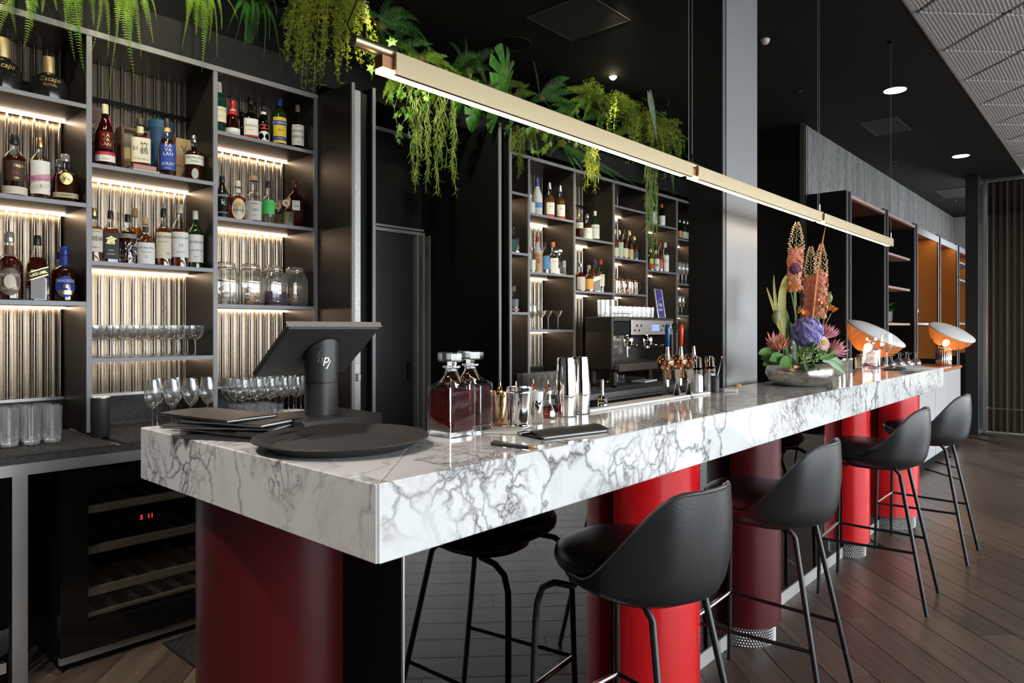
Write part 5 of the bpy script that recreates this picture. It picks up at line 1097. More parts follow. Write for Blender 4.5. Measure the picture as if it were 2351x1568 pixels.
X, Y = on(1645, 903, ZT); t = thing('ribbed_cup', 'black ring-ribbed cup beside the sugar pourers', 'cup', (X+.03, Y+.022, ZS)); part('cup', MB().lathe([(.018+.0012*(i % 2), .002+i*.006) for i in range(12)]+[(.0205, .075), (.018, .075), (.016, .01), (.001, .009)], 28, cap=False), M_PLASTIC, t, 60); part('base', MB().lathe([(.018, 0), (.018, .0025)], 28), M_PLASTIC, t)
single('bar_spoon', MB().tube([(0, 0, .012), (.028, -.004, .075), (.062, -.008, .15)], .0022, 8).lathe([(.002, .148), (.0042, .152), (.003, .157)], 10, .062, -.008), M_SILV, 'twisted bar spoon leaning in the ribbed black cup', 'spoon', (X+.025, Y+.024, ZS))
single('coaster_stack', MB().cbox(-.035, .035, -.028, .028, 0, .012, .002), M_PAPER, 'small block of white coasters beside the ribbed cup', 'coasters', (*on(1678, 899, ZT), ZS), .4)
pts = [(.012*math.cos(a*.5), .012*math.sin(a*.5), .008+.002*math.sin(a)) for a in range(11)]; single('orange_peel', MB().tube(pts, .0065, 6), pm('orange_zest', (.75, .38, .20), .6), 'curl of orange peel at the foot of the blue grey column', 'peel', (*on(1694, 889, ZT), ZS))
# beer taps with copper balls
for k, (x, hcol, lab) in enumerate(((2.86, (.01, .08, .28), 'copper ball beer tap with blue handle'), (2.985, (.70, .05, .01), 'copper ball beer tap with red handle'), (3.11, (.04, .03, .03), 'copper ball beer tap without a handle beside the column'))):
    t = thing('beer_tap', lab, 'beer tap', (x, 1.60, .9006), .6, 'copper ball beer taps')
    part('column', MB().lathe([(.035, 0), (.035, .006), (.016, .012), (.016, .285)], 24), M_CHROME, t)
    bm = bmesh.new(); bmesh.ops.create_uvsphere(bm, u_segments=28, v_segments=16, radius=.040); bmesh.ops.translate(bm, vec=(0, 0, .322), verts=bm.verts); part('ball', MB().bm(bm), M_COPPER, t, 80)
    part('spout', MB().tube([(-.02, .0, .33), (-.075, 0, .335), (-.105, 0, .318), (-.125, 0, .255)], .0095, 12), M_COPPER, t, 50)
    part('valve', MB().lathe([(.011, 0), (.013, .01), (.009, .03), (.006, .06)], 16).xf(Matrix.Translation((-.085, 0, .337))), M_CHROME, t)
    if k == 2: continue
    hd = part('handle', MB().lathe([(.006, .0), (.009, .02), (.012, .075), (.011, .095), (.007, .102)], 20).xf(Matrix.Translation((-.085, 0, .3975))), pm('tap_handle_%d' % k, hcol, .2), t)
    part('handle_badge', MB().lathe([(.009, 0), (.009, .002)], 16).xf(Matrix.Translation((-.085, -.0165, .485)) @ Matrix.Rotation(PI/2, 4, 'X')), M_SILV, hd)
# far end of the bar
for k, (u, v, r_) in enumerate(((1938, 858, .030), (1954, 855, .030), (1926, 862, .034))):
    X, Y = on(u, v, ZT); t = thing('metal_cup', ('polished steel cup behind the flower bowl', 'polished steel cup beside the nearly empty decanter', 'low polished steel cup touching the flower leaves')[k], 'cup', (X, min(Y+.02, 1.39), ZS), 0, 'steel cups behind the flowers'); part('cup', MB().lathe([(r_*.85, 0), (r_*.9, .003), (r_, .085), (r_*1.03, .087), (r_*.96, .087), (r_*.85, .006), (.001, .005)], 28, cap=False), M_CHROME, t); part('rim', MB().lathe([(r_*1.031, .083), (r_*1.05, .086), (r_*1.031, .0885)], 28, cap=False), M_CHROME, t)
w1 = wg('wine glass standing on the bar end beside the decanter', 'wine glass on the bar end', s=1.2); w1.location = (5.60, 1.33, ZS)
t = thing('cutlery_plate', 'dark oblong plate with cutlery at the far bar end', 'plate', (5.36, 1.22, ZS), .1); part('plate', MB().cbox(-.16, .16, -.06, .06, .002, .008, .002), M_POS, t, 0); part('fork', MB().tube([(-.12, 0, .011), (.10, .01, .012), (.17, .01, .02)], .003, 6), M_CHROME, t, 0)
for k in range(3):
    single('menu_sheet', MB().cbox(-.16, .16, -.10, .10, 0, .0025, .0006), M_PAPER, ('white menu sheet at the far bar end, lowest of three', 'white menu sheet at the far bar end, middle of three', 'white menu sheet at the far bar end, uppermost of three')[k], 'menu', (5.58, 1.15, ZS+k*.0032), .2+.15*k, 'menu sheets at the bar end')
# ================================================================== ESPRESSO MACHINE AND NEIGHBOURS
t = thing('espresso_machine', 'two-group espresso machine with dark sides and steel front', 'espresso machine', (4.735, 3.135, ZBC+.0125))
W_, D_, Z0, Z1 = 1.02, .27, .13, .563
M_ESP = pm('dark_brown_enamel', (.030, .024, .018), .35)
for sx in (0, W_-.03): part('side_panel', MB().cbox(sx, sx+.03, .0, D_, Z0, Z1, .008), M_ESP, t, 0)
part('top_cover', MB().cbox(.031, W_-.031, .0, D_, Z1-.035, Z1, .004), M_ESP, t, 0)
part('back_panel', MB().box(.031, W_-.031, D_-.03, D_, Z0+.03, Z1-.036), pm('mirror_steel', (.62, .60, .57), .16, 1), t, 0)
part('front_hood', MB().cbox(.031, W_-.031, .0, .12, Z1-.15, Z1-.036, .006), M_BLACK, t, 0)
fa = part('fascia', MB().cbox(.27, W_-.04, -.016, -.001, Z1-.15, Z1-.02, .003), M_STEEL, t, 0)
part('display', MB().box(.60, .72, -.018, -.0165, Z1-.115, Z1-.06), emis('blue_display', (.25, .35, .75), 1.0), fa, 0)
for i in range(8): part('button', MB().lathe([(.010, 0), (.010, .004)], 14).xf(Matrix.Translation((.32+i*.033 if i < 4 else .76+(i-4)*.033, -.0165, Z1-(.07 if i % 2 else .11))) @ Matrix.Rotation(PI/2, 4, 'X')), M_PLASTIC, fa)
part('gauge', MB().lathe([(.045, 0), (.05, .012), (.046, .024), (.036, .024), (.035, .016)], 32).xf(Matrix.Translation((W_-.03, -.002, Z1-.085)) @ Matrix.Rotation(PI/2, 4, 'X')), M_CHROME, t)
part('gauge_face', MB().lathe([(.034, 0), (.034, .002)], 28).xf(Matrix.Translation((W_-.03, -.0205, Z1-.085)) @ Matrix.Rotation(PI/2, 4, 'X')), M_BLACK, t)
for gx in (.36, .68):
    gh = part('group_head', MB().lathe([(.038, 0), (.042, .01), (.042, .05), (.03, .075)], 28).xf(Matrix.Translation((gx, .07, Z1-.226))), M_CHROME, t)
    part('portafilter', MB().lathe([(.034, 0), (.036, .02)], 24).xf(Matrix.Translation((gx, .07, Z1-.247))).tube([(gx, .04, Z1-.238), (gx, -.09, Z1-.245)], .011, 12).tube([(gx-.014, .07, Z1-.248), (gx-.016, .07, Z1-.268)], .005, 8).tube([(gx+.014, .07, Z1-.248), (gx+.016, .07, Z1-.268)], .005, 8), M_CHROME, gh, 50)
    part('group_lamp', MB().lathe([(.008, 0), (.008, .003)], 12).xf(Matrix.Translation((gx-.07, .04, Z1-.154))), emis('group_lamp_glow', (1.0, .55, .25), 40.0), gh)
part('steam_wand', MB().tube([(.20, .03, Z1-.13), (.20, -.01, Z1-.18), (.205, -.015, Z1-.33)], .005, 10).tube([(W_-.12, .03, Z1-.13), (W_-.12, -.01, Z1-.18), (W_-.125, -.015, Z1-.33)], .005, 10), M_CHROME, t, 50)
part('drip_tray', MB().cbox(.031, W_-.031, -.05, D_-.031, Z0, Z0+.045, .004), M_STEEL, t, 0)
for i in range(22): part('tray_bar', MB().box(.05+i*.043, .058+i*.043, -.04, D_-.05, Z0+.0455, Z0+.05), M_CHROME, t, 0)
part('front_lip', MB().cbox(.0, W_, -.065, -.051, Z0-.012, Z0+.04, .004), M_ESP, t, 0)
for lx, ly in ((.03, 0), (W_-.08, 0), (.03, D_-.06), (W_-.08, D_-.06)): part('leg', MB().cbox(lx, lx+.05, ly, ly+.05, 0, Z0-.0005, .004), M_ESP, t, 0)
part('cup_rail', MB().tube([(.02, .01, Z1+.03), (.30, .01, Z1+.03)], .003, 8).tube([(.02, .01, Z1), (.02, .01, Z1+.03)], .003, 6).tube([(.30, .01, Z1), (.30, .01, Z1+.03)], .003, 6), M_BRASS, t, 40)
# framed card on the machine
t = thing('framed_card', 'purple framed card leaning on top of the espresso machine', 'frame', (5.66, 3.20, 1.477), .12)
Mx = Matrix.Rotation(-.15, 4, 'X')
part('frame', MB().cbox(-.085, -.073, 0, .012, 0, .27, .002).cbox(.073, .085, 0, .012, 0, .27, .002).cbox(-.073, .073, 0, .012, 0, .012, .002).cbox(-.073, .073, 0, .012, .258, .27, .002).xf(Mx), pm('silver_frame', (.55, .54, .52), .3, .8), t, 0)
part('print', MB().box(-.073, .073, .004, .009, .012, .258).xf(Mx), pm('purple_print', (.06, .05, .26), .4), t, 0)
lg = MB(); flat_text('1928', .045, Matrix.Translation((-.01, .0035, .12)) @ Matrix.Rotation(PI/2, 4, 'X'), mb=lg, shear=.2); flat_text('CREAM', .03, Matrix.Translation((-.01, .0035, .075)) @ Matrix.Rotation(PI/2, 4, 'X'), mb=lg); lg.tube([(-.06, .003, .15), (.06, .003, .19)], .0012, 4); lg.xf(Mx)
part('lettering', lg, M_WHITE, t, 0)
t = thing('newspaper', 'folded white paper with a black picture under the espresso machine', 'newspaper', (5.36, 3.20, ZBC+.0131), .15); part('sheets', MB().cbox(-.14, .14, -.055, .075, 0, .014, .003), M_PAPER, t, 0); part('picture', flat_text('NEWS', .05, Matrix.Translation((-.03, .01, .0145))), M_INK, t, 0)
t = thing('glass_jug', 'glass measuring jug lying under the espresso machine', 'jug', (5.02, 3.24, ZBC+.0131)); part('jug', MB().lathe([(.03, 0), (.034, .003), (.037, .075)], 24, cap=False), M_GLASS, t, 50); part('handle', MB().tube([(.035, 0, .065), (.07, 0, .06), (.075, 0, .03), (.036, 0, .015)], .005, 8), M_BLACK, t, 50)
for k, (x, y) in enumerate(((4.88, 3.21), (4.93, 3.30))):
    t = thing('portafilter_spare', ('spare chrome portafilter on the mat by the machine foot', 'spare chrome portafilter on the mat behind the first')[k], 'portafilter', (x, y, ZBC+.0131), .4*k, 'spare portafilters'); part('basket', MB().lathe([(.030, 0), (.034, .003), (.035, .03)], 24), M_CHROME, t); part('handle', MB().tube([(.03, 0, .015), (.12, -.02, .02)], .010, 10), M_PLASTIC, t, 50)
for k, u in enumerate((1419, 1435, 1453, 1466)):
    t = thing('french_press', 'copper framed french press on the shelf over the espresso machine', 'french press', (5.45+.11*k, 3.575+.01*(k % 2), CCs[2]+E_), 0, 'copper french presses')
    part('beaker', MB().lathe([(.036, .004), (.037, .008), (.037, .125)], 24, cap=False), M_GLASS, t)
    fr = MB().lathe([(.0375, .002), (.039, .012), (.0375, .014)], 24, cap=False).lathe([(.0375, .11), (.039, .125), (.0375, .127)], 24, cap=False)
    for q in range(4): fr.tube([(.0385*math.cos(q*PI/2+.4), .0385*math.sin(q*PI/2+.4), .0), (.0385*math.cos(q*PI/2+.4), .0385*math.sin(q*PI/2+.4), .12)], .0025, 6)
    part('copper_frame', fr, M_COPPER, t, 50); part('lid', MB().lathe([(.0375, .1275), (.036, .138), (.02, .145), (.004, .147)], 24), M_COPPER, t); part('knob', MB().lathe([(.0025, .1472), (.0025, .158), (.008, .162), (.008, .168), (.003, .172)], 14), M_PLASTIC, t)
    part('handle', MB().tube([(.038, 0, .118), (.062, -.01, .115), (.072, -.012, .085), (.068, -.012, .05), (.039, 0, .02)], .005, 8).xf(Matrix.Rotation(-.4, 4, 'Z')), M_PLASTIC, t, 50)
t = decanter(4.628, 3.60, CA[1]+E_, 'square cut-glass decanter of clear spirit on the long shelving', .6, 'pale')
for k, (x, y, r_) in enumerate(((6.80, 3.64, .17), (6.655, 3.70, .15))):
    t = thing('round_tray', ('round black tray leaning upright beside the column', 'round black tray leaning behind another tray')[k], 'tray', (x, y, ZBC+.0005+r_*1.0), 0, 'round trays on the back counter')
    m = MB().lathe([(r_*.82, 0), (r_, .018), (r_, .021), (r_*.97, .021), (r_*.8, .004), (.002, .004)], 48, cap=False); m.xf(Matrix.Rotation(PI/2-.12, 4, 'X')); part('tray', m, M_PLASTIC, t, 50)
single('folded_towel', MB().cbox(-.07, .07, -.05, .05, 0, .035, .014).xf(Matrix.Rotation(.05, 4, 'Y')), M_LINEN, 'crumpled white towel on the back counter beside the tumblers', 'towel', (1.965, 3.30, ZBC+.018), .3)
# ================================================================== FAR NICHES AND SIDEBOARD
def niche_z(k, i): return zv(FX[k][1]+.001, FY+.02, fsh[k][i][0])
x1 = FX[1][1]
t = thing('silver_vase', 'silver and green vase with orange foot on the middle niche shelf', 'vase', (x1+.19, 2.14, niche_z(1, 1)+E_)); part('foot', MB().lathe([(.06, 0), (.05, .06), (.03, .075)], 24), pm('orange_ceramic', (.6, .18, .05), .4), t); part('body', MB().lathe([(.03, .0755), (.07, .12), (.075, .30), (.06, .32)], 28), pm('silver_green', (.55, .62, .6), .2, .8), t)
t = thing('potted_plant', 'trailing green plant in a grey pot on the lowest niche shelf', 'potted plant', (x1+.30, 2.12, niche_z(1, 2)+E_)); part('pot', MB().lathe([(.06, 0), (.085, .02), (.09, .13), (.08, .135)], 28), pm('grey_pot', (.10, .10, .11), .5), t)
M_LEAFD = pm('deep_green_leaf', (.03, .16, .035), .4)
m = MB()
for k in range(110):
    f = R.random(); c = Vector((max(-.12, min(.3, R.gauss(.06, .10))), max(-.09, min(.09, R.gauss(-.02, .04))), .15+R.gauss(.06, .05)-max(0, f-.5)*.25)); s = R.uniform(.018, .03); a = R.uniform(0, 6.3)
    u_ = Vector((math.cos(a), math.sin(a)*.6, R.uniform(-.5, .3))).normalized()*s; v_ = Vector((-math.sin(a), math.cos(a), R.uniform(-.3, .5))).normalized()*s*.6
    m.add([c-u_, c+v_, c+u_, c-v_], [(0, 1, 2, 3)])
part('foliage', m, M_LEAFD, t, 0)
single('candle_box', MB().cbox(-.035, .035, -.03, .03, 0, .06, .004), pm('pink_card', (.6, .16, .18), .6), 'small pink box beside the potted plant', 'box', (x1+.10, 2.10, niche_z(1, 2)+E_))
x2 = FX[2][1]; t = thing('carafe', 'small glass carafe with wide stopper on the ochre niche shelf', 'carafe', (x2+.30, 2.13, niche_z(2, 0)+E_)); part('body', MB().lathe([(.06, 0), (.065, .03), (.03, .10), (.03, .13)], 24), M_GLASSB, t); part('stopper', MB().lathe([(.03, .1305), (.075, .135), (.08, .15), (.075, .175)], 24), pm('amber_glass', (.35, .22, .1), .15), t)
def up_glass(x, y, z):
    return (x, y, z)
ug = glass_kind('stemless_glass', 'upturned round wine glass on the orange sideboard', 'glass', [(.033, .001), (.045, .04), (.048, .07), (.036, .105), (.008, .118), (.002, .119)], [(.0035, .1195), (.0035, .17)], [(.006, .1705), (.03, .176), (.03, .178)], 'upturned glasses on the sideboard')
row(ug, [(7.35+i*.33+(.12 if j else 0), 1.70+j*.12, .95) for j in range(2) for i in range(4)], 1)
def taccia(x, y, label, rz):
    t = thing('table_lamp', label, 'table lamp', (x, y, .9506), rz, 'table lamps with reflector dishes')
    part('fluted_base', MB().lathe([(.075, 0), (.078, .004), (.078, .18), (.07, .185)], 96, ribs=24, ribd=.045), M_CHROME, t, 60)
    part('collar', MB().lathe([(.062, .1855), (.066, .20), (.06, .206)], 32), M_BRASS, t)
    Mx = Matrix.Translation((0, 0, .215)) @ Matrix.Rotation(.42, 4, 'X') @ Matrix.Rotation(-.25, 4, 'Y')
    part('glass_bowl', MB().lathe([(.055, .0), (.11, .02), (.175, .065), (.22, .125), (.243, .19)], 48, cap=False).xf(Mx), clear('warm_bowl_glass', (.96, .78, .58), .08, .5, .35, .1, (1, .9, .8), (.75, .34, .14), .40), t, 60)
    part('reflector', MB().lathe([(.247, .192), (.249, .20), (.244, .206), (.17, .232), (.002, .25), (.002, .247), (.17, .228)], 48, cap=False).xf(Mx), pm('white_reflector', (.80, .78, .76), .35), t, 60)
    part('bulb', MB().lathe([(.012, .01), (.03, .045), (.032, .07), (.02, .09), (.004, .095)], 20).xf(Mx), emis('lamp_bulb', (1.0, .62, .30), 60.0), t)
    return t
taccia(6.55, 1.73, 'glowing orange glass bowl table lamp behind the flower bowl', .5)
taccia(9.33, 1.62, 'glowing table lamp with white dish and fluted chrome base on the sideboard', .2)
settle(SHELF_ITEMS)
# ================================================================== PLANTS ABOVE THE BACK BAR
def leafmat(name, col, col2=None, rough=.42, tr=.35):
    m = bpy.data.materials.new(name); m.use_nodes = True; nt = m.node_tree; b = nt.nodes['Principled BSDF']; out = nt.nodes['Material Output']
    b.inputs['Roughness'].default_value = rough
    tc = N(nt, 'ShaderNodeTexCoord'); n = N(nt, 'ShaderNodeTexNoise', i_Scale=9.0, i_Detail=3.0); nt.links.new(tc.outputs['Object'], n.inputs['Vector'])
    r = ramp(nt, n.outputs['Fac'], [(.3, tuple(c*.55 for c in col)), (.7, col2 or tuple(min(1, c*1.3) for c in col))])
    nt.links.new(r.outputs[0], b.inputs['Base Color'])
    t = N(nt, 'ShaderNodeBsdfTranslucent'); nt.links.new(r.outputs[0], t.inputs['Color'])
    mx = N(nt, 'ShaderNodeMixShader'); mx.inputs[0].default_value = tr
    nt.links.new(b.outputs[0], mx.inputs[1]); nt.links.new(t.outputs[0], mx.inputs[2]); nt.links.new(mx.outputs[0], out.inputs['Surface'])
    return m
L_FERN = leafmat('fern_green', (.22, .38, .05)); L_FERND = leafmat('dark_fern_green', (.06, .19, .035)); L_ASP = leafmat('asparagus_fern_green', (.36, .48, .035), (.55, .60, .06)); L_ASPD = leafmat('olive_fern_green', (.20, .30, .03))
L_IVY = leafmat('ivy_green', (.14, .42, .04), (.34, .58, .12)); L_STR = leafmat('strand_green', (.20, .36, .05), (.32, .46, .10)); L_MON = leafmat('monstera_green', (.05, .22, .03), (.12, .36, .05), .28, .2); L_ALO = leafmat('alocasia_green', (.05, .14, .04), (.10, .24, .07), .3, .2)
M_STEM = pm('brown_green_stem', (.12, .12, .03), .6)
def bez(p0, p1, p2, p3, n):
    o = []
    for i in range(n+1):
        t = i/n; s = 1-t; o.append(p0*(s**3)+p1*(3*s*s*t)+p2*(3*s*t*t)+p3*(t**3))
    return o
def frond(path, width, npair, face=Vector((0.25, -1, 0.1)), mb=None, jag=.12, taper=.75):
    """a fern frond: rachis with pairs of narrow leaflets"""
    m = mb or MB(); m.tube(path[::2]+([path[-1]] if len(path) % 2 == 0 else []), .0016, 4, r2=.0006)
    n = len(path)
    for k in range(npair):
        f = .06+.93*k/npair; x = f*(n-1); i = min(int(x), n-2); p = path[i].lerp(path[i+1], x-i); tg = (path[i+1]-path[i]).normalized()
        side = tg.cross(face).normalized(); nm = side.cross(tg).normalized()
        w_ = width*.5*(min(1.0, (f+.05)*4)**.6)*(1-max(0, f-.35)/.66)**taper
        if w_ < .002: continue
        for s in (-1, 1):
            d = (side*s+tg*.28+nm*R.uniform(-.25, .05)).normalized(); L = w_*R.uniform(1-jag, 1+jag); b_ = min(.0046, L*.16+.001)
            a0 = p-tg*b_*.5; a1 = p+tg*b_*.5; mid = p+d*L*.55; tp = p+d*L-nm*L*.10+tg*L*.12
            m.add([a0, mid-tg*b_*.62+nm*.001, tp, mid+tg*b_*.62+nm*.001, a1], [(0, 1, 3, 4), (1, 2, 3)])
    return m
def fern(root, tips, label, mat, group='ferns above the back bar'):
    t = thing('fern', label, 'fern', root, 0, group); r0 = Vector(root)
    part('crown', MB().lathe([(.03, -.02), (.05, .02), (.03, .06)], 10), M_STEM, t)
    for (p, mid, w_) in tips:
        tip = Vector(p); md = Vector(mid); up = Vector((0, 0, .10))
        path = bez(Vector((R.uniform(-.03, .03), R.uniform(-.02, .02), .03)), (md-r0)*.45+Vector((0, 0, .22)), (md-r0), tip-r0, 26)
        L = sum((a-b_).length for a, b_ in zip(path, path[1:])); part('frond', frond(path, w_, max(16, int(L/.0092))), mat, t, 0)
    return t
FERN_TIPS = {'a': [(12, 40, 40, .07), (75, 60, 60, .06), (-5, 85, 25, .08), (38, 78, 12, .055), (53, 113, 98, .085), (130, 24, 126, .05), (96, 30, 110, .06)],
 'b': [(185, 100, 180, .08), (215, 60, 215, .06), (193, 168, 160, .088), (172, 140, 140, .07), (203, 142, 262, .034), (233, 28, 228, .045), (247, 132, 262, .045), (150, 60, 155, .06)],
 'c': [(300, 110, 300, .08), (340, 60, 325, .06), (270, 90, 265, .06), (247, 226, 282, .028), (310, 185, 273, .09), (325, 137, 310, .06), (352, 98, 334, .055), (360, 46, 350, .04), (290, 60, 285, .06)],
 'd': [(450, 80, 455, .07), (480, 100, 495, .06), (430, 50, 430, .06), (417, 115, 443, .045), (463, 166, 482, .085), (498, 131, 502, .028), (509, 68, 512, .045), (547, 47, 522, .035)],
 'e': [(560, 110, 575, .05), (618, 90, 625, .05), (585, 40, 580, .06), (520, 74, 560, .04), (540, 94, 572, .04), (575, 60, 590, .04), (605, 138, 622, .036), (646, 168, 632, .045), (590, 90, 600, .04), (634, 40, 640, .05)]}
FL = {'a': 'bright green fern spilling over the gold-necked black bottles', 'b': 'bright green fern hanging in front of the first shelf divider', 'c': 'bright green fern with a long frond over the dark red bottle', 'd': 'bright green fern hanging beside the second divider', 'e': 'dark green fern in the shade beside the asparagus fern'}
for k, tp in FERN_TIPS.items():
    xr = sum(ux(u, 3.5) for u, *_ in tp)/len(tp)
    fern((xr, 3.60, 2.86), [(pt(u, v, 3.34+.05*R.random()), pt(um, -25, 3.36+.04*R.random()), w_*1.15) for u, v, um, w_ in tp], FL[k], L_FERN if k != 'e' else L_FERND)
def rfern(u0, v0, Y, tips, label, mat):
    r0 = pt(u0, v0, Y+.12); t = thing('fern', label, 'fern', r0, 0, 'ferns above the back bar')
    for (u, v, w_, up) in tips:
        tip = pt(u, v, Y)-r0; path = bez(Vector((0, 0, 0)), tip*.3+Vector((0, 0, up)), tip*.75+Vector((0, 0, up*.9)), tip, 20); L = sum((a-b_).length for a, b_ in zip(path, path[1:]))
        part('frond', frond(path, w_, max(14, int(L/.011))), mat, t, 0)
    part('crown', MB().lathe([(.02, -.03), (.04, 0), (.02, .03)], 8), M_STEM, t)
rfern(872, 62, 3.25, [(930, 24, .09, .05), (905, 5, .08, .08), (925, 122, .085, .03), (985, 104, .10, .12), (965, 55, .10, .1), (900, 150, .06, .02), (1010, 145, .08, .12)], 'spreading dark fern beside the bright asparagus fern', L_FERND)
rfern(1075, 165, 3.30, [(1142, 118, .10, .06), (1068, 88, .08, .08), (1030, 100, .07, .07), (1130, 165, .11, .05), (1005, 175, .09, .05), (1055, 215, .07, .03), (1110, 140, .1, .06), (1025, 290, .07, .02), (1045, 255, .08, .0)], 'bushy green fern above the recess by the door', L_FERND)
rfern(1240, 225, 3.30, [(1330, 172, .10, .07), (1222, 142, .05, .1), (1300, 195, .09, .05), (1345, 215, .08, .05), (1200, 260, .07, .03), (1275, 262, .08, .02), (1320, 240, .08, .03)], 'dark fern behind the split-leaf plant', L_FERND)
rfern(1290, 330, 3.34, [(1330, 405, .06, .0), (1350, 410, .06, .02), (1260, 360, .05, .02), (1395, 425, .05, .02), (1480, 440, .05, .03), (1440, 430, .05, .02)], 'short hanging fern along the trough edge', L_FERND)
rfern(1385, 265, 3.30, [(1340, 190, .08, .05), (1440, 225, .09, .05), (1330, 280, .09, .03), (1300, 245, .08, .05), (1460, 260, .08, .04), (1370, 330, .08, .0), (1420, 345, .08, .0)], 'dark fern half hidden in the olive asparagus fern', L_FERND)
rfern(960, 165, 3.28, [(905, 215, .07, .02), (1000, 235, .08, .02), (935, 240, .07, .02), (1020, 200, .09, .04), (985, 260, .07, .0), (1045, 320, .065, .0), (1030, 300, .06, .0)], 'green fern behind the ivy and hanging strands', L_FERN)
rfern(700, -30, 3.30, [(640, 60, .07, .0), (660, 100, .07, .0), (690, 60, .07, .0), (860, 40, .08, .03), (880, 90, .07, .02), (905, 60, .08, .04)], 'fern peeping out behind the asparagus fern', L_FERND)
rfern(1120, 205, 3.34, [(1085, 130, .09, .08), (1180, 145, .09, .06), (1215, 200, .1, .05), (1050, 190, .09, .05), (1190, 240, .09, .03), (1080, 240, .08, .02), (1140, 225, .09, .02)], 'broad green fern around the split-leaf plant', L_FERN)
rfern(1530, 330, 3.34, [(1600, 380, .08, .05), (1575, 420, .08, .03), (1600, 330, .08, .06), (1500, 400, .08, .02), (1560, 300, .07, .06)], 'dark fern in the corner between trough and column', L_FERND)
for k, (u, v, Y) in enumerate(((905, 105, 3.34), (965, 135, 3.36), (1015, 205, 3.30), (1040, 165, 3.36), (1180, 225, 3.36), (1270, 285, 3.36), (1320, 255, 3.34), (1365, 225, 3.36), (1440, 300, 3.36), (1490, 300, 3.34), (930, 175, 3.30), (1225, 300, 3.36))):
    tp = []
    for q in range(9):
        a = R.uniform(0, 6.28); rr = R.uniform(45, 95); tp.append((u+rr*math.cos(a), v+rr*.75*math.sin(a)+12, R.uniform(.06, .10), R.uniform(.01, .08)))
    rfern(u, v, Y-.08, tp, 'leafy green fern filling the trough %s' % ('beside the pendant lamp end', 'behind the pendant lamp end', 'behind the hanging strands', 'between the strands and the split-leaf plant', 'under the split-leaf plant', 'behind the dark ivy', 'beside the dark fern', 'under the ceiling spotlight', 'under the olive asparagus fern', 'behind the pale arrow leaf', 'above the ivy by the door', 'over the frosted vodka bottle')[k], (L_FERND, L_FERN, L_ASPD)[k % 3])
# asparagus ferns: arching stems carrying tufts of needles
def asp(u0, v0, Y, tips, label, mat, nd=70, nl=.016, arch=.08):
    r0 = pt(u0, v0, Y+.10); t = thing('asparagus_fern', label, 'fern', r0, 0, 'asparagus ferns above the back bar')
    for (u, v, y) in tips:
        tip = pt(u, v, y)-r0; out = Vector((tip.x*.55, tip.y*.6, arch+.15*abs(tip.x)))
        path = bez(Vector((R.uniform(-.04, .04), 0, 0)), out*.8, Vector((tip.x*.95, tip.y, tip.z*.25+arch*.5)), tip, 22); path = [Vector((q.x, q.y, min(q.z, ZC-.09-r0.z))) for q in path]; m = MB().tube(path[::3]+[path[-1]], .0014, 4, r2=.0005)
        n = len(path)
        for k in range(nd):
            f = .12+.88*k/nd; x = f*(n-1); i = min(int(x), n-2); p = path[i].lerp(path[i+1], x-i); tg = (path[i+1]-path[i]).normalized()
            br = Vector((R.gauss(0, 1), R.gauss(0, 1), R.gauss(-.1, .8))).normalized()*R.uniform(.006, .048)*(1.1-f*.55); c = p+br
            for q in range(5):
                d = Vector((R.gauss(0, 1), R.gauss(0, 1), R.gauss(-.2, 1))).normalized()*nl*R.uniform(.6, 1.15); s = d.cross(Vector((R.random(), R.random(), R.random()))).normalized()*.0015
                m.add([c-s, c+s, c+d], [(0, 1, 2)])
        part('stem', m, mat, t, 0)
    return t
tips = []
for k in range(64):
    u = R.uniform(648, 868); lim = 225-abs(u-722)*.42 if u > 690 else 225-abs(u-722)*1.2
    tips.append((u, R.uniform(max(20, lim-120), lim), R.uniform(3.08, 3.40)))
asp(770, -8, 3.24, tips, 'large bright yellow-green asparagus fern beside the pendant lamp end', L_ASP)
tips = [(R.uniform(1335, 1570), 0, R.uniform(3.05, 3.45)) for k in range(105)]
tips = [(u, R.uniform(215, 330)+(60 if 1440 < u < 1550 else 0)+(-60 if u < 1370 else 0), y) for u, _, y in tips]
asp(1425, 205, 3.30, tips, 'dense olive asparagus fern over the long shelving', L_ASPD, 60, .021)
tips = [(R.uniform(1455, 1575), R.uniform(290, 420), R.uniform(3.1, 3.4)) for k in range(30)]
asp(1470, 270, 3.28, tips, 'hanging asparagus fern tufts beside the column', L_ASP, 44, .022, .03)
tips = [(R.uniform(1400, 1450), R.uniform(150, 200), R.uniform(3.1, 3.35)) for k in range(16)]
asp(1415, 215, 3.28, tips, 'upright asparagus fern sprigs under the ceiling spotlight', L_ASP, 40, .02, .08)
# trailing strands
def strands(u0, v0, Y, items, label, mat=None):
    r0 = pt(u0, v0, Y); t = thing('trailing_plant', label, 'plant', r0, 0, 'trailing strand plants')
    for (u, va, v) in items:
        y = Y+R.uniform(-.10, .08); a = pt(u+R.uniform(-6, 6), va, y)-r0; b_ = pt(u+R.uniform(-5, 5), v, y)-r0; n = 12
        path = [a.lerp(b_, i/n)+Vector((.010*math.sin(i*1.3+u), .008*math.cos(i*1.7+u), 0)) for i in range(n+1)]
        m = MB().tube(path, .0032, 5, r2=.0016)
        for i in range(2, n+1):
            for q in range(3):
                p = path[i-1].lerp(path[i], R.random()); d = Vector((R.gauss(0, 1), R.gauss(0, 1), -1.6)).normalized()*R.uniform(.02, .05); m.tube([p, p+d], .0014, 3, cap=False)
        part('strand', m, mat or L_STR, t, 0)
    part('root_ball', MB().lathe([(.02, -.03), (.04, 0), (.02, .03)], 8), M_STEM, t)
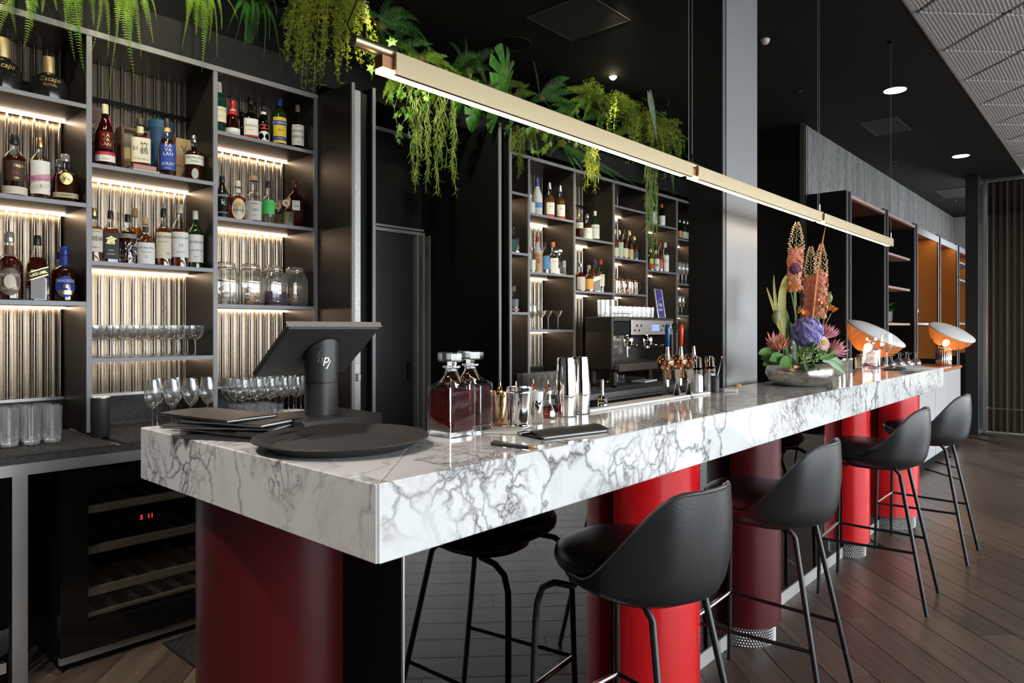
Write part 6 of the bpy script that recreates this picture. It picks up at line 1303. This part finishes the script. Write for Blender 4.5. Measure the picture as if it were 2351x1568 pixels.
strands(985, 205, 3.18, [(R.uniform(945, 1058), R.uniform(195, 260), R.choice((330, 360, 385, 400, 415, 445))*1.0) for _ in range(34)], 'curtain of thin hanging green strands in front of the door recess')
strands(1355, 300, 3.22, [(R.uniform(1344, 1372), R.uniform(300, 340), R.uniform(380, 440)) for _ in range(14)], 'short yellow-green hanging strands over the long shelving', L_ASP)
strands(1497, 380, 3.20, [(R.uniform(1482, 1512), R.uniform(370, 400), R.uniform(500, 600)) for _ in range(18)], 'long bunch of hanging green strands over the orange capped bottle', L_STR)
strands(1185, 300, 3.22, [(R.uniform(1178, 1202), R.uniform(290, 310), R.uniform(340, 398)) for _ in range(8)], 'small bunch of hanging strands beside the end panel', L_ASPD)
# ivy
def ivy_leaf():
    pts = [(0, -.5), (.22, -.40), (.52, -.48), (.34, -.12), (.60, .12), (.26, .18), (0, .62), (-.26, .18), (-.60, .12), (-.34, -.12), (-.52, -.48), (-.22, -.40)]
    m = MB(); m.v = [(0, 0, .06)]+[(x, y, -.10*abs(x)) for x, y in pts]; n = len(pts)
    m.f = [(0, 1+i, 1+(i+1) % n) for i in range(n)]; m.mi = [0]*n; return m.mesh('ivy_leaf', L_IVY, 0)
IVY = ivy_leaf()
def ivy(u0, v0, Y, paths, label, size=.042):
    r0 = pt(u0, v0, Y); t = thing('ivy', label, 'ivy', r0, 0, 'ivy above the back bar')
    for pth in paths:
        P = [pt(u, v, Y+R.uniform(-.05, .05))-r0 for u, v in pth]; part('vine', MB().tube(P, .0016, 5), M_STEM, t, 0)
        for a, b_ in zip(P, P[1:]):
            for q in range(max(2, int((b_-a).length/.032))):
                c = a.lerp(b_, R.random())+Vector((R.gauss(0, .02), R.gauss(-.01, .015), R.gauss(0, .015))); o = link('leaf', IVY, t, c); s = size*R.uniform(.65, 1.15)
                o.scale = (s, s, s); o.rotation_euler = (PI/2+R.gauss(.0, .45), R.gauss(0, .5), math.atan2(-1, .8)+PI/2+R.gauss(0, .6)); o.rotation_euler.y += PI*.9
ivy(930, 190, 3.12, [[(935, 190), (915, 215), (905, 250), (912, 285), (908, 310), (925, 335)], [(950, 195), (935, 225), (930, 265), (920, 300), (938, 318)], [(960, 200), (955, 235), (945, 270), (940, 290)], [(975, 205), (985, 240), (975, 270)], [(925, 200), (900, 218), (895, 240)]], 'light green ivy trailing beside the door recess', .048)
ivy(1200, 290, 3.26, [[(1185, 285), (1210, 310), (1225, 350), (1240, 362)], [(1220, 285), (1250, 320), (1262, 345)], [(1250, 290), (1290, 315), (1320, 330)], [(1290, 300), (1325, 315), (1340, 345)], [(1190, 300), (1185, 340), (1200, 345)]], 'dark ivy along the trough over the long shelving', .052)
ivy(1110, 205, 3.28, [[(900, 95), (880, 120), (860, 150), (850, 175)], [(1000, 150), (1040, 170), (1080, 190)], [(1010, 180), (960, 150), (930, 130)], [(1075, 170), (1100, 210), (1120, 235)]], 'ivy tangled between the ferns above the pendant lamp', .055)
# split-leaf plant
def monstera_mesh():
    m = MB(); n = 60; rim = []
    for i in range(n):
        a = 2*PI*i/n; r = .5*(1+.12*math.cos(a))*(1-.35*max(0, math.cos(a))**8); 
        if .5 < a < 2*PI-.5 and i % 6 in (0,) and not (2.7 < a < 3.6): r *= .42
        if abs(a) < .12 or abs(a-2*PI) < .12: r *= .45
        rim.append((r*math.sin(a), -r*math.cos(a), -.12*(r*math.sin(a))**2*4))
    m.v = [(0, 0, .03)]+rim; m.f = [(0, 1+i, 1+(i+1) % n) for i in range(n)]; m.mi = [0]*n; return m.mesh('split_leaf', L_MON, 50)
MON = monstera_mesh()
r0 = pt(1180, 260, 3.40); t = thing('split_leaf_plant', 'glossy split-leaf plant standing above the recess by the door', 'plant', r0)
for (u, v, s, rx, ry, rz, Y) in ((1160, 178, .40, 1.35, .25, .45, 3.10), (1142, 262, .30, 1.15, -.4, .5, 3.12), (1093, 262, .26, 1.2, .5, .5, 3.14), (1175, 285, .22, 1.0, -.6, .5, 3.15), (1060, 235, .22, 1.2, .3, .5, 3.2)):
    c = pt(u, v, Y)-r0; o = link('leaf', MON, t, c); o.scale = (s, s, s); o.rotation_euler = (rx, ry+PI, rz); part('leaf_stalk', MB().tube([(0, 0, 0), c*.5+Vector((0, 0, .08)), c], .004, 6), M_STEM, t, 50)
def arrow_mesh(mat, nm):
    m = MB(); pts = [(0, -.55), (.10, -.35), (.22, -.38), (.25, -.15), (.20, .12), (.10, .38), (0, .62), (-.10, .38), (-.20, .12), (-.25, -.15), (-.22, -.38), (-.10, -.35)]
    m.v = [(0, -.1, .04)]+[(x, y, -.5*x*x) for x, y in pts]; n = len(pts); m.f = [(0, 1+i, 1+(i+1) % n) for i in range(n)]; m.mi = [0]*n; return m.mesh(nm, mat, 60)
ALO = arrow_mesh(L_ALO, 'arrow_leaf'); ALP = arrow_mesh(leafmat('pale_alocasia', (.22, .36, .22), (.42, .50, .36), .3, .3), 'pale_arrow_leaf')
r0 = pt(1440, 260, 3.38); t = thing('arrow_leaf_plant', 'tall arrow-leaf plant with pale and dark leaves beside the column', 'plant', r0)
for (u, v, s, rx, ry, rz, Y, me) in ((1500, 255, .42, PI/2+.1, PI-.15, .3, 3.0, ALP), (1537, 205, .42, PI/2-.1, PI+.55, .6, 3.05, ALO), (1560, 360, .40, PI/2, PI-.2, .5, 3.2, ALO), (1590, 340, .36, PI/2, PI+.4, .7, 3.3, ALO), (1545, 400, .36, PI/2, PI-.4, .4, 3.25, ALO)):
    c = pt(u, v, Y)-r0; o = link('leaf', me, t, c); o.scale = (s, s, s); o.rotation_euler = (rx, ry, rz); part('leaf_stalk', MB().tube([(0, 0, 0), c*.5+Vector((0, 0, .14)), c+Vector((0, 0, .12*s))], .004, 6), M_STEM, t, 50)
# ================================================================== FLOWER BOWL
FXc, FYc = 3.50, 1.222
t = thing('flower_bowl', 'round beaten silver bowl holding the flowers on the bar', 'bowl', (FXc, FYc, ZS))
part('bowl', MB().lathe([(.075, 0), (.105, .004), (.145, .03), (.158, .06), (.152, .09), (.135, .110), (.128, .112), (.145, .085), (.148, .06), (.13, .03), (.002, .02)], 56, cap=False), pm('beaten_silver', (.60, .56, .50), .26, 1.0, noise=.15, nscale=25, bump=.25), t, 60)
part('floral_foam', MB().lathe([(.11, .035), (.136, .06), (.13, .095)], 32), pm('dark_moss', (.02, .03, .012), .95), t)
def fp(u, v, dy=0.0): return pt(u, v, FYc+dy)
G_ = 'flowers in the silver bowl'
L_STM = pm('pale_green_stem', (.22, .34, .10), .5); L_LF = leafmat('bouquet_leaf', (.045, .15, .022), (.10, .25, .04), .35, .2)
def stemto(t, r0, u0, v0, top, rad=.0028): part('stem', MB().tube([fp(u0, v0)-r0, ((fp(u0, v0)+top)*.5)-r0+Vector((.004, 0, 0)), top-r0], rad, 6), L_STM, t, 50)
C1 = pm('coral_petal', (.90, .40, .25), .55); C2 = pm('cream_bud', (.85, .66, .36), .55)
def star(m, c, n_, r_, k=5, mi=0, cup=.35):
    x = n_.cross(Vector((.3, .2, 1))).normalized(); y = n_.cross(x)
    a0 = R.uniform(0, 6)
    for i in range(k):
        a = a0+2*PI*i/k; d = x*math.cos(a)+y*math.sin(a); s = x*-math.sin(a)+y*math.cos(a)
        m.add([c, c+d*r_*.6+s*r_*.28+n_*r_*cup*.5, c+d*r_+n_*r_*cup, c+d*r_*.6-s*r_*.28+n_*r_*cup*.5], [(0, 1, 2, 3)], mi)
def spike(u0, v0, u1, v1, w_, label, us, vs_, dy):
    b0, b1 = fp(u0, v0, dy), fp(u1, v1, dy); t = thing('foxtail_lily', label, 'flower', b0, 0, G_); ax = b1-b0; m = MB(); L = ax.length; an = ax.normalized()
    X_ = an.cross(Vector((0, 1, 0))).normalized(); Y_ = an.cross(X_); nfl = 250; nb = 130
    for k in range(nfl):
        f = (k/nfl)*.60; a = k*2.399; r_ = w_*.5*(1-.15*f); d = X_*math.cos(a)+Y_*math.sin(a); c = an*(f*L)+d*r_*R.uniform(.35, 1.05)+an*R.gauss(0, .004); star(m, c, d, .0125, 5, 0)
    for k in range(nb):
        f = .58+(k/nb)*.42; a = k*2.399; r_ = w_*.5*(1-((f-.5)/.52)**2)**.7*R.uniform(.8, 1.05); d = X_*math.cos(a)+Y_*math.sin(a); c = an*(f*L)+d*r_; s_ = .0042*(1.35-f*.5); q = an*.5+d
        m.add([c-d*s_, c+an*s_, c+X_*s_*.8, c-an*s_, c-X_*s_*.8, c+d*s_*1.6], [(5, 1, 2), (5, 2, 3), (5, 3, 4), (5, 4, 1), (0, 2, 1), (0, 3, 2), (0, 4, 3), (0, 1, 4)], 1)
    part('blossoms', m, [C1, C2], t, 0)
    part('stalk', MB().tube([fp(us, vs_, dy)-b0, Vector((0, 0, 0)), ax*.97], .004, 6, r2=.0015), L_STM, t, 50)
spike(1823, 668, 1830, 510, .078, 'tall coral and cream foxtail lily standing by itself', 1830, 830, .02)
spike(1860, 742, 1862, 566, .070, 'coral foxtail lily crossing behind the blue allium', 1850, 830, .04)
spike(1882, 728, 1886, 560, .072, 'coral foxtail lily beside the poppy pod', 1860, 830, -.02)
def allium(u, v, r_, dy, n_, label, cols, us, vs_):
    c = fp(u, v, dy); t = thing('allium', label, 'flower', c, 0, G_); m = MB()
    for k in range(n_):
        z = 1-2*(k+.5)/n_; a = k*2.399963; d = Vector((math.sqrt(1-z*z)*math.cos(a), math.sqrt(1-z*z)*math.sin(a), z)); star(m, d*r_*R.uniform(.86, 1.0), d, r_*.17 if r_ > .05 else r_*.3, 6, k % 3 == 0, .3)
    part('florets', m, cols, t, 0); bm = bmesh.new(); bmesh.ops.create_icosphere(bm, subdivisions=2, radius=r_*.8); part('flower_core', MB().bm(bm), pm('violet_core', (.10, .07, .18), .8), t, 80)
    part('stem', MB().tube([fp(us, vs_, dy)-c, Vector((0, 0, -r_*.7))], .003, 6), L_STM, t, 50)
allium(1853, 762, .072, -.07, 420, 'large blue-violet allium globe over the silver bowl', [pm('blue_violet', (.26, .22, .62), .5), pm('lilac', (.58, .52, .80), .5)], 1850, 840)
allium(1825, 617, .026, -.03, 150, 'small plum allium globe in front of the tall lily', [pm('plum', (.20, .05, .14), .5), pm('mauve', (.36, .14, .28), .5)], 1832, 830)
P1 = pm('pink_bract', (.86, .34, .40), .5); P2 = pm('salmon_bract', (.88, .48, .36), .5)
def protea(u, v, dirv, size, dy, label, m1):
    c = fp(u, v, dy); t = thing('protea', label, 'flower', c, 0, G_); ax = Vector(dirv).normalized(); X_ = ax.cross(Vector((0, 1, .2))).normalized(); Y_ = ax.cross(X_); 
    for ring, (nn, sp, ln) in enumerate(((13, .75, 1.0), (13, .50, .95), (9, .28, .85))):
        for i in range(nn):
            a = 2*PI*(i+.5*ring)/nn; d = X_*math.cos(a)+Y_*math.sin(a); tg = (ax+d*sp).normalized(); s = tg.cross(d).normalized(); L = size*ln*R.uniform(.85, 1.1); b_ = d*.012*(1-ring*.25)
            m = MB(); m.add([b_-s*.004, b_+s*.004, b_+tg*L*.55+s*size*.085+d*L*.06, b_+tg*L-d*L*.03, b_+tg*L*.55-s*size*.085+d*L*.06, b_+tg*L*.5+d*L*.11], [(0, 1, 2, 5), (0, 5, 4), (5, 2, 3), (4, 5, 3)]); part('bract', m, m1 if ring else P1, t, 0)
    part('flower_base', MB().lathe([(.004, -.03), (.014, -.012), (.013, .006)], 12).xf(Vector((0, 0, 1)).rotation_difference(ax).to_matrix().to_4x4()), pm('green_base', (.18, .25, .10), .6), t)
    part('stem', MB().tube([ax*-.028, fp(1835, 838)-c], .0035, 6), L_STM, t, 50)
protea(1785, 800, (-.75, -.3, .75), .075, -.06, 'salmon pink protea leaning over the bowl rim by the column', P2)
protea(1893, 775, (.45, -.35, .9), .080, -.05, 'tall pink protea under the orange freesia', P1)
protea(1912, 808, (.95, -.4, .45), .075, -.07, 'pink protea leaning out beside the strawflower', P1)
c = fp(1888, 788, -.13); t = thing('strawflower', 'pink and white strawflower with yellow centre', 'flower', c, 0, G_); m = MB(); nv = Vector((-.55, -.8, .3)).normalized(); X_ = nv.cross(Vector((0, 0, 1))).normalized(); Y_ = nv.cross(X_)
for ring in range(3):
    for i in range(18):
        a = 2*PI*(i+.5*ring)/18; d = X_*math.cos(a)+Y_*math.sin(a); s = -X_*math.sin(a)+Y_*math.cos(a); r0_, r1_ = .012, .036-.007*ring; m.add([d*r0_-s*.003+nv*.004*ring, d*r0_+s*.003+nv*.004*ring, d*r1_+s*.005+nv*(.004*ring+.004), d*r1_*1.06+nv*(.004*ring+.005), d*r1_-s*.005+nv*(.004*ring+.004)], [(0, 1, 2, 3, 4)], 0 if ring == 0 else 1)
part('rays', m, [P1, pm('blush_ray', (.80, .62, .58), .5)], t, 0); part('flower_disc', MB().lathe([(.015, .004), (.013, .014), (.004, .017)], 18).xf(Vector((0, 0, 1)).rotation_difference(nv).to_matrix().to_4x4()), pm('yellow_disc', (.62, .42, .06), .8), t); part('stem', MB().tube([nv*.003, fp(1865, 838)-c], .003, 6), L_STM, t, 50)
for k, (u, v, us, lab) in enumerate(((1903, 684, 1870, 'green poppy pod on a tall stem beside the lilies'), (1782, 728, 1812, 'green poppy pod on a short stem by the column'))):
    c = fp(u, v, -.04); t = thing('poppy_pod', lab, 'seed pod', c, 0, G_); part('pod', MB().lathe([(.003, -.030), (.012, -.022), (.018, -.004), (.017, .010), (.010, .022), (.006, .025), (.013, .029), (.012, .031)], 20, ribs=8, ribd=.05), pm('pod_green', (.26, .30, .14), .6), t, 50); part('stem', MB().tube([Vector((0, 0, -.029)), (fp(us, 838)-c)*.5+Vector((0, 0, .02)), fp(us, 838)-c], .0028, 6), L_STM, t, 50)
O1 = pm('orange_petal', (.85, .26, .05), .5); O2 = pm('light_orange_petal', (.88, .45, .14), .5)
for k, (u, v, lab) in enumerate(((1815, 660, 'orange freesia bloom at the foot of the tall lily'), (1840, 716, 'orange freesia bloom above the blue allium'), (1886, 700, 'orange freesia bloom beside the poppy pod stem'), (1908, 716, 'orange freesia spray leaning out over the pink protea'))):
    c = fp(u, v, -.05); t = thing('freesia', lab, 'flower', c, 0, G_)
    for q in range(2):
        ax = Vector((R.gauss(0, .5)+(.5 if k == 3 else 0), -.5, .9)).normalized(); X_ = ax.cross(Vector((0, 1, 0))).normalized(); Y_ = ax.cross(X_); o_ = Vector((R.gauss(0, .012), R.gauss(0, .01), R.gauss(0, .01)))
        for i in range(6):
            a = 2*PI*i/6; d = X_*math.cos(a)+Y_*math.sin(a); s = -X_*math.sin(a)+Y_*math.cos(a); m = MB().add([o_-ax*.012, o_+ax*.012+d*.012+s*.009, o_+ax*.026+d*.021, o_+ax*.012+d*.012-s*.009], [(0, 1, 2, 3)]); part('petal', m, O1 if i % 2 else O2, t, 0)
    part('stem', MB().tube([Vector((0, 0, -.008)), fp(1848, 838)-c], .0025, 6), L_STM, t, 50)
YG = leafmat('yellow_green_spathe', (.45, .42, .06), (.58, .50, .10), .4, .3)
def blade(pts, w_, mat, t, fold=.25, name='leaf'):
    n = len(pts); m = MB()
    for i, p in enumerate(pts):
        f = i/(n-1); tg = (pts[min(i+1, n-1)]-pts[max(i-1, 0)]).normalized(); s = tg.cross(Vector((-.5, -.8, .25))).normalized(); ww = w_*math.sin(PI*min(.97, f*.85+.12))**.8*.5; nn = s.cross(tg)
        m.v += [p-s*ww, p-nn*ww*fold, p+s*ww]
    for i in range(n-1): a = i*3; m.f += [(a, a+1, a+4, a+3), (a+1, a+2, a+5, a+4)]; m.mi += [0, 0]
    return part(name, m, mat, t, 60)
for k, (pp_, w_, lab) in enumerate(((((1798, 800), (1796, 720), (1790, 665), (1806, 632)), .045, 'broad yellow-green spathe beside the tall lily'), (((1800, 800), (1790, 735), (1770, 690), (1760, 660)), .022, 'narrow green spathe with red tip by the column'), (((1800, 800), (1786, 730), (1776, 680), (1777, 632)), .020, 'slim upright red-tipped spathe by the column'), (((1862, 780), (1878, 620), (1884, 575), (1896, 518)), .012, 'orange bird-of-paradise tip rising above the lilies'))):
    P = [fp(u, v, -.03) for u, v in pp_]; t = thing('spathe', lab, 'flower', P[0], 0, G_); q = [p-P[0] for p in P]; blade(bez(q[0], q[1], q[2], q[3], 12), w_, YG if k != 3 else pm('orange_red_spathe', (.62, .20, .04), .45), t, .5, 'spathe_blade'); part('stem', MB().tube([Vector((0, 0, 0)), fp(1835, 838)-P[0]], .003, 6), L_STM, t, 50)
# greenery around the rim: one spray
r0 = Vector((FXc, FYc, ZS+.10)); t = thing('leaf_spray', 'ring of dark green leaves spilling over the silver bowl rim', 'foliage', r0, 0, G_)
for (u, v, u2, v2, dy, w_) in ((1800, 830, 1742, 812, -.08, .05), (1800, 832, 1752, 838, -.10, .045), (1815, 832, 1768, 828, -.14, .05), (1825, 830, 1790, 845, -.16, .05), (1840, 835, 1835, 800, -.15, .05), (1850, 832, 1850, 850, -.17, .05), (1865, 830, 1878, 850, -.16, .055), (1880, 830, 1905, 855, -.15, .055), (1890, 830, 1942, 860, -.10, .045), (1885, 825, 1925, 815, -.08, .05), (1875, 825, 1900, 800, -.12, .05), (1860, 825, 1870, 795, -.13, .05), (1810, 825, 1800, 800, -.06, .05), (1830, 800, 1812, 740, .02, .03), (1850, 800, 1875, 735, .05, .03), (1815, 780, 1800, 705, .03, .03), (1880, 820, 1935, 838, -.05, .05), (1795, 825, 1748, 825, .02, .05)):
    a = fp(u, v, dy*.5)-r0; b_ = fp(u2, v2, dy)-r0; mid = (a+b_)*.5+Vector((0, 0, .02)); blade(bez(a, mid, mid*.5+b_*.5+Vector((0, 0, .012)), b_, 8), w_, L_LF, t)
m = MB()
for k in range(90):
    c = fp(R.uniform(1815, 1890), R.uniform(795, 832), R.uniform(-.14, -.02))-r0; star(m, c, Vector((R.gauss(0, 1), -1, R.gauss(0, 1))).normalized(), .006, 5)
part('seed_umbels', m, pm('pale_green_umbel', (.45, .50, .22), .6), t, 0)['kind'] = 'stuff'
